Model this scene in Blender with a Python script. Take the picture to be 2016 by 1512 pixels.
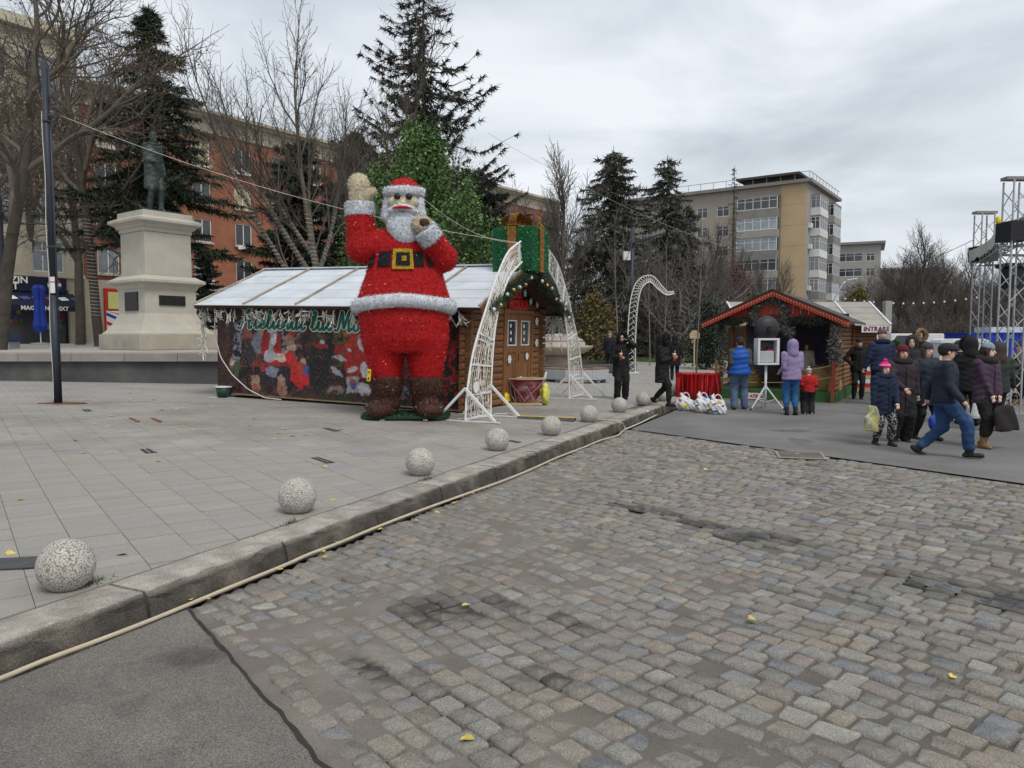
import bpy, bmesh, math, random
import numpy as np
from mathutils import Vector, Matrix

for _o in list(bpy.data.objects): bpy.data.objects.remove(_o)
SC = bpy.context.scene
COL = SC.collection
R = math.radians
# ------------------------------------------------------------------ camera
F_PX, V_HOR, CAM_H = 1460.0, 662.0, 1.8
PITCH = math.atan((756 - V_HOR) / F_PX)
cam_d = bpy.data.cameras.new('camera'); cam = bpy.data.objects.new('camera', cam_d); COL.objects.link(cam)
cam_d.sensor_width = 36.0; cam_d.lens = 36.0 * F_PX / 2016.0; cam_d.clip_start = 0.05; cam_d.clip_end = 4000
cam.location = (0, 0, CAM_H); cam.rotation_euler = (math.pi/2 - PITCH, 0, 0)
SC.camera = cam
# ------------------------------------------------------------------ sky, sun, exposure
SUN_EL, SUN_AZ = R(55), R(150)
wd = bpy.data.worlds.new('World'); SC.world = wd; wd.use_nodes = True
nt = wd.node_tree; nt.nodes.clear()
def wn(t, **k):
    n = nt.nodes.new(t)
    for a, b in k.items(): setattr(n, a, b)
    return n
wo = wn('ShaderNodeOutputWorld'); bg = wn('ShaderNodeBackground'); nt.links.new(bg.outputs[0], wo.inputs[0])
sky = wn('ShaderNodeTexSky'); sky.sky_type = 'NISHITA'; sky.sun_disc = False
sky.sun_elevation = SUN_EL; sky.sun_rotation = SUN_AZ; sky.air_density = 1.5; sky.dust_density = 3.0
skm = wn('ShaderNodeVectorMath', operation='SCALE'); skm.inputs[3].default_value = 0.10
nt.links.new(sky.outputs[0], skm.inputs[0])
tc = wn('ShaderNodeTexCoord')
mp = wn('ShaderNodeMapping'); mp.inputs['Scale'].default_value = (1.0, 1.0, 2.6); mp.inputs['Location'].default_value = (3.1, 0.4, 1.7)
nt.links.new(tc.outputs['Generated'], mp.inputs[0])
n1 = wn('ShaderNodeTexNoise'); n1.inputs['Scale'].default_value = 2.3; n1.inputs['Detail'].default_value = 7; n1.inputs['Roughness'].default_value = .52
n1.inputs['Distortion'].default_value = .7
nt.links.new(mp.outputs[0], n1.inputs['Vector'])
cr = wn('ShaderNodeValToRGB')
e = cr.color_ramp.elements
e[0].position = .36; e[0].color = (.50, .545, .595, 1)
e[1].position = .64; e[1].color = (.84, .88, .925, 1)
m_ = cr.color_ramp.elements.new(.5); m_.color = (.66, .71, .77, 1)
nt.links.new(n1.outputs[0], cr.inputs[0])
mx = wn('ShaderNodeMix', data_type='RGBA'); mx.inputs[0].default_value = .93
nt.links.new(skm.outputs[0], mx.inputs[6]); nt.links.new(cr.outputs[0], mx.inputs[7])
nt.links.new(mx.outputs[2], bg.inputs[0]); bg.inputs[1].default_value = .80
sun_d = bpy.data.lights.new('sun', 'SUN'); sun = bpy.data.objects.new('sun', sun_d); COL.objects.link(sun)
sun_d.energy = 1.4; sun_d.angle = R(22); sun_d.color = (1, .94, .85)
# from the right-behind of the camera, soft
_sd = Vector((math.sin(SUN_AZ)*math.cos(SUN_EL), math.cos(SUN_AZ)*math.cos(SUN_EL), math.sin(SUN_EL)))
sun.rotation_euler = (-_sd).to_track_quat('-Z', 'Y').to_euler(); sun.location = (0, 0, 60)
SC.view_settings.view_transform = 'Standard'; SC.view_settings.look = 'None'
SC.view_settings.exposure = 0.45; SC.view_settings.gamma = 1.0; SC.view_settings.use_curve_mapping = False
try: SC.cycles.max_bounces = 5; SC.cycles.diffuse_bounces = 3; SC.cycles.transparent_max_bounces = 6
except Exception: pass

# ------------------------------------------------------------------ placing helpers
_cp, _sp = math.cos(PITCH), math.sin(PITCH)
def ray(u, v):
    a, b = (u - 1008) / F_PX, -(v - 756) / F_PX
    return np.array([a, _cp + b*_sp, -_sp + b*_cp])
def Zp(u, v, z=0.0):
    r = ray(u, v); return r * ((z - CAM_H) / r[2]) + np.array([0, 0, CAM_H])
def Dp(u, v, d):
    r = ray(u, v); return r * (d / r[1]) + np.array([0, 0, CAM_H])
def project(P):
    P = np.atleast_2d(P).astype(float); q = P - np.array([0, 0, CAM_H])
    z = q[:, 1]*_cp - q[:, 2]*_sp; y = q[:, 1]*_sp + q[:, 2]*_cp
    z = np.maximum(z, 1e-3)
    return 1008 + F_PX*q[:, 0]/z, 756 - F_PX*y/z, z
TH = R(24.8)                                     # bearing of the kerb
KD = np.array([math.sin(TH), math.cos(TH)])      # along the kerb, away
KP = np.array([-math.cos(TH), math.sin(TH)])     # from the kerb onto the pavement
K0 = np.array([-1.18, 7.16])                     # a point on the kerb's top front edge
SLOPE, KERB_Z = 0.018, 0.165
def pz(x, y):                                    # height of the pavement
    return KERB_Z + SLOPE * max(0.0, (x - K0[0])*KP[0] + (y - K0[1])*KP[1])
def pave(u, v):
    r = ray(u, v); n = KP
    t = (KERB_Z - SLOPE*(K0 @ n) - CAM_H) / (r[2] - SLOPE*(r[0]*n[0] + r[1]*n[1]))
    return r*t + np.array([0, 0, CAM_H])

# ------------------------------------------------------------------ materials
MATS = {}
def mat(name, col=(.5,.5,.5), rough=.85, var=.12, vs=4.0, bump=0.0, bs=60.0, metal=0.0, attr=False, rnd=0.0, spec=.35,
        col2=None, s2=1.5, lo2=.5, hi2=.65, amt2=1.0, trans=0.0, sheen=0.0, detail=5, stretch=None, fine=None, bdist=.01):
    if name in MATS: return MATS[name]
    m = bpy.data.materials.new(name); MATS[name] = m; m.use_nodes = True
    t = m.node_tree; b = t.nodes['Principled BSDF']; L = t.links.new
    b.inputs['Roughness'].default_value = rough; b.inputs['Metallic'].default_value = metal
    b.inputs['Specular IOR Level'].default_value = spec
    tc = t.nodes.new('ShaderNodeTexCoord'); vec = tc.outputs['Object']
    if stretch:
        mp = t.nodes.new('ShaderNodeMapping'); mp.inputs['Scale'].default_value = stretch; L(vec, mp.inputs[0]); vec = mp.outputs[0]
    if attr:
        a = t.nodes.new('ShaderNodeAttribute'); a.attribute_name = 'Col'; c = a.outputs['Color']
    else:
        a = t.nodes.new('ShaderNodeRGB'); a.outputs[0].default_value = (*col, 1); c = a.outputs[0]
    def noise(scale, det=detail):
        n = t.nodes.new('ShaderNodeTexNoise'); n.inputs['Scale'].default_value = scale; n.inputs['Detail'].default_value = det
        n.inputs['Roughness'].default_value = .6; L(vec, n.inputs['Vector']); return n.outputs[0]
    if col2:
        n2 = noise(s2); mr = t.nodes.new('ShaderNodeMapRange'); mr.inputs[1].default_value = lo2; mr.inputs[2].default_value = hi2
        mr.inputs[4].default_value = amt2; L(n2, mr.inputs[0])
        x = t.nodes.new('ShaderNodeMix'); x.data_type = 'RGBA'; L(mr.outputs[0], x.inputs[0]); L(c, x.inputs[6]); x.inputs[7].default_value = (*col2, 1); c = x.outputs[2]
    def mul(c, val, lo, hi, f0=.3, f1=.7):
        mr = t.nodes.new('ShaderNodeMapRange'); mr.inputs[1].default_value = f0; mr.inputs[2].default_value = f1
        mr.inputs[3].default_value = lo; mr.inputs[4].default_value = hi; L(val, mr.inputs[0])
        x = t.nodes.new('ShaderNodeVectorMath'); x.operation = 'SCALE'; L(c, x.inputs[0]); L(mr.outputs[0], x.inputs[3]); return x.outputs[0]
    if var: c = mul(c, noise(vs), 1 - var, 1 + var)
    if fine: c = mul(c, noise(fine[0], 2), 1 - fine[1], 1 + fine[1])
    if rnd:
        oi = t.nodes.new('ShaderNodeObjectInfo'); c = mul(c, oi.outputs['Random'], 1 - rnd, 1 + rnd, 0, 1)
    L(c, b.inputs['Base Color'])
    if bump:
        bn = t.nodes.new('ShaderNodeBump'); bn.inputs['Strength'].default_value = bump; bn.inputs['Distance'].default_value = bdist
        L(noise(bs), bn.inputs['Height']); L(bn.outputs[0], b.inputs['Normal'])
    if trans: b.inputs['Transmission Weight'].default_value = trans
    if sheen: b.inputs['Sheen Weight'].default_value = sheen
    return m

# ------------------------------------------------------------------ mesh helpers
def tag(o, label=None, cat=None, group=None, kind=None):
    if label: o['label'] = label
    if cat: o['category'] = cat
    if group: o['group'] = group
    if kind: o['kind'] = kind
    return o
def thing(name, label, cat, loc=(0,0,0), rz=0.0, group=None):
    o = bpy.data.objects.new(name, None); COL.objects.link(o); o.empty_display_size = .2
    o.location = loc; o.rotation_euler = (0, 0, rz)
    return tag(o, label, cat, group)
def copy_tree(o, parent=None):
    c = o.copy(); COL.objects.link(c); c.parent = parent
    for ch in list(o.children):
        copy_tree(ch, c)
    return c
def mesh_obj(name, V, Fc, m, parent=None, smooth=False, col=None, loc=None, rz=None):
    me = bpy.data.meshes.new(name)
    V = np.asarray(V, dtype=np.float32)
    if isinstance(Fc, np.ndarray):
        k = Fc.shape[1]; n = len(Fc)
        me.vertices.add(len(V)); me.vertices.foreach_set('co', V.ravel())
        me.loops.add(n*k); me.loops.foreach_set('vertex_index', Fc.astype(np.int32).ravel())
        me.polygons.add(n); me.polygons.foreach_set('loop_start', np.arange(0, n*k, k, dtype=np.int32))
        me.update(calc_edges=True); me.validate()
    else:
        me.from_pydata(V.tolist(), [], Fc); me.update()
    if smooth: me.polygons.foreach_set('use_smooth', np.ones(len(me.polygons), dtype=bool))
    if col is not None:
        col = np.asarray(col, dtype=np.float32)
        if len(col) == len(me.vertices):
            at = me.color_attributes.new('Col', 'FLOAT_COLOR', 'POINT')
            c4 = np.ones((len(col), 4), np.float32); c4[:, :3] = col[:, :3]; at.data.foreach_set('color', c4.ravel())
    if m: me.materials.append(MATS[m] if isinstance(m, str) else m)
    o = bpy.data.objects.new(name, me); COL.objects.link(o)
    if parent: o.parent = parent
    if loc is not None: o.location = loc
    if rz is not None: o.rotation_euler = (0, 0, rz)
    return o
BOXF = [(0,3,2,1),(4,5,6,7),(0,1,5,4),(1,2,6,5),(2,3,7,6),(3,0,4,7)]
class MB:
    def __init__(s): s.v = []; s.f = []; s.c = []; s.n = 0
    def add(s, V, Fc, c=None):
        V = np.asarray(V, float).reshape(-1, 3)
        s.v.append(V); s.f += [tuple(i + s.n for i in f) for f in Fc]
        s.c.append(np.tile(np.array(c if c is not None else (1,1,1), float), (len(V), 1))); s.n += len(V); return s
    def hexa(s, P, c=None): return s.add(P, BOXF, c)
    def box(s, x0, x1, y0, y1, z0, z1, c=None):
        return s.add([(x0,y0,z0),(x1,y0,z0),(x1,y1,z0),(x0,y1,z0),(x0,y0,z1),(x1,y0,z1),(x1,y1,z1),(x0,y1,z1)], BOXF, c)
    def obox(s, a, b, w, h, up=(0,0,1), c=None):      # a bar from a to b, w wide, h high
        a = np.array(a, float); b = np.array(b, float); d = b - a; d /= np.linalg.norm(d) + 1e-9
        u = np.array(up, float)
        if abs(d @ u) > .98: u = np.array([1.0, 0, 0])
        x = np.cross(d, u); x /= np.linalg.norm(x); u = np.cross(x, d)
        P = [e + sx*x*w/2 + su*u*h/2 for e in (a, b) for sx, su in ((-1,-1),(1,-1),(1,1),(-1,1))]
        return s.add(P, [(0,1,2,3),(7,6,5,4),(0,4,5,1),(1,5,6,2),(2,6,7,3),(3,7,4,0)], c)
    def tube(s, pts, r, n=8, c=None, cap=True):
        P = np.array(pts, float); r = np.broadcast_to(np.array(r, float), (len(P),))
        T = np.gradient(P, axis=0); T /= np.linalg.norm(T, axis=1)[:, None] + 1e-9
        u = np.array([0, 0, 1.0]) if abs(T[0][2]) < .9 else np.array([1.0, 0, 0])
        V = []
        for p, t, q in zip(P, T, r):
            x = np.cross(t, u); x /= np.linalg.norm(x) + 1e-9; u = np.cross(x, t)
            for k in range(n):
                a = 2*math.pi*k/n; V.append(p + q*(math.cos(a)*x + math.sin(a)*u))
        m = len(P); Fc = [(i*n+k, i*n+(k+1) % n, (i+1)*n+(k+1) % n, (i+1)*n+k) for i in range(m-1) for k in range(n)]
        if cap: Fc += [tuple(range(n-1, -1, -1)), tuple((m-1)*n + k for k in range(n))]
        return s.add(V, Fc, c)
    def lathe(s, prof, n=16, c=None, center=(0,0,0), ex=1, ey=1, cap=True):
        V = []; 
        for r, z in prof:
            for k in range(n):
                a = 2*math.pi*k/n; V.append((center[0]+ex*r*math.cos(a), center[1]+ey*r*math.sin(a), center[2]+z))
        m = len(prof); Fc = [(i*n+k, i*n+(k+1) % n, (i+1)*n+(k+1) % n, (i+1)*n+k) for i in range(m-1) for k in range(n)]
        if cap: Fc += [tuple(range(n-1, -1, -1)), tuple((m-1)*n + k for k in range(n))]
        return s.add(V, Fc, c)
    def prism(s, poly, y0, y1, c=None):               # polygon in (x,z), extruded along y
        n = len(poly); V = [(x, y0, z) for x, z in poly] + [(x, y1, z) for x, z in poly]
        Fc = [tuple(range(n)), tuple(range(2*n-1, n-1, -1))] + [(i, i+n, (i+1) % n + n, (i+1) % n) for i in range(n)]
        return s.add(V, Fc, c)
    def slab(s, poly, z0, z1, c=None):                # polygon in (x,y), extruded along z
        n = len(poly); V = [(x, y, z0) for x, y in poly] + [(x, y, z1) for x, y in poly]
        Fc = [tuple(range(n-1, -1, -1)), tuple(range(n, 2*n))] + [(i, (i+1) % n, (i+1) % n + n, i+n) for i in range(n)]
        return s.add(V, Fc, c)
    def build(s, name, m, parent=None, smooth=False, loc=None, rz=None, bevel=0.0, col=False):
        V = np.concatenate(s.v)
        o = mesh_obj(name, V, s.f, m, parent, smooth, np.concatenate(s.c) if col else None, loc, rz)
        if bevel:
            bv = o.modifiers.new('bevel', 'BEVEL'); bv.width = bevel; bv.segments = 2; bv.limit_method = 'ANGLE'
        return o
def sphere_mesh(mb, c, r, n=12, m=8, col=None):
    rx, ry, rz = (r, r, r) if np.isscalar(r) else r
    prof = []
    V = [(c[0], c[1], c[2]-rz)]
    for i in range(1, m):
        th = math.pi*i/m - math.pi/2
        for k in range(n):
            a = 2*math.pi*k/n; V.append((c[0]+rx*math.cos(th)*math.cos(a), c[1]+ry*math.cos(th)*math.sin(a), c[2]+rz*math.sin(th)))
    V.append((c[0], c[1], c[2]+rz))
    Fc = [(0, 1+(k+1) % n, 1+k) for k in range(n)]
    for i in range(m-2):
        for k in range(n):
            Fc.append((1+i*n+k, 1+i*n+(k+1) % n, 1+(i+1)*n+(k+1) % n, 1+(i+1)*n+k))
    b = 1+(m-2)*n; Fc += [(b+k, b+(k+1) % n, len(V)-1) for k in range(n)]
    return mb.add(V, Fc, col)
_fonts = {}
def text_mesh(name, txt, size, depth, m, parent, loc, rot, sx=1.0, shear=0.0, bold=0.0, align='CENTER'):
    cu = bpy.data.curves.new(name, 'FONT'); cu.body = txt; cu.size = size; cu.extrude = depth; cu.offset = bold; cu.shear = shear
    cu.align_x = align; cu.align_y = 'CENTER'; cu.resolution_u = 2
    t = bpy.data.objects.new(name, cu); COL.objects.link(t)
    bpy.context.view_layer.update()
    me = bpy.data.meshes.new_from_object(t.evaluated_get(bpy.context.evaluated_depsgraph_get()))
    bpy.data.objects.remove(t); me.materials.clear(); me.materials.append(MATS[m])
    o = bpy.data.objects.new(name, me); COL.objects.link(o); o.parent = parent; o.location = loc; o.rotation_euler = rot; o.scale = (sx, 1, 1)
    return o
def vnoise(x, y, seed=0, oct=4):                       # value noise, numpy
    rs = np.random.RandomState(seed); T = rs.rand(256, 256); out = 0; a = 1.0; tot = 0
    for o in range(oct):
        xi = np.floor(x).astype(int); yi = np.floor(y).astype(int); fx = x-xi; fy = y-yi; fx = fx*fx*(3-2*fx); fy = fy*fy*(3-2*fy)
        g = lambda i, j: T[(xi+i) % 256, (yi+j) % 256]
        out = out + a*((g(0,0)*(1-fx)+g(1,0)*fx)*(1-fy) + (g(0,1)*(1-fx)+g(1,1)*fx)*fy); tot += a; a *= .5; x = x*2+17.3; y = y*2+5.1
    return out/tot
# ================================================================== GROUND
rng = np.random.RandomState(7); random.seed(7)
mat('asphalt', (.165,.163,.160), .9, .22, .55, .6, 140, fine=(200,.45), col2=(.125,.121,.116), s2=.35, lo2=.48, hi2=.62, amt2=.8)
mat('asphalt_near', (.185,.174,.156), .92, .28, .8, 1.0, 95, fine=(150,.6), col2=(.06,.057,.05), s2=.9, lo2=.56, hi2=.68, amt2=.75, bdist=.02)
mat('far_ground', (.27,.265,.25), .95, .2, .1)
mat('joint', (.13,.122,.108), .95, .3, 3)
mat('slab', (.30,.29,.275), .8, .10, 1.2, .35, 220, attr=True, fine=(190,.32), col2=(.21,.19,.17), s2=.5, lo2=.44, hi2=.66, amt2=.8)
mat('kerb_stone', (.36,.325,.285), .85, .30, 5, 1.0, 70, attr=True, fine=(120,.42), col2=(.19,.165,.14), s2=2.2, lo2=.52, hi2=.75, amt2=.7, rnd=.14)
mat('kerb_face', (.12,.10,.085), .9, .4, 5, .6, 80)
mat('sand', (.22,.195,.165), .95, .22, 2.0, .9, 170, fine=(210,.38), col2=(.125,.105,.085), s2=.9, lo2=.5, hi2=.68, amt2=.8)
mat('cobble', (.3,.3,.3), .7, .2, 14, .5, 90, attr=True, fine=(110,.32), col2=(.185,.170,.148), s2=3.0, lo2=.42, hi2=.66, amt2=.8)
mat('leaf_yellow', (.50,.40,.09), .7, .25, 8, rnd=.25)
mat('grass_ground', (.085,.13,.035), .95, .3, 2, .6, 30)

def P2(s, t): return K0 + KD*s + KP*t
# the far ground reaching the horizon
gs = 2500
tag(mesh_obj('ground', [(-gs,-40,-.12),(gs,-40,-.12),(gs,gs,-.12),(-gs,gs,-.12)], [(0,1,2,3)], 'far_ground'), kind='structure')
# asphalt: everything right of the kerb except the cobbled field
e1 = np.array([.595,-.804]); c1 = np.array([2.31,14.33]); n1_ = np.array([-2.14,4.80]); e1n = np.array([.60,-.80])
farpoly = [c1, c1 + e1*9.2, c1 + e1*9.2 + np.array([25, -6.]), (90, 5), (90, 75), P2(75, 0)*1.0]
def grid_poly_sheet(name, poly, z, m):
    V = [(p[0], p[1], z) for p in poly]
    a = sum(poly[i][0]*poly[(i+1) % len(poly)][1] - poly[(i+1) % len(poly)][0]*poly[i][1] for i in range(len(poly)))
    f = tuple(range(len(V))) if a > 0 else tuple(range(len(V)-1, -1, -1))
    return tag(mesh_obj(name, V, [f], m), kind='structure')
road_far = grid_poly_sheet('road', farpoly, 0.0, 'asphalt')
nearpoly = [n1_, P2(-12, 0), P2(-12, 0) + np.array([3.2, -1]), n1_ + e1n*2.4 + np.array([1.2,-3.0]), n1_ + e1n*2.4]
grid_poly_sheet('road_patch', nearpoly, 0.004, 'asphalt_near')

mat('tar_seam', (.03,.028,.026), .85, .3, 4, .6, 60)
sm = MB(); pr_ = None; rs_s = np.random.RandomState(2)
for k_s in range(26):
    q_s = n1_ + e1n*(k_s*.1) + np.array([.8,.6])*rs_s.normal(0,.006); w_s = .008+.010*rs_s.rand(); a_s, b_s = q_s-np.array([.8,.6])*w_s, q_s+np.array([.8,.6])*w_s*.8
    if pr_ is not None: sm.add([(pr_[0][0],pr_[0][1],.007),(a_s[0],a_s[1],.007),(b_s[0],b_s[1],.007),(pr_[1][0],pr_[1][1],.007)], [(0,1,2,3)])
    pr_ = (a_s, b_s)
tag(sm.build('tar_seam', 'tar_seam'), kind='structure')
# ---- cobbled field: a bed of sand and dirt, stones set in courses
cob_poly = [n1_ + np.array([.0,.0]), n1_ + e1n*2.4, n1_ + e1n*2.4 + np.array([1.2,-3.0]), (9.5, .2), c1 + e1*9.2 + np.array([3.2,-.5]), c1 + e1*9.2, c1]
def in_poly(x, y, poly):
    x = np.asarray(x); ins = np.zeros(x.shape, bool); n = len(poly)
    for i in range(n):
        x0, y0 = poly[i]; x1, y1 = poly[(i+1) % n]
        c = ((y0 > y) != (y1 > y)) & (x < (x1-x0)*(y-y0)/(y1-y0+1e-12) + x0); ins ^= c
    return ins
# wet, dark hollows in the paving (world positions, radii along / across the courses)
def _w(u, v): return Zp(u, v, 0)[:2]
WET = [(_w(880,1200), .42, .26), (_w(985,1185), .26, .13), (_w(1255,1000), .5, .16), (_w(1460,1050), .75, .26), (_w(1390,1030), .4, .2), (_w(1940,1170), .8, .3), (_w(2010,1195), .5, .25), (_w(1000,1340), .10,.08),
       (_w(1145,1230), .3,.06), (_w(1090,1340), .35,.05),(_w(740,1320), .30,.07),(_w(830,1380), .28,.06),(_w(985,1480),.2,.06),(_w(760,1490),.1,.07),(_w(900,1380),.4,.04)]
ee1 = np.array([.67,-.742]); ee2 = np.array([.742,.67])
def wetness(x, y):
    w = np.zeros_like(x); nz = vnoise(x*5, y*5, 3)
    for c, a, b in WET:
        dx = x-c[0]; dy = y-c[1]; p = dx*ee1[0]+dy*ee1[1]; q = dx*ee2[0]+dy*ee2[1]
        d = np.sqrt((p/(a*.78))**2 + (q/(b*.8))**2)*.85 + (nz-.5)*1.3
        w = np.maximum(w, np.clip((1.15-d)/.5, 0, 1))
    return w
def bedz(x, y):
    return -.0105 + .030*(vnoise(x*1.3, y*1.3, 11, 3)-.5) + .014*(vnoise(x*9, y*9, 12, 2)-.5) - .010*wetness(x, y) - .0075*np.clip((x-.2)/1.8, 0, 1) - .002
xs = np.arange(-2.6, 9.6, .055); ys = np.arange(.2, 14.6, .055)
X, Y = np.meshgrid(xs, ys); nx = len(xs); ny = len(ys)
edge_in = in_poly(X, Y, cob_poly)
Zb = bedz(X.ravel(), Y.ravel())
V = np.stack([X.ravel(), Y.ravel(), Zb], 1)
cell = edge_in[:-1,:-1] & edge_in[1:,:-1] & edge_in[:-1,1:] & edge_in[1:,1:]
cell |= (edge_in[:-1,:-1] | edge_in[1:,1:] | edge_in[1:,:-1] | edge_in[:-1,1:])
jj, ii = np.nonzero(cell); Fq = np.stack([jj*nx+ii, jj*nx+ii+1, (jj+1)*nx+ii+1, (jj+1)*nx+ii], 1)
used = np.zeros(len(V), bool); used[Fq.ravel()] = True; idx = np.cumsum(used)-1
wv = wetness(X.ravel(), Y.ravel()); base = np.array([.200,.180,.155])
dirt = vnoise(X.ravel()*.8, Y.ravel()*.8, 21)[:, None]
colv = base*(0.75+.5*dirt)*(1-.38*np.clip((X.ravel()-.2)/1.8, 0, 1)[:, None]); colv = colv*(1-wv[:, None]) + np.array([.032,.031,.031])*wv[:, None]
out = ~edge_in.ravel(); V[out, 2] = np.minimum(V[out, 2], -.022)
MATS.pop('sand'); mat('sand', (.22,.195,.165), .9, .22, 2.0, .9, 170, attr=True, fine=(210,.38), col2=(.15,.125,.10), s2=.9, lo2=.52, hi2=.7, amt2=.55)
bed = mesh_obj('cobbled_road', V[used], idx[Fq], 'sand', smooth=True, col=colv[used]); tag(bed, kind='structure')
PAL = np.array([(.205,.198,.185),(.18,.182,.185),(.14,.152,.168),(.225,.215,.195),(.205,.182,.155),(.19,.16,.138),(.205,.175,.152),(.17,.168,.155),(.205,.202,.188),(.25,.243,.222),(.135,.127,.118),(.215,.185,.145),(.165,.15,.135),(.19,.178,.16)])
stones = []
def cob(cx, cy, a, b, ax):
    ay = np.array([-ax[1], ax[0]]); pts = []
    k = .17
    for sx, sy in ((-1,-1),(1,-1),(1,1),(-1,1)):
        j = rng.uniform(-.13, .13, 2); px_, py_ = a*(sx+j[0]*1.2), b*(sy+j[1]*1.2); cut = k*rng.uniform(.5, 1.25)
        p1 = (px_ - sx*a*cut, py_); p2 = (px_, py_ - sy*b*cut)
        pts += ([p2, p1] if sx*sy < 0 and False else ([p1, p2] if (sx, sy) in ((1,-1),(-1,1)) else [p2, p1]))
    pts = np.array(pts)
    w = np.stack([cx + pts[:,0]*ax[0] + pts[:,1]*ay[0], cy + pts[:,0]*ax[1] + pts[:,1]*ay[1]], 1)
    zt = rng.uniform(-.016, .004); tilt = rng.normal(0, .035, 2)
    V = []
    for sc, z in ((1.0, -.05), (.98, -.012), (.86, zt-.001), (.62, zt+.003)):
        for p, q in zip(w, pts): V.append((cx+(p[0]-cx)*sc, cy+(p[1]-cy)*sc, z + (q[0]*tilt[0]+q[1]*tilt[1] if z > -.04 else 0)))
    V.append((cx, cy, zt+.0045)); n = 8
    Fc = [(i*n+k_, i*n+(k_+1) % n, (i+1)*n+(k_+1) % n, (i+1)*n+k_) for i in range(3) for k_ in range(n)] + [(3*n+k_, 3*n+(k_+1) % n, 4*n) for k_ in range(n)]
    return np.array(V), Fc
t = -1.0
org = np.array([-2.2, 4.2])
row = 0; tt = -4.5
band = (ee2 @ (np.array([0.95,7.93])-org))
while tt < 11.5:
    w = rng.uniform(.125, .165); far = min(1, max(0, (tt-2)/6)); th = math.atan2(-.742, .67) + .20*far
    ax = np.array([math.cos(th), math.sin(th)]); ax = ee1 if abs(tt-band) > .5 else ee1
    s = -9 + rng.uniform(0, .2)
    while s < 12:
        l = rng.uniform(.125, .21) * (1.25 if abs(tt-band) < .17 else 1)
        wob = .10*math.sin(s*.9 + row*.02) + .05*math.sin(s*2.3+1)
        c = org + ee1*(s + l/2) + ee2*(tt + w/2 + wob)
        if rng.rand() > .035: stones.append((c[0], c[1], l/2-.008, w/2-.007, ax))
        s += l
    tt += w; row += 1
sx_ = np.array([q[0] for q in stones]); sy_ = np.array([q[1] for q in stones])
u_, v_, z_ = project(np.stack([sx_, sy_, np.zeros(len(sx_))], 1))
q0 = in_poly(sx_, sy_, cob_poly)
tk = (sx_-K0[0])*KP[0] + (sy_-K0[1])*KP[1]; q0 &= tk < -.10
dn = (sx_-n1_[0])*.80 + (sy_-n1_[1])*.60; q0 &= dn > .05
df = (sx_-c1[0])*.804 + (sy_-c1[1])*.595; q0 &= df < -.08
q0 &= (sy_ > 1.2) & (u_ > -500) & (u_ < 2500) & (sy_ > .6)
sel = np.nonzero(q0)[0]
inframe = (u_ > 0) & (u_ < 2016) & (v_ < 1512) & (sy_ > .5)
order = sorted(sel, key=lambda i: (0 if inframe[i] else 1, sy_[i]))
indiv = set(order[:300]); mbs = MB()
for i in order:
    cx, cy, a, b, ax = stones[i]; Vc, Fc = cob(cx, cy, a, b, ax)
    c = PAL[rng.randint(len(PAL))]*rng.uniform(.85, 1.22); wt = wetness(np.array([cx]), np.array([cy]))[0]
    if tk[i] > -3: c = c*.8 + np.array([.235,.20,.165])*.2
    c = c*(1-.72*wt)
    if i in indiv:
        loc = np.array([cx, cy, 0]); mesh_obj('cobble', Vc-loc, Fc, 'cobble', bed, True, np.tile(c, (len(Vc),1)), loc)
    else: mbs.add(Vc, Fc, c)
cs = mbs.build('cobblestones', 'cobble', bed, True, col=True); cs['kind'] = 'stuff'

# ---- rain water standing in the hollows
mat('water', (.035,.036,.038), .06, .2, 3, .15, 14, spec=.5)
def puddle(c, a, b, z, seed, label, ax=ee1):
    ay = np.array([-ax[1], ax[0]]); rs_p = np.random.RandomState(seed); n = 40; ph = rs_p.uniform(0, 6.28, 4); P_ = []
    for k_ in range(n):
        an = 2*math.pi*k_/n; r_p = 1 + .22*math.sin(2*an+ph[0]) + .16*math.sin(3*an+ph[1]) + .10*math.sin(5*an+ph[2]) + .06*math.sin(9*an+ph[3]); q_p = c + ax*a*r_p*math.cos(an) + ay*b*r_p*math.sin(an); P_.append((q_p[0], q_p[1], z))
    tag(mesh_obj('puddle', P_, [tuple(range(n))], 'water'), kind='structure')
puddle(WET[3][0], .42, .12, -.0125, 1, ''); puddle(WET[2][0], .34, .08, -.0125, 2, ''); puddle(WET[5][0], .5, .16, -.012, 3, ''); puddle(WET[0][0], .20, .10, -.0155, 4, '')
mat('damp', (.115,.113,.11), .4, .3, 3, .5, 120, fine=(200,.4))
puddle(Zp(1560,848,0)[:2], .30, .2, .003, 5, '', np.array([1.,0])); puddle(Zp(1575,868,0)[:2], .2, .3, .0025, 6, '', np.array([1.,0]))
for o_p in [o for o in COL.objects if o.name.startswith('puddle')][-2:]: o_p.data.materials.clear(); o_p.data.materials.append(MATS['damp']); o_p.name = 'damp_patch'
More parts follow.
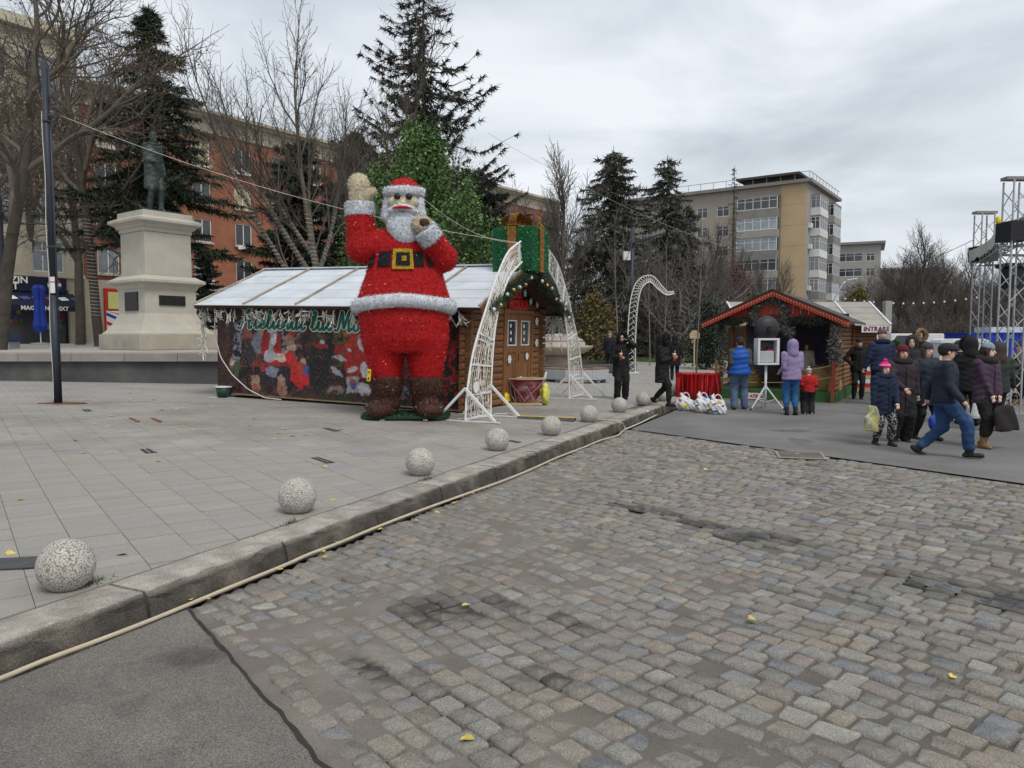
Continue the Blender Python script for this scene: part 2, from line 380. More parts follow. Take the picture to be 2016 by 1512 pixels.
# ---- kerb of granite blocks
kerb = bpy.data.objects.new('kerb', None); COL.objects.link(kerb); tag(kerb, kind='structure')
s = -6.2; joints = []
while s < 24:
    l = rng.uniform(1.0, 1.35); joints.append((s, s+l)); s += l
for a, b in joints:
    L_ = b-a-.018; W_ = .36; zj = rng.uniform(-.006, .006); xj = rng.uniform(-.01, .01)
    nL = max(3, int(L_/.09)); V = []; 
    prof = [(-.035, -.03), (-.03, .0), (-.012, KERB_Z*.55), (-.002, KERB_Z-.035), (.012, KERB_Z-.010), (.03, KERB_Z-.001), (.2, KERB_Z+.002), (W_-.012, KERB_Z+.002), (W_, KERB_Z-.006), (W_, -.03)]
    for i in range(nL+1):
        q = i/nL; en = 0.012 if i in (0, nL) else 0
        for k, (t_, z_k) in enumerate(prof):
            jit = rng.normal(0, .007) if (1 <= k <= 5 and 0 < i < nL) else 0
            V.append((q*L_, t_ + jit + (en if k < 5 else 0) , z_k + (rng.normal(0,.005) if k in (3,4,5,6) else 0) - (en*.5 if 2 < k < 8 else 0)))
    n = len(prof); Fc = [(i*n+k, (i+1)*n+k, (i+1)*n+k+1, i*n+k+1) for i in range(nL) for k in range(n-1)]
    Fc = [f[::-1] for f in Fc] + [tuple(range(n)), tuple(nL*n + k for k in range(n-1, -1, -1))]
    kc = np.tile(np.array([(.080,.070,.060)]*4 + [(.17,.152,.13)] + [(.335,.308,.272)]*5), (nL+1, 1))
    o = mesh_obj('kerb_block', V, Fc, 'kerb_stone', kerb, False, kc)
    p = P2(a, xj); o.location = (p[0], p[1], zj); o.rotation_euler = (0, 0, math.pi/2 - TH)
    bv = o.modifiers.new('bevel', 'BEVEL'); bv.width = .006; bv.segments = 1; bv.limit_method = 'ANGLE'

# ---- pavement of granite slabs
def pave_pt(s, t, dz=0.0):
    p = P2(s, t); return (p[0], p[1], KERB_Z + SLOPE*max(t, 0) + dz)
pv = [pave_pt(-14, .34, -.012), pave_pt(95, .34, -.012), pave_pt(95, 70, -.012), pave_pt(-14, 70, -.012)]
pavement = mesh_obj('pavement', pv, [(0,1,2,3)], 'joint'); tag(pavement, kind='structure')
bd = R(-37.3); d1 = np.array([math.sin(bd), math.cos(bd)]); d2 = np.array([d1[1], -d1[0]])   # d1 along the strips, d2 across
slabs = []
SW, SL = .36, .185
kt = lambda x, y: (x-K0[0])*KP[0] + (y-K0[1])*KP[1]
for i in range(-50, 70):
    off = rng.uniform(0, SL)
    for j in range(-60, 130):
        c = np.array([-2.3, 6.0]) + d2*((i+.5)*SW) + d1*(j*SL+off)
        slabs.append((c, i))
C = np.array([q[0] for q in slabs]); T_ = kt(C[:,0], C[:,1]); S_ = (C-K0) @ KD
uu, vv, zz = project(np.stack([C[:,0], C[:,1], KERB_Z + SLOPE*T_], 1))
ok = (T_ > .17) & (C[:,1] > 1.5) & (C[:,1] < 16.5) & (uu > -200) & (uu < 1750) & (vv < 1900)
mbs = MB(); sel = [i for i in np.nonzero(ok)[0]]
inf = (uu > 0) & (uu < 2016) & (vv < 1512)
sel.sort(key=lambda i: (0 if inf[i] else 1, zz[i])); ind = set(sel[:300])
SPAL = np.array([(.288,.270,.242),(.30,.29,.275),(.33,.315,.295),(.29,.285,.275),(.31,.285,.26),(.275,.275,.275)])
for i in sel:
    c, st = slabs[i]; hx, hy = SW/2-.0022, SL/2-.0022
    cor = [c + d2*sx*hx + d1*sy*hy for sx, sy in ((-1,-1),(1,-1),(1,1),(-1,1))]
    tks = [kt(*p) for p in cor]
    poly = []
    for k in range(4):                                  # clip the slab at the back of the kerb
        p, q = cor[k], cor[(k+1) % 4]; a, b = tks[k]-.37, tks[(k+1) % 4]-.37
        if a >= 0: poly.append(p)
        if a*b < 0: poly.append(p + (q-p)*a/(a-b))
    if len(poly) < 3: continue
    # keep counter-clockwise
    ar = sum(poly[k][0]*poly[(k+1) % len(poly)][1]-poly[(k+1) % len(poly)][0]*poly[k][1] for k in range(len(poly)))
    if ar < 0: poly = poly[::-1]
    dz = rng.normal(0, .0011); cc = (SPAL[rng.randint(len(SPAL))]*.45 + SPAL[0]*.55)*rng.uniform(.97, 1.03)
    if rng.rand() < .006: cc = np.array([.25,.26,.28])
    n = len(poly); loc = np.array([c[0], c[1], 0])
    V = [(p[0], p[1], KERB_Z+SLOPE*kt(*p)-.02) for p in poly] + [(p[0], p[1], KERB_Z+SLOPE*kt(*p)+dz) for p in poly]
    Fc = [tuple(range(n, 2*n))] + [(k, (k+1) % n, (k+1) % n+n, k+n) for k in range(n)]
    if i in ind: mesh_obj('slab', np.array(V)-loc, Fc, 'slab', pavement, False, np.tile(cc, (2*n,1)), loc)
    else: mbs.add(V, Fc, cc)
o = mbs.build('slabs', 'slab', pavement, col=True); o['kind'] = 'stuff'
# beyond the built slabs the paving goes on with its joints in the material
m = mat('far_paving', (.30,.288,.27), .85, .12, .8, .2, 100)
t_ = m.node_tree; br = t_.nodes.new('ShaderNodeTexBrick'); bs_ = t_.nodes['Principled BSDF']; lk = bs_.inputs['Base Color'].links[0].from_socket
tcn = t_.nodes.new('ShaderNodeTexCoord'); mpn = t_.nodes.new('ShaderNodeMapping'); mpn.inputs['Rotation'].default_value = (0, 0, bd)
t_.links.new(tcn.outputs['Object'], mpn.inputs[0]); t_.links.new(mpn.outputs[0], br.inputs['Vector'])
br.inputs['Scale'].default_value = 1.0; br.inputs['Brick Width'].default_value = SW; br.inputs['Row Height'].default_value = SL; br.inputs['Mortar Size'].default_value = .006
t_.links.new(lk, br.inputs['Color1']); t_.links.new(lk, br.inputs['Color2']); br.inputs['Mortar'].default_value = (.14,.13,.12,1)
t_.links.new(br.outputs[0], bs_.inputs['Base Color'])
def fp(x, y): return (x, y, KERB_Z + SLOPE*max(0, kt(x, y)) - .004)
pts = [(-60, 22.4), (4.9+ .9, 22.4), P2(95, .36)*1.0, P2(95, 60)]
tag(mesh_obj('far_pavement', [fp(*p) for p in [(-60,15.6),(2.1,15.6),(38.0,92.0),(-60,92.0)]], [(0,1,2,3)], 'far_paving'), kind='structure')
# ================================================================== STRUCTURES
mat('brick', (.29,.115,.068), .9, .22, .8, .3, 30, col2=(.25,.10,.06), s2=.25, lo2=.45, hi2=.6, amt2=.6, fine=(9,.22))
mat('cream', (.47,.42,.33), .9, .15, .4, .2, 20, col2=(.30,.27,.22), s2=.5, lo2=.52, hi2=.7, amt2=.7)
mat('tan_wall', (.47,.355,.215), .9, .12, .3, .1, 20, col2=(.33,.27,.19), s2=.3, lo2=.55, hi2=.7, amt2=.7)
mat('beige_grey', (.34,.30,.245), .9, .15, .3, .1, 20, col2=(.24,.22,.19), s2=.3, lo2=.45, hi2=.65, amt2=.7)
mat('grey_wall', (.33,.315,.295), .9, .15, .3, .1, 20, col2=(.22,.21,.20), s2=.3, lo2=.5, hi2=.7, amt2=.7)
mat('concrete_dark', (.22,.21,.195), .9, .2, .6, .1, 20)
mat('roof_dark', (.07,.065,.065), .9, .2, .5)
mat('white_frame', (.66,.66,.64), .6, .08, 2, rnd=.12)
mat('glass_dark', (.045,.05,.058), .12, .35, .6, rnd=.5, spec=.6)
mat('glass_light', (.22,.25,.28), .15, .3, .6, rnd=.35, spec=.6)
mat('blind', (.42,.36,.22), .8, .15, 3, rnd=.2)
mat('monument', (.46,.435,.375), .85, .10, 1.0, .15, 40, col2=(.36,.33,.275), s2=.9, lo2=.5, hi2=.75, amt2=.7)
mat('monument_base', (.40,.365,.30), .85, .14, 1.0, .2, 40, col2=(.27,.24,.19), s2=1.4, lo2=.48, hi2=.7, amt2=.7)
mat('bronze', (.05,.066,.06), .5, .4, 3, .3, 25, metal=.35, col2=(.09,.125,.115), s2=5, lo2=.52, hi2=.7, amt2=.7)
mat('plaque', (.02,.02,.02), .4, .3, 6, .4, 60)
mat('granite_light', (.36,.345,.32), .85, .12, 1, .2, 90, fine=(120,.2))
mat('granite_side', (.27,.255,.235), .85, .2, 1, .2, 60, fine=(90,.3))
mat('granite_dark', (.075,.075,.077), .7, .3, 1.2, .2, 60, col2=(.13,.125,.115), s2=.9, lo2=.5, hi2=.7, amt2=.6)
mat('black', (.012,.012,.013), .5, .2, 3)
mat('navy_sign', (.010,.014,.035), .5, .1, 3)
mat('white_paint', (.74,.74,.72), .6, .06, 3)
mat('red_paint', (.50,.025,.02), .55, .1, 4)
mat('blue_paint', (.02,.06,.32), .5, .15, 3)

def wall_openings(mb, x0, x1, z0, z1, ops, y=0.0, depth=.2, c=None):
    """front wall sheet in the x-z plane at y with rectangular openings and their reveals (front looks to -y)"""
    xs = sorted({x0, x1, *[a for o in ops for a in o[:2]]}); zs = sorted({z0, z1, *[a for o in ops for a in o[2:4]]})
    xs = [x for x in xs if x0 <= x <= x1]; zs = [z for z in zs if z0 <= z <= z1]
    for i in range(len(xs)-1):
        for j in range(len(zs)-1):
            cx, cz = (xs[i]+xs[i+1])/2, (zs[j]+zs[j+1])/2
            if any(o[0] < cx < o[1] and o[2] < cz < o[3] for o in ops): continue
            mb.add([(xs[i],y,zs[j]),(xs[i+1],y,zs[j]),(xs[i+1],y,zs[j+1]),(xs[i],y,zs[j+1])], [(0,1,2,3)], c)
    for a, b, cc, d in [o[:4] for o in ops]:
        for q in ([(a,y,cc),(a,y,d),(a,y+depth,d),(a,y+depth,cc)], [(b,y,d),(b,y,cc),(b,y+depth,cc),(b,y+depth,d)],
                  [(a,y,d),(b,y,d),(b,y+depth,d),(a,y+depth,d)], [(b,y,cc),(a,y,cc),(a,y+depth,cc),(b,y+depth,cc)]):
            mb.add(q, [(0,1,2,3)], c)
_wcache = {}
def window(parent, x, z, w, h, y=0.0, kind='dark', n=2, rz=0.0, frame='white_frame', fw=.07, transom=False, base=None):
    key = (round(w,2), round(h,2), n, frame, fw, transom)
    if key not in _wcache:
        fr = MB(); t = .05
        fr.box(-w/2, w/2, -t, t, 0, fw); fr.box(-w/2, w/2, -t, t, h-fw, h); fr.box(-w/2, -w/2+fw, -t, t, fw, h-fw); fr.box(w/2-fw, w/2, -t, t, fw, h-fw)
        for k in range(1, n): xx = -w/2 + w*k/n; fr.box(xx-fw/2, xx+fw/2, -t, t, fw, h-fw)
        if transom:
            for k in range(n): fr.box(-w/2+w*k/n+fw, -w/2+w*(k+1)/n-fw, -t*.9, t*.9, h*.68, h*.68+fw*.7)
        pn = MB(); pn.box(-w/2+fw*.5, w/2-fw*.5, -.012, .012, fw*.5, h-fw*.5)
        o1 = fr.build('window', frame, parent); o2 = pn.build('pane', 'glass_dark', o1)
        _wcache[key] = (o1.data, o2.data); 
        pm = {}
        for k in ('dark','light','blind'):
            d = o2.data if k == 'dark' else o2.data.copy()
            if k != 'dark': d.materials.clear(); d.materials.append(MATS['glass_light' if k == 'light' else 'blind'])
            pm[k] = d
        _wcache[key] = (o1.data, pm)
        bpy.data.objects.remove(o2); bpy.data.objects.remove(o1)
    d1_, pm = _wcache[key]
    o1 = bpy.data.objects.new('window', d1_); COL.objects.link(o1); o1.parent = parent; o1.location = (x, y, z); o1.rotation_euler = (0,0,rz)
    o2 = bpy.data.objects.new('pane', pm[kind]); COL.objects.link(o2); o2.parent = o1
    return o1
rb = random.Random(5)
# ---------------------------------------------------------------- terrace and monument
TZ = 1.31
ty = 21.75
tb = MB(); tb.slab([(-62,ty),(-5.5,ty),(-5.5,60),(-14,75),(-62,75)], .25, 1.06)
terr = tb.build('terrace', 'granite_dark'); tag(terr, kind='structure')
x = -33.0
while x < -5.6:                                              # coping slabs with joints
    b = MB(); b.box(x+.006, min(x+1.55, -5.5)-.006, ty-.14, ty+1.3, 1.062, TZ); b.build('coping_slab', 'granite_side', terr, bevel=.012); x += 1.55
b = MB(); b.slab([(-62,ty+1.306),(-5.5,ty+1.306),(-5.5,60),(-14,75),(-62,75)], 1.063, TZ-.004); o = b.build('terrace_floor', 'granite_light', terr)

mc = Dp(275, 686, 26.0); bm_ = R(36.4)
ux = np.array([math.sin(bm_), math.cos(bm_)]); uy = np.array([-ux[1], ux[0]])
mcen = mc[:2] + ux*1.5 + uy*1.5
mon = thing('monument_pedestal', 'tall cream stone pedestal with two dark plaques on granite terrace', 'monument', (mcen[0], mcen[1], TZ), math.atan2(ux[1], ux[0]))
def sq(mb, prof, c=None):
    V = [(sx*r, sy*r, z) for r, z in prof for sx, sy in ((-1,-1),(1,-1),(1,1),(-1,1))]
    n = 4; m = len(prof); Fc = [(i*n+k, i*n+(k+1) % n, (i+1)*n+(k+1) % n, (i+1)*n+k) for i in range(m-1) for k in range(n)] + [(3,2,1,0), tuple((m-1)*n+k for k in range(n))]
    return mb.add(V, Fc, c)
b = MB(); sq(b, [(1.5,0),(1.5,.56)]); b.build('plinth', 'monument_base', mon, bevel=.02)
b = MB(); sq(b, [(1.42,.562),(1.40,.62),(1.34,.66),(1.16,.92),(1.0,1.28),(.98,1.33),(.98,2.18),(1.02,2.24),(1.06,2.34),(1.20,2.42),(1.24,2.44),(1.24,2.54),(1.12,2.60),(.97,2.70)]); b.build('lower_die', 'monument', mon, bevel=.012)
b = MB(); sq(b, [(.89,2.702),(.88,4.28)]); b.build('shaft', 'monument', mon, bevel=.02)
b = MB(); sq(b, [(.92,4.282),(.92,4.40),(1.0,4.46),(1.02,4.52),(1.16,4.60),(1.19,4.62),(1.19,4.72),(1.02,4.80),(.95,4.82),(.94,5.02)]); b.build('cornice', 'monument', mon, bevel=.012)
b = MB(); sq(b, [(.80,5.021),(.80,5.09)]); b.build('bronze_base_plate', 'bronze', mon, bevel=.01)
# local +x runs along the right face (which looks to -y); the left face looks to -x
b = MB(); b.box(-.48,.52,-1.03,-.984,1.62,1.98); b.build('plaque', 'plaque', mon, bevel=.01)
b = MB(); b.box(-1.03,-.984,-.50,.42,1.42,2.10); b.build('plaque', 'plaque', mon, bevel=.01)
STATUE_BASE = (mcen[0], mcen[1], TZ+5.09)

# ---------------------------------------------------------------- brick apartment block with the shop
bb = R(37.5); bx_ = np.array([math.sin(bb), math.cos(bb)])
bo = np.array([-30.3, 51.7])
bld = thing('brick_apartment_block', 'long red brick apartment block with cream cornice and a cream stone wing', 'building', (bo[0], bo[1], TZ-.1), math.atan2(bx_[1], bx_[0]))
tops = [15.95, 12.85, 9.85, 6.85]
cols = [1.6 + 3.63*i for i in range(16)]
ops = []; wl = []
for i, t in enumerate(cols):
    for zt in tops:
        ops.append((t-.02, t+1.5, zt-1.8, zt)); wl.append((t+.74, zt-1.8, i))
b = MB(); wall_openings(b, 0.3, 60, 4.6, 16.6, ops, 0, .22); b.box(.3, 60, .5, 12, .2, 16.6); o = b.build('wall', 'brick', bld)
b = MB(); b.box(.3, 60, -.06, .45, 0, 4.58); b.build('ground_floor', 'cream', bld)
b = MB(); b.box(.3, 60, -.12, .5, 16.62, 17.75); b.box(.1, 60.2, -.55, .6, 17.752, 17.95); b.box(.1, 60.2, -.9, 12, 17.952, 18.2); b.build('cornice', 'cream', bld)
for i in range(0, 16, 2):
    b = MB(); t = cols[i]-1.15; b.box(t, t+.10, -.14, -.005, 4.6, 16.6); b.build('rain_pipe', 'brick', bld)
for (x, z, i) in wl:
    k = rb.choice(['dark','dark','dark','light','blind'])
    w = window(bld, x, z, 1.5, 1.8, .12, k, 2)
    sb = MB(); sb.box(-.86,.86,-.30,-.145,-.14,-.02); sb.build('sill', 'cream', w)
    if rb.random() < .3:
        sb = MB(); sb.box(-.70,.70,-.44,-.31,-.32,.02); sb.build('flower_box', 'white_frame', w)
for i in range(1, 16):
    window(bld, cols[i]+.74, 1.6, 1.6, 1.9, -.13, rb.choice(['dark','light']), 2)
for i in range(9):
    b = MB(); cx_ = cols[(i*5) % 16]+1.85; cz_ = tops[i % 4]-2.1; b.box(cx_, cx_+.85, -.36, -.01, cz_, cz_+.6); b.build('air_conditioner', 'white_frame', bld)
# cream wing
b = MB(); ops = []; wl = []
for i in range(6):
    for zt in tops + [18.9]:
        xx = -17.6 + i*2.95; ops.append((xx, xx+1.9, zt-2.0, zt)); wl.append((xx+.95, zt-2.0))
ops.append((-11.4,-.75, 0.02, 3.7))
wall_openings(b, -20, .28, 0, 20.2, ops, -.9, .3); b.box(.0, .28, -.9, 2, 0, 20.2); b.box(-20, .28, .8, 12, 0, 20.2); b.build('stone_wing', 'cream', bld)
b = MB(); b.box(-20.3, .6, -1.5, .5, 20.22, 20.9); b.build('wing_cornice', 'cream', bld)
b = MB(); b.box(-20, .29, -1.08, -.905, 4.5, 4.75); b.build('string_course', 'cream', bld)
for (x, z) in wl:
    window(bld, x, z, 1.9, 2.0, -.72, rb.choice(['dark','dark','light']), 3, transom=True)
for i in range(5):
    b = MB(); xx = -17.6 + i*2.95
    for zz in (8.0, 11.0, 14.0):
        for k in range(8): b.box(xx+.05+k*.25, xx+.08+k*.25, -1.2, -1.17, zz-.1, zz+.75)
        b.box(xx-.05, xx+1.95, -1.22, -1.15, zz+.76, zz+.82)
    b.build('balcony_railing', 'black', bld)
# the shop
shop = b = MB(); b.box(-11.35,-.8,-.5,-.42,.05,3.65); b.build('shop_glazing', 'glass_dark', bld)
for i in range(5):
    b = MB(); xx = -10.9+i*2.1; b.box(xx, xx+.09, -.6, -.505, .05, 3.6); b.build('shop_mullion', 'black', bld)
for i in range(22):                                         # goods behind the glass
    b = MB(); xx = -5.2 + rb.random()*4.0; zz = .7 + rb.random()*2.0; b.box(xx, xx+.22+.25*rb.random(), -.56, -.508, zz, zz+.2+.2*rb.random())
    mm = 'goods%d' % (i % 5); mat(mm, [(.35,.05,.04),(.30,.22,.05),(.05,.15,.06),(.25,.25,.25),(.06,.08,.25)][i % 5], .6, .2, 6); b.build('shop_display', mm, bld)
sg = b = MB(); b.box(-6.0,-1.0,-1.22,-1.09,3.52,4.42); sign = b.build('shop_sign', 'navy_sign', bld)
text_mesh('lettering', 'MAGAZIN', .60, .01, 'white_paint', sign, (-4.65,-1.24,4.20), (math.pi/2,0,0), 1.0, bold=.012)
text_mesh('lettering', 'MIXT', .60, .01, 'white_paint', sign, (-4.55,-1.24,3.78), (math.pi/2,0,0), 1.0, bold=.012)
b = MB(); b.add([( -1.75+.42*math.cos(a), -1.245, 3.97+.42*math.sin(a)) for a in np.linspace(0, 2*math.pi, 24, False)], [tuple(range(24))]); o = b.build('emblem', 'white_paint', sign)
def half(z0, z1, nm, mm):
    P = []; 
    aa = np.linspace(0, math.pi, 13)
    if nm == 1: P = [(-1.75+.40*math.cos(a), -1.252, 3.99+.40*math.sin(a)+.02) for a in np.linspace(.25, math.pi-.05, 13)] 
    else: P = [(-1.75+.40*math.cos(a), -1.252, 3.94+.40*math.sin(a)) for a in np.linspace(math.pi+.25, 2*math.pi-.05, 13)]
    bb_ = MB(); bb_.add(P, [tuple(range(13))]); bb_.build('emblem_field', mm, sign)
half(0,0,1,'red_paint'); half(0,0,0,'blue_paint')
# sloping awning with print on it
aw = MB(); aw.add([(-6.2,-1.1,3.45),(-.6,-1.1,3.45),(-.5,-2.7,2.55),(-6.3,-2.7,2.55),(-6.3,-2.7,2.2),(-.5,-2.7,2.2)], [(0,1,2,3),(3,2,5,4)]); awo = aw.build('awning', 'navy_sign', bld)
text_mesh('lettering', 'MAGAZIN   MIXT', .36, .008, 'white_paint', awo, (-2.9,-2.715,2.37), (math.pi/2,0,0), 1.0, bold=.01)
for i in range(7):
    b = MB(); xx = -5.6+i*.75; z0 = 3.15-.1*(i % 2); 
    b.add([(xx,-1.75,3.10),(xx+.55,-1.62,3.17),(xx+.7,-2.0,2.96),(xx+.2,-2.1,2.90)], [(0,3,2,1)]); o = b.build('awning_print', ['goods0','white_paint','goods4','goods1'][i % 4], awo); o.location.z = .02
# barber-striped poster board on the ground floor
pb = MB(); pb.box(1.85,4.45,-.22,-.10,.1,4.0); po = pb.build('poster_board', 'red_paint', bld)
mat('lime', (.58,.62,.22), .7, .05, 2)
b = MB(); b.box(2.1,4.25,-.25,-.221,2.55,3.75); b.build('poster_panel', 'lime', po)
b = MB(); b.box(1.95,4.35,-.25,-.221,.2,2.4); b.build('poster_panel', 'white_paint', po)
for i in range(4):
    z0 = .2+i*.62; b = MB(); zz = min(z0+.25, 2.4)
    b.add([(1.95,-.256,min(z0+.62,2.4)),(1.95,-.256,min(z0+.85,2.4)),(4.35,-.256,max(.2,z0-.4)+.23),(4.35,-.256,max(.2,z0-.4))], [(3,2,1,0)]); b.build('poster_stripe', ['blue_paint','red_paint'][i % 2], po)
b = MB(); b.add([(3.15+.75*math.cos(a), -.262, 1.35+.75*math.sin(a)) for a in np.linspace(0, 2*math.pi, 24, False)], [tuple(range(24))]); rd = b.build('poster_disc', 'lime', po)
for k, tx in enumerate(('Coafor','Frizerie','Manichiura')): text_mesh('lettering', tx, .28, .004, 'black', rd, (3.15,-.268,1.7-.33*k), (math.pi/2,0,0))

# ---------------------------------------------------------------- apartment blocks on the right
def block(name, label, corner, da, La, Lb, H, wallm, wallm2, storey, z0, spec_a, spec_b, roof=True):
    da = np.array(da)/np.linalg.norm(da); rz = math.atan2(da[1], da[0])
    t = thing(name, label, 'building', (corner[0], corner[1], 0), rz)      # local x along face A (to the right), corner at 0; face A looks to -y, face B (x=0) looks to +x
    opa = []; wa = []
    n = int((H-1.2)/storey)
    for k in range(n):
        z = z0 + k*storey
        for (x, w, h, nn, kd) in spec_a: opa.append((x, x+w, z, z+h)); wa.append((x+w/2, z, w, h, nn, kd))
    b = MB(); wall_openings(b, -La, 0, 0, H, opa, 0, .25); b.box(-La, -.02, .45, Lb, 0, H); b.build('wall', wallm, t)
    for (x, z, w, h, nn, kd) in wa: window(t, x, z, w, h, .1, rb.choice(kd), nn, transom=True)
    opb = []; wb = []
    for k in range(n):
        z = z0 + k*storey
        for (y, w, h, nn, kd) in spec_b: opb.append((y, y+w, z, z+h)); wb.append((y+w/2, z, w, h, nn, kd))
    b = MB(); wall_openings(b, 0, Lb, 0, H, opb, 0, .25); V = np.concatenate(b.v); V = np.stack([-V[:,1], V[:,0], V[:,2]], 1); b.v = [V]; b.build('side_wall', wallm2, t)
    for (y, z, w, h, nn, kd) in wb: window(t, -.1, z, w, h, y, rb.choice(kd), nn, rz=math.pi/2, transom=True)
    b = MB(); b.box(-La-.6, .7, -.7, Lb+.6, H+.01, H+.45); b.build('roof_slab', 'concrete_dark', t)
    return t
dk = ['dark','dark','light']
tan = block('tan_apartment_block', 'tan panel apartment block with glazed balconies and a flat canopy roof', (40.0, 102.0), (.816,-.578), 30, 17.6, 22.6, 'beige_grey', 'grey_wall', 2.85, 2.0,
            [(-28.5,2.0,1.5,2,dk),(-24.5,2.0,1.5,2,dk),(-20.5,3.6,1.6,4,dk),(-15.5,1.6,1.5,2,dk),(-12.5,1.8,1.5,2,dk)], [(7.6,1.4,1.5,2,dk),(15.7,1.4,1.5,2,dk)])
for k in range(8): b = MB(); b.box(-3.4,-.03,-.06,-.005,.1+k*2.82,2.9+k*2.82); b.build('wall_panel', 'tan_wall', tan)
for k in range(7):                                          # glazed balconies
    z = 1.4 + k*2.85
    for (a, w) in ((-9.2, 5.6),):
        b = MB(); b.box(a, a+w, -1.1, -.01, z, z+.95); o = b.build('balcony', 'grey_wall' if k % 2 else 'concrete_dark', tan)
        b = MB(); b.box(a, a+w, -1.1, -.01, z+2.6, z+2.845); b.build('balcony_slab', 'concrete_dark', tan)
        window(tan, a+w/2, z+.96, w, 1.63, -1.0, 'light' if k % 3 else 'dark', 5, transom=True)
        b = MB(); b.box(a+.02, a+w-.02, -.9, -.3, z+.96, z+2.59); b.build('balcony_room', 'glass_dark', tan)
    for (y, w) in ((2.2, 4.6), (10.6, 4.6)):
        b = MB(); b.box(.01, 1.3, y, y+w, z, z+.95); b.build('balcony', rb.choice(['grey_wall','white_frame','concrete_dark']), tan)
        b = MB(); b.box(.01, 1.3, y, y+w, z+2.6, z+2.845); b.build('balcony_slab', 'concrete_dark', tan)
        window(tan, 1.22, z+.96, w, 1.63, y+w/2, rb.choice(['light','dark']), 4, rz=math.pi/2, transom=True)
        window(tan, .66, z+.96, 1.2, 1.63, y+.06, rb.choice(['light','dark']), 2, transom=True)
        b = MB(); b.box(.02, 1.1, y+.14, y+w-.1, z+.96, z+2.59); b.build('balcony_room', 'glass_dark', tan)
    if k in (2, 4, 5):
        b = MB(); b.box(.02, .45, 1.0, 1.9, z+1.0, z+1.65); b.build('air_conditioner', 'white_frame', tan)
b = MB(); b.box(-9.5,-.8,-.9,6,23.75,24.05); b.box(-8.5,-2,.5,4.5,23.06,23.75); b.build('roof_canopy', 'roof_dark', tan)
b = MB()
for xx in np.arange(-30, .6, 1.9): b.box(xx-.03, xx+.03, -.55, -.49, 23.06, 23.95)
b.box(-30,.5,-.55,-.49,23.95,24.02); b.box(.44,.5,-.48,17.6,23.95,24.02)
for yy in np.arange(1, 17.5, 1.9): b.box(.44,.5,yy,yy+.06,23.06,23.95)
b.build('roof_railing', 'grey_wall', tan)
g = Dp(1735, 480, 136)
gry = block('grey_apartment_block', 'grey concrete apartment block with small square windows, farther off behind bare trees', (g[0], g[1]), (.90,-.43), 16, 12, 18.6, 'grey_wall', 'grey_wall', 2.75, 1.8,
            [(-13.8,1.3,1.2,1,dk),(-10.8,1.2,1.2,1,dk),(-8.6,5.6,1.5,4,dk),(-2.4,1.4,1.4,2,dk)], [(3,1.4,1.5,2,dk),(7,1.4,1.5,2,dk)])
b = MB(); b.box(-9.5,-8.2,2,3,19.06,20.2); b.build('chimney', 'roof_dark', gry)
g = Dp(1800, 520, 175)
lb = block('brown_apartment_block', 'low brown apartment block half hidden by bare trees', (g[0]+6, g[1]), (.97,-.22), 18, 12, 17.5, 'concrete_dark', 'concrete_dark', 2.9, 2.0, [(-16,1.5,1.5,2,dk),(-12,1.5,1.5,2,dk),(-8,1.5,1.5,2,dk),(-4,1.5,1.5,2,dk)], [(4,1.5,1.5,2,dk)])
g = Dp(2016, 560, 190)
lb2 = block('long_low_block', 'long low building with a flat roof behind the stage towers', (g[0]+18, g[1]), (.99,-.1), 48, 12, 14.0, 'concrete_dark', 'concrete_dark', 2.9, 2.0, [(-46+4*i,2.0,1.5,2,dk) for i in range(11)], [(4,1.5,1.5,2,dk)])
# ================================================================== MARKET: chalet, arch, stall, hut, stage
mat('log', (.205,.098,.042), .75, .30, 2.2, .35, 30, rnd=.22, stretch=(.35,3,3), col2=(.12,.055,.025), s2=2.5, lo2=.5, hi2=.7, amt2=.6)
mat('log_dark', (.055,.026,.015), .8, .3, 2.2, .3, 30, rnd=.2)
mat('door_wood', (.215,.095,.035), .6, .25, 2.0, .2, 30, stretch=(3,3,.3), rnd=.1)
mat('roof_white', (.56,.60,.65), .5, .10, 1.6, .15, 10, rnd=.06, col2=(.42,.45,.48), s2=1.1, lo2=.48, hi2=.7, amt2=.7)
mat('batten', (.33,.29,.24), .8, .25, 3)
mat('light_wood', (.48,.36,.22), .8, .2, 4, .2, 30)
mat('white_needle', (.62,.60,.54), .7, .1, 5, attr=True)
mat('white_metal', (.70,.70,.70), .45, .06, 5)
mat('led_wire', (.72,.70,.63), .5, .08, 9)
mat('tinsel', (1,1,1), .28, .10, 30, attr=True, metal=.25, spec=.6)
mat('tinsel_core', (1,1,1), .8, .25, 20, .8, 60, attr=True)
mat('fir', (.03,.055,.028), .8, .2, 5, attr=True)
mat('gold_ball', (.60,.42,.16), .3, .1, 5, metal=.6)
mat('snow_white', (.72,.72,.72), .7, .05, 5)
mat('print', (1,1,1), .55, .06, 8, attr=True)
mat('green_letter', (.012,.14,.085), .5, .05, 4)
mat('letter_white', (.78,.78,.78), .5, .03, 4)
mat('clear_wrap', (.55,.52,.50), .25, .25, 9, .6, 30, spec=.7)
mat('yellow_bag', (.72,.56,.02), .45, .15, 6, .6, 20)
mat('yellow_net', (.58,.55,.12), .6, .2, 12, .6, 60)
mat('basket_red', (.20,.03,.05), .35, .3, 8, .5, 25, col2=(.34,.28,.28), s2=5, lo2=.5, hi2=.66, amt2=.8)
AW = np.array(pave(912, 813)); CH_RZ = math.pi/2 - TH
def frame(x, y):                                             # chalet frame to world
    p = AW[:2] + KD*x + KP*y; return np.array([p[0], p[1], pz(p[0], p[1])])
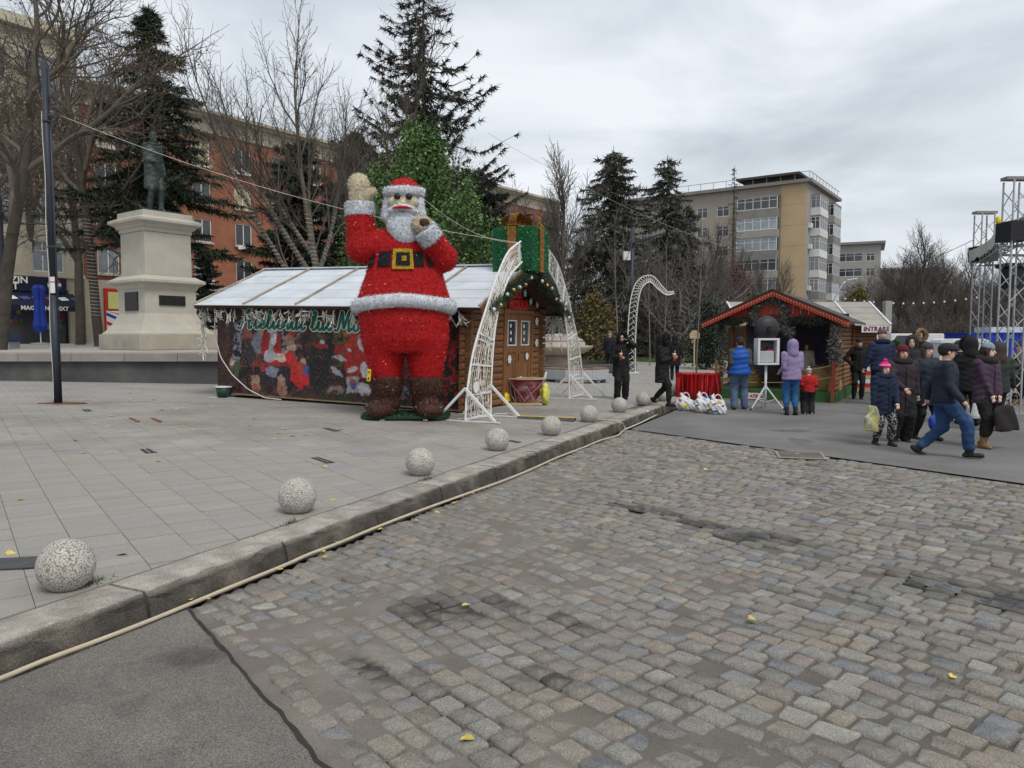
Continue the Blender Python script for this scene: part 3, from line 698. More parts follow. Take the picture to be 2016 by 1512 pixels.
def blades(mb, P, D_, L, W, cols, rs, droop=0.0):
    """thin triangles rooted at P pointing along D_"""
    n = len(P); D_ = D_/(np.linalg.norm(D_, axis=1)[:, None]+1e-9); q = rs.normal(size=(n,3)); S = np.cross(D_, q); S /= np.linalg.norm(S, axis=1)[:, None]+1e-9
    L = np.broadcast_to(L, (n,))[:, None]; W = np.broadcast_to(W, (n,))[:, None]
    tip = P + D_*L; tip[:, 2] -= droop*L[:,0]
    V = np.stack([P - S*W, P + S*W, tip], 1).reshape(-1, 3)
    F_ = np.arange(3*n).reshape(-1, 3); c = np.repeat(cols, 3, 0)
    return V, F_, c
# ---------------------------------------------------------------- chalet
ch = thing('wooden_chalet', 'long wooden log chalet with white board roof and a double door', 'chalet', AW, CH_RZ)
ch.rotation_euler = (math.atan(.024), 0, CH_RZ)
WX, LY, WH, RH = 3.92, 6.72, 2.28, 3.12
_pl = {}
def plank(parent, a, b, h=.145, t=.07, m='log', name='log'):
    """a log board whose axis runs from a to b (horizontal); h high, t thick"""
    a = np.array(a, float); b = np.array(b, float); L = np.linalg.norm(b-a); key = (round(L,3), h, t, m)
    if key not in _pl:
        e = .006
        sec = [(-t/2, -h/2+e+.01), (-t/2-.012, 0), (-t/2, h/2-e-.01), (-t/2+.02, h/2-e), (t/2-.02, h/2-e), (t/2, h/2-e-.01), (t/2, -h/2+e+.01), (t/2-.02, -h/2+e), (-t/2+.02, -h/2+e)]
        n = len(sec); V = [(x, p, q) for x in (0, L) for p, q in sec]
        Fc = [tuple(range(n-1,-1,-1)), tuple(range(n, 2*n))] + [(k, (k+1) % n, (k+1) % n+n, k+n) for k in range(n)]
        me = bpy.data.meshes.new(name); me.from_pydata(V, [], Fc); me.update(); me.materials.append(MATS[m]); _pl[key] = me
    o = bpy.data.objects.new(name, _pl[key]); COL.objects.link(o); o.parent = parent; o.location = a; d = b-a; o.rotation_euler = (0, 0, math.atan2(d[1], d[0])); return o
PH = .145
DX0, DX1, DH = 1.84, 3.33, 2.10
for k in range(16):
    z = PH*(k+.5)+.03
    if z < DH: plank(ch, (-.16,0,z), (DX0-.09,0,z), PH); plank(ch, (DX1+.09,0,z), (WX+.16,0,z), PH)
    else:
        q_ = max(-.16, WX/2-(RH-.05-z-PH/2)*(WX/2)/(RH-WH)); plank(ch, (q_,0,z), (WX-q_,0,z), PH)
    # log ends of the long walls crossing at the corners
    z2 = z + PH/2
    for xx in (0, WX):
        if z2 < WH: plank(ch, (xx,-.17,z2), (xx,-.04,z2), PH*.9, .085); 
    if z2 < WH: plank(ch, (WX,.05,z2), (WX,LY,z2), PH)
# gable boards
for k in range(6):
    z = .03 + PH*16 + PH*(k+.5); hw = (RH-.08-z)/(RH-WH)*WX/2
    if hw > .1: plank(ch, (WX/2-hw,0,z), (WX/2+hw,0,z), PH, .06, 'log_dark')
b = MB(); b.box(.04, WX-.04, .06, LY-.05, .02, WH-.05); b.build('inner_walls', 'log_dark', ch)
b = MB(); b.box(-.035,.035,.0,LY,.03,.12); b.build('sill_board', 'light_wood', ch)
# double door
b = MB(); b.box(DX0-.085,DX0,-.07,.05,.03,DH); b.box(DX1,DX1+.085,-.07,.05,.03,DH); b.box(DX0-.085,DX1+.085,-.075,.05,DH,DH+.10); b.build('door_frame', 'door_wood', ch)
for s_ in (0, 1):
    x0 = DX0+.01 + s_*(DX1-DX0)/2; x1 = x0 + (DX1-DX0)/2 - .02
    b = MB(); b.box(x0,x0+.12,-.05,.0,.05,DH-.01); b.box(x1-.12,x1,-.05,.0,.05,DH-.01)
    for z0, z1 in ((.05,.22),(1.20,1.36),(1.95,DH-.01)): b.box(x0+.12,x1-.12,-.05,.0,z0,z1)
    b.box(x0+.12,x1-.12,-.03,-.01,.22,1.20)
    d = b.build('door', 'door_wood', ch, bevel=.006)
    b = MB(); b.box(x0+.12,x1-.12,-.03,-.015,1.36,1.95); b.build('pane', 'glass_dark', d)
    b = MB(); 
    for (p, q, r, s2) in ((x0+.12,x1-.12,1.36,1.385),(x0+.12,x1-.12,1.925,1.95)): b.box(p,q,-.056,-.031,r,s2)
    for p in (x0+.12, x1-.145): b.box(p,p+.025,-.056,-.031,1.386,1.924)
    b.build('window_trim', 'snow_white', d)
    if s_ == 0: b = MB(); b.tube([(x1-.06,-.06,1.02),(x1-.06,-.09,1.02),(x1-.06,-.09,1.16),(x1-.06,-.06,1.16)], .009, 6); b.build('handle', 'black', d)
# snowflakes
def flake(parent, x, z, r, y=-.075, nm='snowflake'):
    b = MB()
    for k in range(6):
        a = k*math.pi/3; b.add([(x+r*.62*math.cos(a)+r*.4*math.cos(t), y, z+r*.62*math.sin(a)+r*.4*math.sin(t)) for t in np.linspace(0,2*math.pi,8,False)], [tuple(range(8))])
    b.add([(x+r*.5*math.cos(t), y-.002, z+r*.5*math.sin(t)) for t in np.linspace(0,2*math.pi,10,False)], [tuple(range(10))])
    return b.build(nm, 'snow_white', parent)
for x, z, r in ((.95,1.45,.10),(2.05,1.05,.10),(2.7,.55,.09),(3.05,1.10,.09),(3.6,1.95,.10),(3.62,1.42,.10),(1.0,2.05,.08),(3.2,2.42,.09),(3.6,2.36,.09),(2.85,2.6,.09),(3.5,.35,.10),(.6,.6,.08)): flake(ch, x, z, r)
for s_, xx in ((0,DX0+.37),(1,DX1-.37)):
    for dz in (1.5,1.66,1.82): flake(ch, xx+.1*math.sin(dz*40), dz, .05, -.036)
# red letters over the door
text_mesh('lettering', 'ATELIERUL', .33, .02, 'red_paint', ch, (2.08,-.10,2.56), (math.pi/2,0,0), .62, bold=.012)
text_mesh('lettering', 'MOSULUI', .29, .02, 'red_paint', ch, (2.42,-.10,2.30), (math.pi/2,0,0), .82, bold=.012)
# roof boards
OV, FO, BO = .36, .55, .42
sl = (RH-WH)/(WX/2)
def roofpt(q, side, y, up):                                   # q 0 ridge .. 1 eave
    run = WX/2+OV; xx = WX/2 + side*run*q; return np.array([xx, y, RH - sl*run*q + up])
NR = 5
for side in (-1, 1):
    for r in range(NR):
        q0, q1 = r/NR, (r+1)/NR + .025
        y = -FO
        bays = np.linspace(-FO, LY+BO, 6)
        for k in range(5):
            A_, B_ = bays[k]+.003, bays[k+1]-.003
            u0 = .050 + .012*(NR-r)/NR; u1 = .072 + .006
            P = [roofpt(q0,side,A_,.035), roofpt(q1,side,A_,.047), roofpt(q1,side,B_,.047), roofpt(q0,side,B_,.035), roofpt(q0,side,A_,.05), roofpt(q1,side,A_,.062), roofpt(q1,side,B_,.062), roofpt(q0,side,B_,.05)]
            if side == 1: P = [P[i] for i in (3,2,1,0,7,6,5,4)]
            MB().hexa(P).build('roof_board', 'roof_white', ch)
    for k, y in enumerate(np.linspace(-FO+.02, LY+BO-.02, 6)):
        b = MB(); b.obox(roofpt(0,side,y,.082), roofpt(1.015,side,y,.084), .05, .03, up=(0,0,1)); b.build('roof_batten', 'batten', ch)
    b = MB(); b.obox(roofpt(.0,side,-FO-.02,-.02), roofpt(1.01,side,-FO-.02,-.02), .03, .14); b.build('barge_board', 'door_wood', ch)
    b = MB(); b.obox(roofpt(.0,side,LY+BO+.02,-.0), roofpt(1.01,side,LY+BO+.02,-.0), .03, .12); b.build('barge_board', 'light_wood', ch)
    b = MB(); P = [roofpt(0,side,-FO+.01,.0), roofpt(1,side,-FO+.01,.0), roofpt(1,side,LY+BO-.01,.0), roofpt(0,side,LY+BO-.01,.0)]
    P += [p + np.array([0,0,.03]) for p in P]; P = [P[i] for i in ((0,1,2,3,4,5,6,7) if side < 0 else (3,2,1,0,7,6,5,4))]; MB().hexa(P).build('roof_deck', 'log_dark', ch)
    b = MB(); e0 = roofpt(1.0,side,-FO,-.01); e1_ = roofpt(1.0,side,LY+BO,-.01); b.obox(e0, e1_, .04, .05); b.build('eave_board', 'log_dark', ch)
b = MB(); b.obox((WX/2,-FO,RH+.08), (WX/2,LY+BO,RH+.08), .16, .03); b.build('ridge_cap', 'roof_white', ch)

# ---------------------------------------------------------------- printed banner on the long wall
def banner_paint(Yy, Zz):
    """u: 0 at the far end of the wall .. 1 at the near corner; v: 0 bottom .. 1 top"""
    u0_, v0_ = Yy, Zz; N = Yy.shape; u = u0_ + .016*(vnoise(u0_*38, v0_*13, 41, 3)-.5) + .006*(vnoise(u0_*120, v0_*40, 42, 2)-.5); v = v0_ + .05*(vnoise(u0_*36+9, v0_*12, 43, 3)-.5) + .02*(vnoise(u0_*110, v0_*38+7, 44, 2)-.5); n1 = vnoise(u*40, v*14, 1); n2 = vnoise(u*90, v*30, 2); n3 = vnoise(u*9, v*3, 4)
    img = np.zeros(N+(3,)); img[:] = (.030,.016,.014)
    img += (n1[...,None]-.5)*np.array([.06,.03,.025]) + (n3[...,None]-.45)*np.array([.09,.03,.02])
    def put(mask, c, a=1.0):
        m = (np.clip(mask, 0, 1)*a)[..., None]; img[:] = img*(1-m) + np.array(c)*m
    def ell(cx, cy, rx, ry, rot=0.0, soft=.12):
        dx = (u-cx)*3.05; dy = v-cy; c, s = math.cos(rot), math.sin(rot); p = dx*c+dy*s; q = -dx*s+dy*c
        return np.clip((1-np.sqrt((p/(rx*3.05))**2+(q/ry)**2))/soft, 0, 1)
    def rect(x0, x1, y0, y1): return ((u > x0) & (u < x1) & (v > y0) & (v < y1)).astype(float)
    # first picture: shelves, a frosted tree, figures round a table
    put(rect(.10,.39,.30,.86)*(n2 > .50), (.14,.045,.03), .8); put(rect(.12,.36,.62,.82)*(n1 > .52), (.28,.09,.07), .8)
    put(rect(.245,.29,.45,.82)*((u*260) % 1 > .4), (.20,.10,.05), .8)
    put(rect(.075,.115,.35,.80)*(n2 > .48), (.20,.25,.34), .85); put(rect(.30,.345,.42,.80)*(n2 > .5), (.22,.25,.33), .8); put(rect(.34,.39,.35,.8)*(n2 > .62), (.16,.16,.18), .8)
    put(ell(.195,.58,.032,.13,-.35), (.16,.18,.25)); put(ell(.155,.45,.022,.12), (.028,.028,.035)); put(ell(.205,.70,.016,.05), (.34,.20,.14)); put(ell(.205,.755,.017,.032), (.035,.02,.018))
    put(ell(.25,.55,.05,.20), (.30,.015,.015)); put(ell(.252,.53,.014,.19), (.36,.35,.37)); put(ell(.262,.67,.015,.055), (.42,.30,.25)); put(ell(.262,.62,.016,.065), (.55,.55,.57)); put(ell(.258,.74,.028,.05,.3), (.55,.56,.60))
    put(ell(.27,.40,.05,.11), (.40,.02,.02)); put(ell(.245,.43,.03,.07), (.40,.40,.44)); put(ell(.29,.42,.030,.05), (.55,.48,.40))
    put(ell(.335,.42,.020,.12,.15), (.42,.015,.015)); put(ell(.36,.27,.030,.20,.42), (.45,.015,.015)); put(ell(.40,.20,.02,.08,.8), (.48,.02,.02)); put(ell(.345,.54,.022,.05), (.40,.30,.24)); put(ell(.335,.62,.024,.065), (.30,.16,.10)); put(ell(.345,.69,.015,.05), (.45,.02,.03))
    put(ell(.315,.47,.03,.018,.5), (.42,.29,.22))
    put(rect(.165,.36,.325,.355), (.25,.02,.02)); put(rect(.18,.34,.12,.32), (.016,.014,.02)); put(ell(.255,.26,.03,.06), (.20,.22,.30)); put(ell(.215,.29,.015,.04), (.38,.02,.02))
    for cx in (.18,.30): put(ell(cx,.10,.023,.11), (.24,.15,.09)); put(ell(cx-.012,.19,.010,.025), (.28,.18,.11)); put(ell(cx,.17,.018,.055), (.30,.20,.13)); put(ell(cx,.09,.010,.03), (.35,.05,.05))
    put(ell(.07,.34,.018,.07,0,.9), (.75,.55,.45), .9); put(ell(.085,.28,.03,.12)*(n1 > .5), (.05,.09,.04), .8)
    put(ell(.39,.33,.018,.09), (.30,.06,.04)); put(ell(.392,.40,.011,.03), (.42,.28,.2)); put(ell(.41,.30,.012,.06), (.05,.08,.25))
    # second picture: a warm fire, an armchair, a red robe with white fur
    put(rect(.435,.66,.45,.84)*np.clip((n3-.25)*3,0,1), (.30,.11,.015), .85); put(ell(.60,.72,.08,.18,0,.8)*(n1 > .42), (.50,.23,.03), .9); put(ell(.545,.60,.035,.3,0,.4)*(n2 > .42), (.10,.085,.025), .9); put(ell(.47,.70,.03,.22,0,.5)*(n2 > .45), (.09,.06,.02), .9)
    put(ell(.46,.33,.05,.30), (.014,.012,.014)); put(ell(.51,.52,.02,.10,.3), (.010,.010,.012)); put(ell(.47,.565,.03,.035), (.30,.02,.02)); put(ell(.475,.60,.012,.02), (.5,.48,.46)); put(ell(.54,.52,.02,.07), (.28,.02,.02))
    put(ell(.60,.56,.035,.16,-.25), (.46,.03,.015)); put(ell(.615,.40,.055,.17,.2), (.40,.02,.012)); put(ell(.64,.60,.024,.10,.15), (.62,.60,.60)); put(ell(.625,.685,.014,.03), (.45,.30,.24)); put(ell(.585,.525,.012,.025), (.66,.64,.64)); put(ell(.65,.34,.022,.09,.2), (.62,.60,.62)); put(ell(.60,.34,.022,.035,.5), (.55,.52,.52)); put(ell(.645,.14,.03,.07), (.55,.52,.54)); put(ell(.60,.22,.03,.10,.4), (.30,.02,.015))
    put(ell(.545,.44,.035,.018,-.1), (.40,.38,.37)); put(ell(.535,.30,.030,.03,-.6), (.36,.33,.36)); put(rect(.575,.625,.09,.26), (.33,.33,.32)); put(ell(.60,.175,.016,.055), (.07,.08,.28)); put(ell(.60,.20,.010,.025), (.38,.06,.06))
    put(ell(.53,.11,.035,.05), (.22,.16,.15)); put(rect(.47,.80,.0,.10)*(n1 > .5), (.022,.040,.018), .9); put(rect(0,.35,.0,.06)*(n1 > .55), (.12,.04,.03), .7)
    # last picture towards the corner: dark with poinsettias and packages
    put(rect(.70,1.0,0,1.0), (.022,.012,.013), .7); put(rect(.72,1.0,.05,.8)*(n1 > .60), (.22,.012,.018), .8); put(rect(.80,1.0,.05,.95)*(vnoise(u*60,v*20,9) > .66), (.30,.02,.03), .8); put(ell(.80,.13,.02,.07)*(n2 > .45), (.30,.32,.36), .8); put(ell(.74,.10,.03,.06), (.30,.20,.19), .7); put(rect(.86,.92,.28,.62), (.014,.012,.014), .6)
    img *= (.55+.9*vnoise(u*170, v*56, 15, 2))[...,None]; img *= (.55+.65*n1)[...,None]
    put((vnoise(u*230, v*75, 16, 1) > .88).astype(float), (.36,.28,.22), .35); put((vnoise(u*200, v*66, 17, 1) > .90).astype(float), (.38,.05,.04), .5)
    return np.clip(img, .004, 1)
NYB, NZB = 430, 140
yy = np.linspace(LY+.02, .06, NYB); zz = np.linspace(.07, 2.20, NZB); Yg, Zg = np.meshgrid(yy, zz)
un = (LY+.02-Yg)/(LY-.04); vn = (Zg-.07)/2.13
pc = banner_paint(un, vn).reshape(-1, 3)
sag = .012*vnoise(Yg*1.2, Zg*.8, 31) 
Vb = np.stack([(-.062-sag).ravel(), Yg.ravel(), Zg.ravel()], 1)
i0 = (np.arange(NZB-1)[:, None]*NYB + np.arange(NYB-1)[None]).ravel(); Fb = np.stack([i0, i0+1, i0+1+NYB, i0+NYB], 1)
ban = thing('printed_banner', 'long dark printed Christmas banner with green script lettering on the chalet wall', 'banner', AW, CH_RZ); ban.rotation_euler = ch.rotation_euler
mesh_obj('picture_print', Vb, Fb, 'print', ban, True, pc)
# script letters as flat strokes: (x, z) polylines in units of x-height
GL = {'A': ([[(-.35,.1),(-.15,-.05),(.15,.25),(.75,1.9),(.95,2.05),(1.0,1.7),(1.0,.15),(1.15,0),(1.35,.2)],[(.1,.75),(.6,.9),(1.25,.85)]],1.4),
 't': ([[(.05,.35),(.3,1.0),(.42,1.75),(.3,.3),(.42,0),(.7,.25)],[(.02,1.12),(.72,1.2)]],.68),
 'e': ([[(.0,.3),(.45,.5),(.55,.85),(.3,1.0),(.12,.6),(.18,.12),(.42,0),(.75,.3)]],.72),
 'l': ([[(.0,.3),(.42,1.3),(.42,1.95),(.22,1.9),(.16,.9),(.22,.15),(.4,0),(.62,.28)]],.6),
 'i': ([[(.0,.3),(.22,.95),(.22,.25),(.34,0),(.58,.28)],[(.24,1.38),(.28,1.46)]],.55),
 'r': ([[(.0,.3),(.18,1.0),(.26,.88),(.52,.92),(.42,.3),(.52,.0),(.76,.28)]],.72),
 'u': ([[(.0,.3),(.18,.95),(.18,.25),(.34,0),(.62,.4),(.68,.95),(.66,.25),(.78,0),(1.0,.28)]],.96),
 'M': ([[(-.3,.1),(-.1,0),(.1,.3),(.3,1.9),(.42,1.9),(.62,.45),(.72,.45),(1.1,1.95),(1.22,1.9),(1.18,.2),(1.3,0),(1.5,.25)]],1.5),
 'o': ([[(.35,1.0),(.1,.8),(.08,.25),(.3,0),(.55,.3),(.52,.8),(.35,1.0),(.55,.85),(.85,.9)]],.8),
 's': ([[(.0,.3),(.35,1.0),(.38,.7),(.55,.3),(.35,0),(.08,.12)],[(.3,-.3),(.24,-.5)]],.65),
 'C': ([[(1.1,1.6),(.85,1.95),(.4,1.7),(.15,.9),(.3,.15),(.7,0),(1.2,.4)]],1.25),
 'a': ([[(.55,.9),(.3,1.0),(.08,.6),(.15,.1),(.4,.1),(.58,.9),(.55,.2),(.68,0),(.9,.28)]],.85),
 'c': ([[(.55,.85),(.35,1.0),(.1,.6),(.18,.1),(.42,0),(.7,.28)]],.68),
 'n': ([[(.0,.3),(.16,.95),(.16,.0),(.24,.6),(.5,.98),(.6,.8),(.58,.2),(.7,0),(.92,.28)]],.88), ' ': ([],.55)}
def smooth_path(p, n=6):
    p = np.array(p, float); q = np.vstack([2*p[0]-p[1], p, 2*p[-1]-p[-2]]); out = []
    for i in range(1, len(q)-2):
        for t in np.linspace(0, 1, n, False):
            a, b_, c, d = q[i-1], q[i], q[i+1], q[i+2]; out.append(.5*(2*b_ + (c-a)*t + (2*a-5*b_+4*c-d)*t*t + (3*b_-a-3*c+d)*t**3))
    out.append(p[-1]); return np.array(out)
def ribbon(mb, p, w, xo):
    T = np.gradient(p, axis=0); T /= np.linalg.norm(T, axis=1)[:, None]+1e-9; Nn = np.stack([-T[:,1], T[:,0]], 1); wv_ = w*(.75+.45*np.abs(T[:,1]))[:, None]
    a = p + Nn*wv_; c = p - Nn*wv_; n = len(p); V = [(xo, -q[0], q[1]) for q in a] + [(xo, -q[0], q[1]) for q in c]
    mb.add(V, [(i, i+1, n+i+1, n+i) for i in range(n-1)])
    for e_, sgn in ((0,-1),(n-1,1)):
        cc = p[e_]; rr = wv_[e_][0]; mb.add([(xo, -(cc[0]+rr*math.cos(t)), cc[1]+rr*math.sin(t)) for t in np.linspace(0,2*math.pi,8,False)], [tuple(range(8))])
xcur = 0; sc = .205; zb = 1.63; y0 = 5.98
for chx in 'Atelierul lui Mos Craciun':
    st, adv = GL.get(chx, ([], .6)); 
    if st:
        bo_, bi_ = MB(), MB()
        for s_ in st:
            p = smooth_path(s_)*sc; p[:,0] = p[:,0]*1.22 + xcur*sc + .10*p[:,1] - y0; p[:,1] += zb - .004*(xcur*sc)
            ribbon(bo_, p, .048, -.082); ribbon(bi_, p, .030, -.087)
        o = bo_.build('letter', 'letter_white', ban); bi_.build('letter_face', 'green_letter', o)
    xcur += adv*1.36
# ---------------------------------------------------------------- frosted white branches hanging under the eave
rs = np.random.RandomState(3)
def white_branch(mb, p, d, L, n=26):
    d = np.array(d, float); d /= np.linalg.norm(d); pts = [np.array(p) + d*L*t + np.array([0,0,-.35*L*t*t]) for t in np.linspace(0,1,5)]
    mb.tube(pts, [.012,.010,.009,.007,.004], 4, (.5,.47,.40))
    for k in range(n):
        t = rs.uniform(.05,1); q = np.array(p)+d*L*t+np.array([0,0,-.35*L*t*t]); dd = d*.8 + rs.normal(0,.65,3) + np.array([0,0,-.35]); dd /= np.linalg.norm(dd)
        l = rs.uniform(.09,.19)*(1.2-t*.5); w = .010; s_ = np.cross(dd, rs.normal(size=3)); s_ /= np.linalg.norm(s_); c = np.array([.74,.72,.67])*rs.uniform(.75,1.12)
        mb.add([q-s_*w, q+s_*w, q+dd*l+s_*w*.6, q+dd*l-s_*w*.6], [(0,1,2,3)], c)
wg = thing('frosted_garland', 'frosted white fir garland hanging under the chalet eave above the banner', 'garland', AW, CH_RZ); wg.rotation_euler = ch.rotation_euler
ez = roofpt(1,-1,0,-.03)
for k in range(22):
    y = LY+.30 - k*(LY+.5)/21.5
    b = MB()
    for j in range(2): white_branch(b, (ez[0]+.06+rs.uniform(-.03,.05), y+rs.uniform(-.12,.12), ez[2]-.02), (rs.uniform(-.22,.08), rs.uniform(-.9,.9), -.75), rs.uniform(.13,.27), 12)
    b.build('branch', 'white_needle', wg, col=True)
b = MB(); 
for j in range(5): white_branch(b, (ez[0]+.2, LY+.35, ez[2]-.05), (rs.uniform(-.1,.3), rs.uniform(-.3,.3), -1), rs.uniform(.6,1.0), 40)
b.build('hanging_spray', 'white_needle', wg, col=True)
wg2 = thing('frosted_garland', 'frosted white spray hanging from the far front corner of the chalet roof', 'garland', AW, CH_RZ); wg2.rotation_euler = ch.rotation_euler
b = MB(); ez2 = roofpt(1,1,0,-.03)
for j in range(9): white_branch(b, (ez2[0]-.03, -.35+rs.uniform(-.1,.25), ez2[2]), (rs.uniform(-.5,.5), rs.uniform(-.6,.6), -.8), rs.uniform(.4,.75), 30)
b.build('branch', 'white_needle', wg2, col=True)
# fir garland round the gable with gold balls
gg = thing('fir_garland', 'dark green fir garland with gold balls round the chalet gable', 'garland', AW, CH_RZ); gg.rotation_euler = ch.rotation_euler
path = [roofpt(q,-1,-FO-.08,-.06) for q in np.linspace(.92,0,22)] + [roofpt(q,1,-FO-.08,-.06) for q in np.linspace(.05,1.0,23)]
P = []; Dd = []
for p in path:
    for k in range(150): P.append(p + rs.normal(0,.055,3)); Dd.append(rs.normal(size=3)+np.array([0,-.4,-.1]))
cl = np.array([.026,.046,.022])*rs.uniform(.6,1.7,(len(P),1))
V, Fc, c = blades(None, np.array(P), np.array(Dd), rs.uniform(.08,.17,len(P)), .007, cl, rs); mesh_obj('fir_sprays', V, Fc, 'fir', gg, False, c)
for k in range(0, 44, 3):
    b = MB(); p = path[k] + np.array([0,-.11,rs.uniform(-.12,.05)]); sphere_mesh(b, p, .042, 10, 7); b.build('ball', 'gold_ball' if k % 2 else 'white_metal', gg, True)
# ---------------------------------------------------------------- light arch with two lattice legs
def arch_curve(pts, n=30): return smooth_path(pts, 8)
OUT = smooth_path([(3.30,0),(3.22,.55),(2.97,1.28),(2.52,1.98),(1.98,2.72),(1.42,3.30),(.78,3.60)], 6)
INN = smooth_path([(2.24,0),(2.22,.55),(2.15,1.17),(2.02,1.76),(1.78,2.27),(1.36,2.80),(.72,3.17)], 6)
arch = thing('light_arch', 'white wire lattice arch with light strings in front of the chalet door', 'light arch', frame(2.06,-.72), CH_RZ)
for sgn in (-1, 1):
    leg = MB()
    leg.tube([(sgn*p[0],0,p[1]+.02) for p in OUT], .022, 6); leg.tube([(sgn*p[0],0,p[1]+.02) for p in INN], .022, 6)
    fr_ = leg.build('leg_frame', 'white_metal', arch)
    for k in (0,5,10,15,20,25,30,35):
        b = MB(); a, c = OUT[min(k,36)], INN[min(k,36)]; b.obox((sgn*a[0],0,a[1]+.03), (sgn*c[0],0,c[1]+.03), .035, .035); b.build('rung', 'white_metal', arch)
    b = MB(); rs2 = np.random.RandomState(5+sgn)
    for j in range(15):                                       # hanging strings of lights
        f = (j+.5)/15
        pts = [(OUT[k]*(1-f) + INN[k]*f) for k in range(0,37,2)]
        b.tube([(sgn*(p[0]+rs2.normal(0,.006)), rs2.normal(0,.012), p[1]+.03) for p in pts], .0055, 4)
        for k in range(0, 36):
            if rs2.rand() < .62:
                p = OUT[k]*(1-f)+INN[k]*f; dx = rs2.uniform(-.05,.05); dz = rs2.uniform(-.05,.05); b.obox((sgn*p[0],.0,p[1]+.03), (sgn*(p[0]+dx),.0,p[1]+.03+dz), .011, .011)
    b.build('light_strings', 'led_wire', arch)
    b = MB()
    for j in range(9):                                        # star-like crossed bars
        k = rs2.randint(3,34); f = rs2.uniform(.25,.75); p = OUT[k]*(1-f)+INN[k]*f; a = rs2.uniform(0,3.1); l = .16
        b.obox((sgn*(p[0]-l*math.cos(a)),-.02,p[1]-l*math.sin(a)+.03), (sgn*(p[0]+l*math.cos(a)),-.02,p[1]+l*math.sin(a)+.03), .02, .02)
    b.build('crossed_bars', 'white_metal', arch)
    for xb in (OUT[0][0], INN[0][0]):
        for dy in (-.62, .62):
            b = MB(); b.obox((sgn*xb,0,.62), (sgn*xb,dy,.02), .045, .045); b.build('stay', 'white_metal', arch)
        b = MB(); b.box(sgn*xb-.025, sgn*xb+.025, -.72, .72, 0, .02); b.build('foot_bar', 'white_metal', arch)
    b = MB(); b.box(min(sgn*OUT[0][0],sgn*INN[0][0]), max(sgn*OUT[0][0],sgn*INN[0][0]), -.02, .02, .022, .06); b.build('base_bar', 'white_metal', arch)
b = MB(); p = OUT[3]; b.lathe([(.0,0),(.11,0),(.11,.012),(0,.012)], 14); o = b.build('round_tag', 'snow_white', arch, loc=(-2.95,-.04,.62)); o.rotation_euler = (math.pi/2,0,0)
# ---------------------------------------------------------------- gift box on the arch
GB = .95
gft = thing('gift_box', 'big green tinsel gift box with gold ribbon and bow on top of the arch', 'gift box', frame(2.02,-.40) + np.array([0,0,3.02]), CH_RZ)
def tinsel_on(V, Fc, n, L, W, cols, rs, off=.0):
    V = np.asarray(V); tri = []
    for f in Fc:
        for k in range(1, len(f)-1): tri.append((f[0], f[k], f[k+1]))
    tri = np.array(tri); a, b_, c = V[tri[:,0]], V[tri[:,1]], V[tri[:,2]]; nn = np.cross(b_-a, c-a); ar = np.linalg.norm(nn, axis=1); nn = nn/(ar[:,None]+1e-12)
    k = rs.choice(len(tri), n, p=ar/ar.sum()); r1 = np.sqrt(rs.rand(n,1)); r2 = rs.rand(n,1)
    P = a[k]*(1-r1) + b_[k]*r1*(1-r2) + c[k]*r1*r2; D_ = nn[k]*rs.uniform(.15,.8,(n,1)) + rs.normal(0,.6,(n,3))
    cc = np.array(cols)[rs.randint(len(cols), size=n)]*rs.uniform(.6,1.35,(n,1))
    return blades(None, P + nn[k]*off, D_, rs.uniform(.6,1.2,n)*L, W, cc, rs)
def tinselled(name, mb, core, cols, n, L, W, parent, rs, smooth=False):
    V0 = np.concatenate(mb.v); F0 = mb.f; o = mesh_obj(name, V0, F0, 'tinsel_core', parent, smooth, np.tile(np.array(core), (len(V0),1)))
    V, Fc, c = tinsel_on(V0, F0, n, L, W, cols, rs); t = mesh_obj('tinsel', V, Fc, 'tinsel', o, False, c); t['kind'] = 'stuff'; return o
rs = np.random.RandomState(8); h = GB/2
GRN = [(.012,.16,.055),(.02,.26,.09),(.008,.09,.03),(.03,.34,.13)]; GLD = [(.44,.22,.04),(.56,.31,.06),(.32,.15,.03)]
b = MB(); b.box(-h,h,-h,h,0,GB); tinselled('box', b, (.008,.075,.028), GRN, 9000, .05, .007, gft, rs)
b = MB()
for s_ in (-1,1):
    b.box(-.10,.10,s_*(h+.03)-.012,s_*(h+.03)+.012,-.01,GB+.02); b.box(s_*(h+.03)-.012,s_*(h+.03)+.012,-.10,.10,-.01,GB+.02)
b.box(-.10,.10,-h-.04,h+.04,GB+.021,GB+.045); b.box(-h-.04,h+.04,-.10,.10,GB+.046,GB+.07); tinselled('ribbon', b, (.22,.10,.02), GLD, 2600, .04, .006, gft, rs)
for a0 in (0, math.pi/2, math.pi, 1.5*math.pi):
    b = MB(); ca, sa = math.cos(a0), math.sin(a0); loop = []
    for t in np.linspace(-.15, math.pi+.35, 14):
        r = .23; xx = .24 - r*math.cos(t)*1.0; zz = .14 + r*math.sin(t)*.85; loop.append((xx-.01, zz+GB))
    for (x0,z0),(x1,z1) in zip(loop, loop[1:]):
        P = [(ca*x-sa*w, sa*x+ca*w, z) for x, z in ((x0,z0),(x1,z1)) for w in (-.10,.10)]
        b.add(P, [(0,1,3,2),(2,3,1,0)])
    tinselled('bow_loop', b, (.26,.12,.02), GLD, 700, .03, .006, gft, rs)
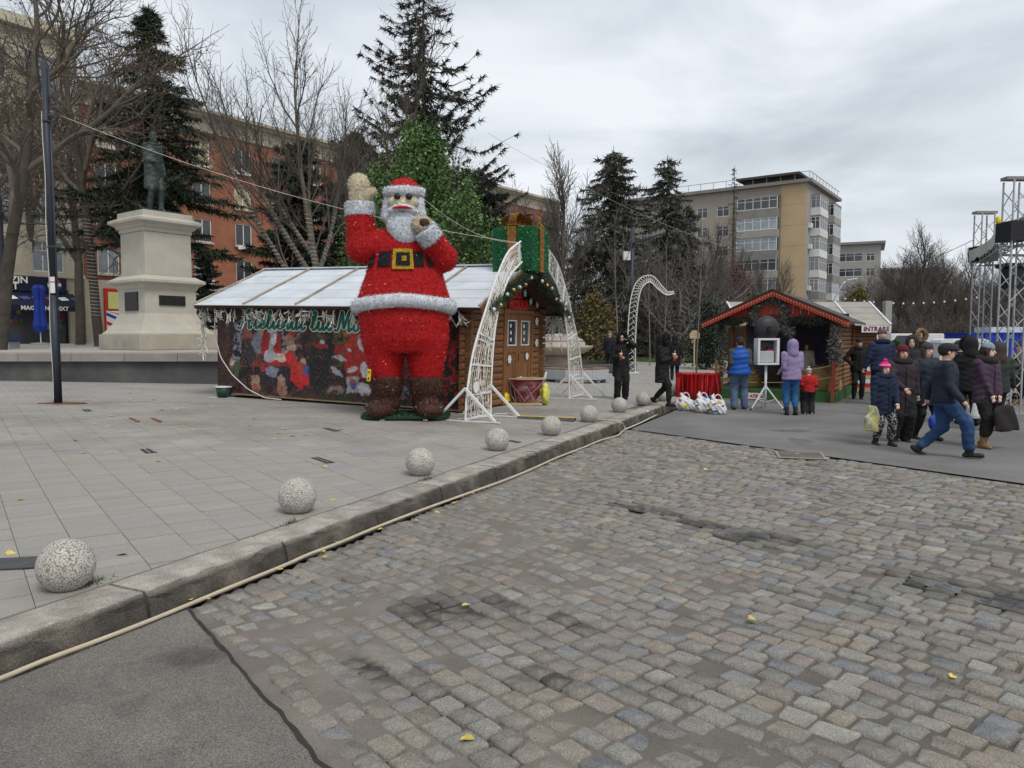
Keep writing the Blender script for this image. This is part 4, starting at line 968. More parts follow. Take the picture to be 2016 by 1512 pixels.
# ---------------------------------------------------------------- nativity stall on the right
SA = R(-31); sdx = np.array([math.cos(SA), math.sin(SA)]); sdy = np.array([-sdx[1], sdx[0]])
so = np.array([8.84, 20.3]) - sdx*3.15
mat('red_wood', (.27,.04,.02), .7, .25, 3, .2, 30, rnd=.15, stretch=(3,3,.4))
mat('red_trim', (.42,.055,.025), .6, .15, 4)
mat('stall_log', (.20,.088,.036), .75, .3, 2.2, .3, 30, rnd=.2, stretch=(.35,3,3))
mat('turf', (.035,.10,.028), .9, .25, 6, .8, 90, fine=(60,.3))
mat('backdrop_blue', (.055,.055,.085), .7, .4, 1.5, .0, 5, col2=(.10,.13,.24), s2=1.2, lo2=.5, hi2=.68, amt2=.8)
mat('straw', (.36,.235,.10), .9, .3, 12, .8, 40)
mat('rope', (.30,.22,.13), .9, .2, 30)
mat('frost_fir', (.1,.1,.09), .8, .1, 5, attr=True)
mat('grey_roof', (.30,.285,.26), .85, .12, 1.5, .1, 20, rnd=.06)
st = thing('nativity_stall', 'open wooden nativity stall with red scalloped gable and green turf floor', 'stall', (so[0], so[1], 0), SA)
SWD, SDP, SE, SR = 3.15, 3.2, 2.30, 3.0
b = MB(); b.box(-.12,SWD+.1,-.35,SDP,0,.28); b.build('turf_platform', 'turf', st)
for k in range(16):
    z = .30 + .125*(k+.5); plank(st, (SWD,-.10,z), (SWD,SDP+.1,z), .125, .07, 'stall_log')
    if z < SE: plank(st, (SWD-.9 if k > 3 else SWD-.35,SDP,z), (SWD+.12,SDP,z), .125, .07, 'stall_log')
b = MB(); b.box(.0,SWD-.05,SDP-.02,SDP+.03,.28,SE+.2); b.build('back_wall', 'log_dark', st)
# the night-sky cloth stretched inside
Xg, Zg2 = np.meshgrid(np.linspace(.12,SWD-.1,30), np.linspace(.5,SE,16)); b = MB()
Vv = np.stack([Xg.ravel(), (SDP-.35-.06*vnoise(Xg*3,Zg2*.5,6)).ravel(), Zg2.ravel()],1); i0 = (np.arange(15)[:,None]*30+np.arange(29)).ravel()
mesh_obj('backdrop_cloth', Vv, np.stack([i0,i0+1,i0+31,i0+30],1), 'backdrop_blue', st, True)
for (px_, py_) in ((.06,-.05),(.06,1.2),(.06,SDP-.1),(SWD-.06,-.22)):
    b = MB(); b.box(px_-.055,px_+.055,py_-.055,py_+.055,.28,SE+.02); b.build('post', 'stall_log', st, bevel=.01)
def spt(q, side, y, up, ov=.40): run = SWD/2+ov; return np.array([SWD/2+side*run*q, y, SR - (SR-SE)/(SWD/2)*run*q + up])
for side in (-1,1):
    P = [spt(0,side,-.5,.03), spt(1,side,-.5,.03), spt(1,side,SDP+.3,.03), spt(0,side,SDP+.3,.03)]; P += [p+np.array([0,0,.05]) for p in P]; P = [P[i] for i in ((0,1,2,3,4,5,6,7) if side < 0 else (3,2,1,0,7,6,5,4))]
    MB().hexa(P).build('roof', 'roof_dark', st)
    # scalloped barge board
    bb_ = MB(); n = 26; top = [spt(q,side,-.53,.06) for q in np.linspace(0,1,n*4+1)]; V = []; 
    for i, p in enumerate(top): V.append(p); V.append(p - np.array([0,0,.11+.055*abs(math.sin(i*math.pi/4))]))
    V2 = [v_ + np.array([0,.03,0]) for v_ in V]; m_n = len(V)
    Fc = [(2*i,2*i+1,2*i+3,2*i+2) for i in range(n*4)] + [(m_n+2*i+2,m_n+2*i+3,m_n+2*i+1,m_n+2*i) for i in range(n*4)] + [(2*i+1,m_n+2*i+1,m_n+2*i+3,2*i+3) for i in range(n*4)]
    bb_.add(V+V2, Fc).build('scalloped_board', 'red_trim', st)
    b = MB(); b.obox(spt(0,side,-.55,.09), spt(1,side,-.55,.09), .05, .035); b.build('roof_edge', 'log_dark', st)
    b = MB()
    for i in range(26):
        p = spt((i+.5)/26,side,-.545,-.0); sphere_mesh(b, p, .014, 5, 4)
    b.build('bulb_string', 'snow_white', st)['kind'] = 'stuff'
for k in range(15):                                           # gable boards
    x0 = .05 + k*(SWD-.1)/15; x1 = x0+(SWD-.1)/15-.008; xm = (x0+x1)/2; zt = lambda xx: SR-(SR-SE)/(SWD/2)*abs(xx-SWD/2)
    b = MB(); b.prism([(x0,SE+.02),(x1,SE+.02),(x1,max(SE+.03,zt(x1))),(x0,max(SE+.03,zt(x0)))], -.30, -.27); b.build('gable_board', 'red_wood', st)
b = MB(); b.box(.0,SWD,-.32,-.2,SE-.10,SE+.015); b.build('lintel', 'log_dark', st)
# rail and crossed branches at the front
for (a, c) in (((.1,-.42,.95),(1.1,-.42,.78)),((1.9,-.42,.85),(3.25,-.42,1.05)),((.1,-.42,.62),(1.2,-.42,.5)),((1.3,-.42,.5),(3.25,-.42,.72))):
    b = MB(); P_ = [np.array(a)*(1-t)+np.array(c)*t - np.array([0,0,.06*math.sin(math.pi*t)]) for t in np.linspace(0,1,8)]; b.tube(P_, .012, 5); b.build('rope', 'rope', st)
b = MB(); b.obox((SWD+.02,-.45,.0),(SWD+.02,-.45,1.15),.06,.06); b.build('rope_post', 'red_wood', st)
b = MB(); b.obox((.02,-.42,.0),(.02,-.42,1.1),.06,.06); b.obox((-.25,-.42,.85),(.45,-.42,.8),.05,.05); b.obox((-.2,-.42,.42),(.4,-.42,.6),.05,.05); b.build('rope_post', 'stall_log', st)
b = MB(); b.box(.75,1.42,-.37,-.355,.02,.19); sgn_ = b.build('notice', 'white_paint', st)
text_mesh('lettering', 'NU ATINGE', .125, .003, 'red_paint', sgn_, (1.085,-.375,.105), (math.pi/2,0,0), .95, bold=.004)
# straw and figures inside
rs = np.random.RandomState(4); 
sw = thing('straw_heap', 'heap of loose yellow straw on the stall floor', 'straw', (so[0], so[1], .28), SA)
b = MB()
for (cx, cy, rx, rz_) in ((2.6,.9,.65,.62),(.5,1.4,.4,.5),(2.0,1.6,.6,.4)): sphere_mesh(b, (cx,cy,.05), (rx,.5,rz_), 14, 9)
o = b.build('straw_mound', 'straw', sw, True)
V0 = np.concatenate(b.v); V, Fc, c = tinsel_on(V0, b.f, 2500, .16, .006, [(.42,.29,.12),(.34,.22,.09),(.5,.36,.16)], rs); V[:,2] = np.maximum(V[:,2], .0)
mat('straw_blade', (1,1,1), .8, .1, 5, attr=True); q = mesh_obj('straw_blades', V, Fc, 'straw_blade', o, False, c); q['kind'] = 'stuff'
def spray_mass(pts, n, sig, L, W, cols, rs):
    P = np.repeat(np.array(pts), n, 0) + rs.normal(0, sig, (len(pts)*n,3)); D_ = rs.normal(size=P.shape); cc = np.array(cols)[rs.randint(len(cols), size=len(P))]*rs.uniform(.6,1.4,(len(P),1))
    return blades(None, P, D_, rs.uniform(.6,1.2,len(P))*L, W, cc, rs)
FR = [(.07,.075,.065),(.16,.155,.14),(.035,.05,.038),(.28,.27,.25)]
wr = thing('frosted_wreath', 'large frosted fir wreath hung in the red stall gable', 'wreath', (so[0], so[1], 0), SA)
hs = [(SWD/2-.12+.42*math.cos(t), -.36, 2.42+.42*math.sin(t)) for t in np.linspace(-.7, math.pi+.7, 26)] + [(SWD/2+.22+.06*k,-.36,2.12-.06*k) for k in range(5)]
V, Fc, c = spray_mass(hs, 130, .055, .12, .008, FR, rs); V[:,1] = np.minimum(V[:,1], -.315); mesh_obj('fir_sprays', V, Fc, 'frost_fir', wr, False, c)
for lab, pts, cols in (('dark fir garland along the lintel of the red stall', [(x_,-.36,SE-.06+.03*math.sin(x_*9)) for x_ in np.linspace(-.2,SWD+.1,40)], [(.02,.03,.02),(.035,.045,.03),(.06,.065,.05)]),
                       ('frosted fir garland hanging down the right post of the red stall', [(SWD+.02+.04*math.sin(z_*7),-.36,z_) for z_ in np.linspace(1.0,2.1,18)] + [(SWD+.06+.1*math.sin(k*2),-.36,1.2+.05*k) for k in range(10)], FR),
                       ('thin fir garland wound round the left post of the red stall', [(.06+.07*math.sin(z_*9),-.13,z_) for z_ in np.linspace(.6,2.1,22)], FR)):
    t = thing('fir_garland', lab, 'garland', (so[0], so[1], 0), SA); V, Fc, c = spray_mass(pts, 90, .05, .12, .008, cols, rs); V[:,1] = np.minimum(V[:,1], -.06); mesh_obj('fir_sprays', V, Fc, 'frost_fir', t, False, c)
# ---------------------------------------------------------------- second hut with the INTRARE sign
h2 = thing('entrance_hut', 'brown log hut with grey plank roof and an entrance sign under its eave', 'hut', (8.1, 25.9, 0), 0)
HW, HD = 4.6, 2.3
for k in range(16):
    z = .10+.13*(k+.5); plank(h2, (0,0,z), (HW,0,z), .13, .07, 'stall_log'); plank(h2, (HW,.06,z+.03), (HW,HD,z+.03), .13, .07, 'stall_log')
b = MB(); b.box(.1,HW-.08,.06,HD,.05,2.12); b.build('inner_walls', 'log_dark', h2)
for r in range(4):
    for k in range(4):
        x0 = -.3+k*1.30; q0, q1 = r/4, (r+1)/4
        pt = lambda q, xx, up: (xx, HD/2 - (HD/2+.45)*q, 3.02 - .86*q + up)
        MB().hexa([pt(q1,x0,.0),pt(q1,x0+1.29,.0),pt(q0,x0+1.29,-.012),pt(q0,x0,-.012),pt(q1,x0,.03),pt(q1,x0+1.29,.03),pt(q0,x0+1.29,.015),pt(q0,x0,.015)]).build('roof_board', 'grey_roof', h2)
MB().hexa([(-.3,HD+.45,2.16),(4.9,HD+.45,2.16),(4.9,HD/2,3.01),(-.3,HD/2,3.01)][::1]+[(-.3,HD+.45,2.2),(4.9,HD+.45,2.2),(4.9,HD/2,3.05),(-.3,HD/2,3.05)]).build('rear_roof', 'grey_roof', h2)
for x0 in (-.3, 1.0, 2.3, 3.6, 4.86):
    b = MB(); b.obox((x0,HD/2,3.06),(x0,-.46,2.205),.07,.035); b.build('roof_batten', 'roof_white', h2)
b = MB(); b.box(3.85,4.85,-.50,-.47,1.93,2.16); s2_ = b.build('entrance_sign', 'white_paint', h2)
text_mesh('lettering', 'INTRARE', .22, .004, 'basket_red', s2_, (4.35,-.507,2.045), (math.pi/2,0,0), 1.0, bold=.008)
# ---------------------------------------------------------------- stage: lattice towers, sleeves and tarpaulin
mat('alu', (.42,.43,.44), .4, .12, 4, metal=.5)
mat('tarp', (.46,.46,.43), .7, .12, 1.5, .3, 6, col2=(.30,.29,.26), s2=1.5, lo2=.5, hi2=.7, amt2=.5)
stg = thing('stage_roof', 'aluminium lattice stage towers carrying a grey tarpaulin roof', 'stage', (13.6, 21.6, 0), 0)
def truss(mb, a, b_, w=.36, r=.022, step=.36):
    a = np.array(a, float); b_ = np.array(b_, float); L = np.linalg.norm(b_-a); d = (b_-a)/L; u = np.array([0,0,1.]) if abs(d[2]) < .9 else np.array([1.,0,0]); x = np.cross(d,u); x /= np.linalg.norm(x); u = np.cross(x,d)
    cs_ = [(-1,-1),(1,-1),(1,1),(-1,1)]
    for p, q in cs_: mb.tube([a+x*p*w/2+u*q*w/2, b_+x*p*w/2+u*q*w/2], r, 5)
    n = int(L/step)
    for i in range(n):
        for k in range(4):
            p0, q0 = cs_[k]; p1, q1 = cs_[(k+1) % 4]
            if i % 2: p0, q0, p1, q1 = p1, q1, p0, q0
            mb.tube([a+d*step*i+x*p0*w/2+u*q0*w/2, a+d*step*(i+1)+x*p1*w/2+u*q1*w/2], r*.55, 4)
tw = [(0,0), (-2.2,-4.6), (9,1.5), (7,-3.5)]
for (x_, y_) in tw[:2] + tw[2:]:
    b = MB(); truss(b, (x_,y_,.05), (x_,y_,5.3)); t_ = b.build('tower', 'alu', stg)
    b = MB(); b.box(x_-.3,x_+.3,y_-.12,y_+.12,5.31,5.38); b.build('head_beam', 'concrete_dark', t_)
    b = MB(); b.box(x_-.27,x_+.27,y_-.27,y_+.27,3.95,4.38); b.build('sleeve_block', 'black', stg)
    b = MB(); b.box(x_-.45,x_+.45,y_-.45,y_+.45,0,.05); b.build('base_plate', 'concrete_dark', t_)
b = MB(); sphere_mesh(b, (.33,-.1,5.12), (.09,.09,.11), 8, 6); b.build('chain_hoist', 'yellow_bag', stg)
b = MB(); b.tube([(.33,-.1,5.0),(.33,-.1,4.45)], .012, 4); b.box(.27,.33,-.14,-.06,4.55,4.95); b.build('hoist_chain', 'concrete_dark', stg)
b = MB(); truss(b, (0,0,4.05), (-2.2,-4.6,4.05), .3, .02, .3); b.build('roof_beam', 'alu', stg)
b = MB(); truss(b, (0,0,4.0), (9,1.5,4.0), .3, .02, .3); b.build('roof_beam', 'alu', stg)
b = MB(); truss(b, (-2.2,-4.6,4.0), (7,-3.5,4.0), .3, .02, .3); b.build('roof_beam', 'alu', stg)
Xg, Yg2 = np.meshgrid(np.linspace(0,1,16), np.linspace(0,1,10)); 
e0 = np.array([-.35,.1,4.25]); e1_ = np.array([-2.2,-4.3,4.40]); r0 = np.array([4.5,.8,5.6]); r1 = np.array([2.6,-4,5.6])
Vv = ((e0*(1-Xg[...,None])+e1_*Xg[...,None])*(1-Yg2[...,None]) + (r0*(1-Xg[...,None])+r1*Xg[...,None])*Yg2[...,None]); Vv[...,2] += .25*Yg2*(1-Yg2) - .12*np.sin(Xg*math.pi)*(1-Yg2) + .05*vnoise(Xg*6,Yg2*5,3)
i0 = (np.arange(9)[:,None]*16+np.arange(15)).ravel(); mesh_obj('tarpaulin', Vv.reshape(-1,3), np.stack([i0,i0+1,i0+17,i0+16],1), 'tarp', stg, True)
Vw = Vv.copy()[:3]; Vw2 = np.stack([Vw[0], Vw[0]-np.array([0,0,.28])+np.random.RandomState(1).normal(0,.03,(16,3))]); i0 = np.arange(15); mesh_obj('tarpaulin_flap', Vw2.reshape(-1,3), np.stack([i0,i0+1,i0+17,i0+16],1), 'tarp', stg, True)
b = MB(); b.box(-1.65,-1.25,-3.6,-3.25,2.95,3.45); b.box(-1.72,-1.18,-3.66,-3.2,3.46,3.56); b.tube([(-1.45,-3.4,3.56),(-1.45,-3.4,4.0)], .02, 5); b.build('hanging_speaker', 'black', stg, bevel=.02)
mat('yellow_strap', (.62,.58,.05), .5, .05, 3)
b = MB(); b.box(-1.96,-1.93,-4.8,-4.68,2.4,4.3); b.build('ratchet_strap', 'yellow_strap', stg)
# ================================================================== TREES
mat('bark', (.13,.112,.09), .95, .3, 3, .5, 20, col2=(.12,.115,.085), s2=1.0, lo2=.5, hi2=.7, amt2=.6)
mat('bark_dark', (.07,.06,.05), .95, .3, 3, .5, 20)
mat('bark_grey', (.17,.155,.135), .95, .2, 3, .3, 20)
mat('twig', (.11,.093,.078), .95, .2, 2)
mat('twig_far', (.125,.11,.10), .95, .2, 2)
mat('needle', (1,1,1), .8, .1, 2, attr=True)
mat('foliage', (1,1,1), .65, .1, 2, attr=True, spec=.25)
def prisms(segs, n):
    S = np.array(segs); p0, p1, r0, r1 = S[:,0:3], S[:,3:6], S[:,6], S[:,7]; d = p1-p0; d /= np.linalg.norm(d, axis=1)[:,None]+1e-9
    u = np.where(np.abs(d[:,2:3]) < .9, np.array([[0,0,1.]]), np.array([[1.,0,0]])); x = np.cross(d, u); x /= np.linalg.norm(x, axis=1)[:,None]+1e-9; y = np.cross(x, d)
    V = []
    for p, r in ((p0,r0),(p1,r1)):
        for k in range(n):
            a = 2*math.pi*k/n; V.append(p + r[:,None]*(math.cos(a)*x + math.sin(a)*y))
    V = np.stack(V, 1); m = len(S); b = (np.arange(m)*2*n)[:,None]
    Fq = np.concatenate([b + np.array([k, (k+1) % n, (k+1) % n+n, k+n])[None] for k in range(n)])
    return V.reshape(-1,3), Fq
def seg_mesh(name, segs, m, parent, rmin=.007):
    S = np.array(segs); S[:,6:8] = np.maximum(S[:,6:8], rmin); V = []; F_ = []; n0 = 0
    for lo, hi, n in ((.06,9,8),(.018,.06,5),(0,.018,3)):
        q = S[(S[:,6] >= lo) & (S[:,6] < hi)]
        if len(q): v, f = prisms(q, n); V.append(v); F_.append(f+n0); n0 += len(v)
    return mesh_obj(name, np.concatenate(V), np.concatenate(F_), m, parent, True)
def grow(rs, p, d, L, r, lvl, cfg, out, tips):
    n = cfg['seg'][lvl]; p = np.array(p, float); d = np.array(d, float); pts = [(p.copy(), d.copy(), r)]
    tap = cfg.get('taper', .5)
    for i in range(n):
        d = d + rs.normal(0, cfg['wob'][lvl], 3) + np.array([0,0,cfg['up'][lvl]]); d /= np.linalg.norm(d)
        q = p + d*L/n; r1 = r*(1-(1-tap)*(i+1)/n) if lvl else r*(1-.45*(i+1)/n)
        out[0 if lvl <= cfg.get('trunk_lvl',0) else 1].append((*p, *q, pts[-1][2], r1)); p = q; pts.append((p.copy(), d.copy(), r1))
    if lvl == len(cfg['seg'])-1: tips.append(p); return
    nb = cfg['nb'][lvl]; lo = cfg['lo'][lvl]
    az = rs.uniform(0, 6.28)
    for k in range(nb):
        t = lo + (1-lo)*(k+rs.uniform(0,1))/nb; i = min(int(t*n), n-1); f = t*n-i; a, b = pts[i], pts[i+1]; q = a[0]*(1-f)+b[0]*f; dd = b[1]
        az += 2.4 + rs.normal(0,.4); ang = cfg['ang'][lvl]*rs.uniform(.7,1.25)
        u = np.cross(dd, [0,0,1.] if abs(dd[2]) < .95 else [1.,0,0]); u /= np.linalg.norm(u); w = np.cross(dd, u)
        nd = dd*math.cos(ang) + (u*math.cos(az)+w*math.sin(az))*math.sin(ang)
        ll = cfg['len'][lvl+1]*rs.uniform(.65,1.2)*(1.0-.45*(t-lo)/(1-lo+1e-6)); rr = min(a[2]*.72, cfg['rad'][lvl+1]*rs.uniform(.75,1.15))
        grow(rs, q, nd, ll, rr, lvl+1, cfg, out, tips)
    dd = pts[-1][1]; grow(rs, pts[-1][0], dd, cfg['len'][lvl+1]*.7, pts[-1][2]*.9, lvl+1, cfg, out, tips)
def bare_tree(name, label, seed, loc, H, cfg, group=None, bark='bark', twig='twig', rz=0.0, rmin=.007, d0=(0,0,1), leaves=None):
    rs = np.random.RandomState(seed); out = [[],[]]; tips = []; t = thing(name, label, 'tree', loc, rz, group)
    grow(rs, (0,0,-.1), d0, cfg['len'][0], cfg['rad'][0], 0, cfg, out, tips)
    seg_mesh('trunk', out[0], bark, t, rmin); seg_mesh('crown', out[1], twig, t, rmin)
    if leaves:
        n, size, cols, below = leaves; tp = np.array(tips); k = rs.randint(len(tp), size=n); P = tp[k]+rs.normal(0,.12,(n,3)); P = P[P[:,2] < below]
        cc = np.array(cols)[rs.randint(len(cols), size=len(P))]*rs.uniform(.7,1.3,(len(P),1)); V, Fc, c = blades(None, P, rs.normal(size=P.shape)+np.array([0,0,-1]), size, size*.35, cc, rs); o = mesh_obj('dry_leaves', V, Fc, 'foliage', t, False, c); o['kind'] = 'stuff'
    return t, out
def place(src, label, loc, rz, sc, group=None):
    c = copy_tree(src); c.location = loc; c.rotation_euler = (0,0,rz); c.scale = (sc[0], sc[0], sc[1]) if isinstance(sc, tuple) else (sc, sc, sc)
    c['label'] = label
    if group: c['group'] = group
    return c
BIG = dict(seg=[7,6,5,4,3], wob=[.05,.12,.14,.16,.2], up=[.02,.03,.03,.04,.03], nb=[6,6,6,5], lo=[.35,.25,.2,.2], ang=[.75,.7,.75,.8], len=[10,6.0,3.2,1.6,.75], rad=[.24,.12,.05,.02,.009], taper=.45)
VASE = dict(seg=[5,6,6,4,3], wob=[.05,.05,.09,.13,.2], up=[.04,.09,.10,.08,.05], nb=[6,7,7,5], lo=[.25,.25,.15,.15], ang=[.62,.5,.55,.65], len=[4.4,9.2,4.0,1.8,.8], rad=[.24,.13,.045,.017,.008], taper=.4)
FARB = dict(seg=[5,5,4,3], wob=[.05,.08,.12,.16], up=[.03,.08,.09,.06], nb=[11,10,9], lo=[.2,.15,.15], ang=[.65,.6,.65], len=[6.0,4.8,2.2,1.0], rad=[.17,.07,.028,.014], taper=.4, trunk_lvl=0)
def tpos(u, d, z): p = Dp(u, 662, d); return (p[0], p[1], z)
DRY = (2600, .11, [(.17,.10,.05),(.22,.13,.06),(.12,.075,.045)], 11.5)
tA, oA = bare_tree('bare_tree', 'large dark bare tree with brown dry leaves at the left end of the terrace', 1, tpos(-2, 27, TZ), 17, BIG, bark='bark_dark', d0=(.08,0,1), leaves=DRY)
tB, oB = bare_tree('bare_tree', 'bare tree with white light wire wound round its forked trunk beside the pedestal', 2, tpos(196, 36, TZ), 17, dict(BIG, len=[11,6.5,3.4,1.7,.8]), bark='bark_dark', d0=(-.05,0,1), leaves=(2200,.11,DRY[2],10))
place(tA, 'bare tree between the lamp post and the cream stone wing', tpos(158, 43, TZ), 2.1, 1.12, None)
place(tB, 'bare tree behind the tall dark spruce', tpos(255, 44, TZ), 4.0, 1.05, None)
place(tA, 'bare tree with low twisted branches in front of the shop wing', tpos(-60, 35, TZ), 4.2, 1.0, None)
place(tA, 'wide bare tree overhanging the cream wing from behind the lamp post', tpos(70, 50, TZ), 5.2, 1.3, None)
mat('light_wire', (.42,.41,.38), .5, .1, 8); mat('garland_wire', (.26,.25,.22), .6, .1, 8)
def wind(parent, segs, turns_per_m, r_extra, zmax, m='light_wire', zmin=.0, wire=.012):
    S = np.array(segs); mb = MB(); ph = 0
    S = S[(S[:,2] < zmax) & (S[:,2] > zmin)]; S = S[(S[:,6] > .03)]
    pts = []; prev = None
    for q in S:
        p0, p1 = q[:3], q[3:6]; d = p1-p0; L = np.linalg.norm(d); d /= L; x = np.cross(d, [0,0,1.] if abs(d[2]) < .9 else [1.,0,0]); x /= np.linalg.norm(x); y = np.cross(x, d)
        if prev is not None and np.linalg.norm(p0-prev) > .02:
            if len(pts) > 3: mb.tube(pts, wire, 3)
            pts = []
        n = max(4, int(L*turns_per_m*8))
        for i in range(n):
            t = i/n; ph += 2*math.pi*turns_per_m*L/n; r = (q[6]*(1-t)+q[7]*t)+r_extra; pts.append(p0+d*L*t + r*(math.cos(ph)*x+math.sin(ph)*y))
        prev = p1
    if len(pts) > 3: mb.tube(pts, wire, 3)
    return mb.build('light_wire', m, parent)
wind(tB, oB[0], 6, .012, 5.0)
tC, oC = bare_tree('bare_tree', 'tall vase-shaped bare tree rising behind the chalet, its stems wound with white wire', 11, tpos(642, 31, 1.0), 16, dict(VASE, trunk_lvl=1), bark='bark', d0=(-.06,0,1))
wind(tC, oC[0], 6, .012, 6.0)
place(tC, 'slimmer bare tree with rising forked stems beside the sparse spruce', tpos(735, 36, .6), 2.6, (.75,.95), None)
# ---- conifers
def conifer(name, label, seed, loc, H, R0, cols, dens=1.0, top_bare=0.0, z0=.06, droop=.45, bark='bark_dark', step=.36, W=.028, LL=.34, upcurve=.25, power=.8):
    rs = np.random.RandomState(seed); t = thing(name, label, 'tree', loc); segs = [(0,0,H*i/12-.05,0,0,H*(i+1)/12,.02+.013*H*(1-i/12),.015+.013*H*(1-(i+1)/12)) for i in range(12)]
    seg_mesh('trunk', segs, bark, t)
    br = []; P = []; Dn = []; Lk = []
    z = z0*H
    while z < H*.985:
        f = (H-z)/(H*(1-z0)); Rl = R0*(f**power)*(.55+.45*min(1,(z-z0*H+.6)/1.6))
        for k in range(rs.randint(5,8)):
            a = rs.uniform(0,6.283); L = Rl*rs.uniform(.55,1.15)+.08; dx, dy = math.cos(a), math.sin(a); n = max(3, int(L/.22)); prev = np.array([0,0,z]); zz = z+rs.uniform(-.15,.15)
            for i in range(1, n+1):
                s_ = i/n; q = np.array([dx*L*s_+rs.normal(0,.02), dy*L*s_+rs.normal(0,.02), zz - droop*L*s_*(1-.2*s_) + upcurve*L*max(0,s_-.6)]); br.append((*prev,*q,.010+.02*L*(1-s_)*.5,.008+.02*L*(1-s_)*.4)); 
                bare = rs.rand() < top_bare*max(0,(1-f*1.35))**.5 if top_bare else False
                if not bare:
                    m_ = int(max(1, rs.poisson(9*dens)))
                    for _ in range(m_):
                        tt = rs.rand(); P.append(prev*(1-tt)+q*tt); Dn.append(np.array([dx,dy,0])*.55 + rs.normal(0,.5,3) + np.array([0,0,-.35])); Lk.append(LL*rs.uniform(.5,1.2)*(1.1-.35*s_))
                prev = q
        z += step*rs.uniform(.7,1.3)*(.7+.5*f)
    seg_mesh('branches', br, 'twig', t)
    P = np.array(P); Dn = np.array(Dn); cc = np.array(cols)[rs.randint(len(cols), size=len(P))]*rs.uniform(.6,1.4,(len(P),1))
    V, Fc, c = blades(None, P, Dn, np.array(Lk), W, cc, rs); o = mesh_obj('crown', V, Fc, 'needle', t, False, c)
    return t
DG = [(.018,.030,.018),(.026,.040,.024),(.012,.02,.014),(.03,.045,.022)]
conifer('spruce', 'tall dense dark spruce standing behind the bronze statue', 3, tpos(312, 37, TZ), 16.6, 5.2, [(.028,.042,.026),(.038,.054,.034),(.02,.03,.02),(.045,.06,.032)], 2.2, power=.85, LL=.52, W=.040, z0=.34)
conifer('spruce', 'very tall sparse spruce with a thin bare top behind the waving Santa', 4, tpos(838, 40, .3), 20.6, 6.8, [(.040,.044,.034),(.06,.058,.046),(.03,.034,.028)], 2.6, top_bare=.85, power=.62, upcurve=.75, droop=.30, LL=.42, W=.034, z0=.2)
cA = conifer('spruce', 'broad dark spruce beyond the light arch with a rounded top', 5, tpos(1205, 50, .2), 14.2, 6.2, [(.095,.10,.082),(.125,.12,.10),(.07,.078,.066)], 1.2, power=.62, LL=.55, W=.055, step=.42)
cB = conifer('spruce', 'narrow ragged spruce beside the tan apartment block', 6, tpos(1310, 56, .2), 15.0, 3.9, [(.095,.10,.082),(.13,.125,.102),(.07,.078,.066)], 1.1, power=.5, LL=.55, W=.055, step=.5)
place(cB, 'small ragged spruce leaning against the narrow spruce', tpos(1350, 60, .2), 2.0, .82)
conifer('larch', 'thin see-through larch in front of the tan apartment block', 7, tpos(1440, 76, 0), 19.0, 2.0, [(.09,.08,.065),(.12,.10,.08)], .25, power=.7, LL=.3, W=.03, step=.6)
cD = conifer('pine', 'dark pine between the brick block and the vase-shaped tree', 8, tpos(590, 42, .8), 12.0, 3.0, [(.022,.035,.022),(.035,.048,.03),(.016,.024,.016)], 2.4, z0=.2, power=.4, droop=.1, LL=.5, W=.05)
place(cD, 'dark pine close behind the green leafy tree', tpos(712, 44, .6), 1.0, (1.0,1.1))
place(cD, 'small dark pine behind the pedestal in front of the brick wall', tpos(408, 46, 1.2), 2.2, (.5,.5))
place(cD, 'dark pine right of the sparse spruce', tpos(945, 48, .3), 3.2, (1.1,1.0))
# ---- green leafy tree
def leafy(name, label, seed, loc, H, Rr, n, cols, size, bark='bark', z0=.12, top=.55):
    rs = np.random.RandomState(seed); t = thing(name, label, 'tree', loc); segs = [(0,0,H*.9*i/8-.05,0,0,H*.9*(i+1)/8,.16*(1-i/9),.16*(1-(i+1)/9)) for i in range(8)]; br = []; C = []
    for k in range(140):
        z = H*(z0+(1-z0)*rs.rand()**.9); f = (z/H-z0)/(1-z0); Rl = Rr*(1-f)**top*(.45+.55*min(1,f*4)); a = rs.uniform(0,6.28); L = Rl*rs.uniform(.3,1.05); p0 = np.array([0,0,z-L*.9]); p0[2] = max(.4, p0[2]); p1 = np.array([L*math.cos(a), L*math.sin(a), z]); pm = (p0+p1)/2+np.array([.12*L*math.cos(a),.12*L*math.sin(a),-.1*L]); br += [(*p0,*pm,.03,.02),(*pm,*p1,.02,.008)]; C.append(p1); C.append(pm*.3+p1*.7+rs.normal(0,.15,3))
    seg_mesh('trunk', segs, bark, t); seg_mesh('branches', br, 'twig', t)
    C = np.array(C); k = rs.randint(len(C), size=n); P = C[k] + rs.normal(0,1,(n,3))*np.array([.22,.22,.40]); cb = rs.uniform(.65,1.35,(len(C),1))
    cc = np.array(cols)[rs.randint(len(cols), size=n)]*rs.uniform(.7,1.3,(n,1))*cb[k]; D_ = rs.normal(size=(n,3))+np.array([0,0,-.2])
    D_ /= np.linalg.norm(D_,axis=1)[:,None]; S = np.cross(D_, rs.normal(size=(n,3))); S /= np.linalg.norm(S,axis=1)[:,None]; s_ = size*rs.uniform(.7,1.2,(n,1))
    V = np.stack([P, P+D_*s_*.5+S*s_*.32, P+D_*s_, P+D_*s_*.5-S*s_*.32],1).reshape(-1,3); mesh_obj('crown', V, np.arange(4*n).reshape(-1,4), 'foliage', t, False, np.repeat(cc,4,0)); return t
leafy('leafy_tree', 'fresh green leafy tree close behind Santa and the chalet', 9, tpos(840, 26.5, .4), 8.2, 4.8, 46000, [(.085,.150,.045),(.065,.125,.038),(.115,.185,.055),(.05,.095,.03)], .13, top=.60)
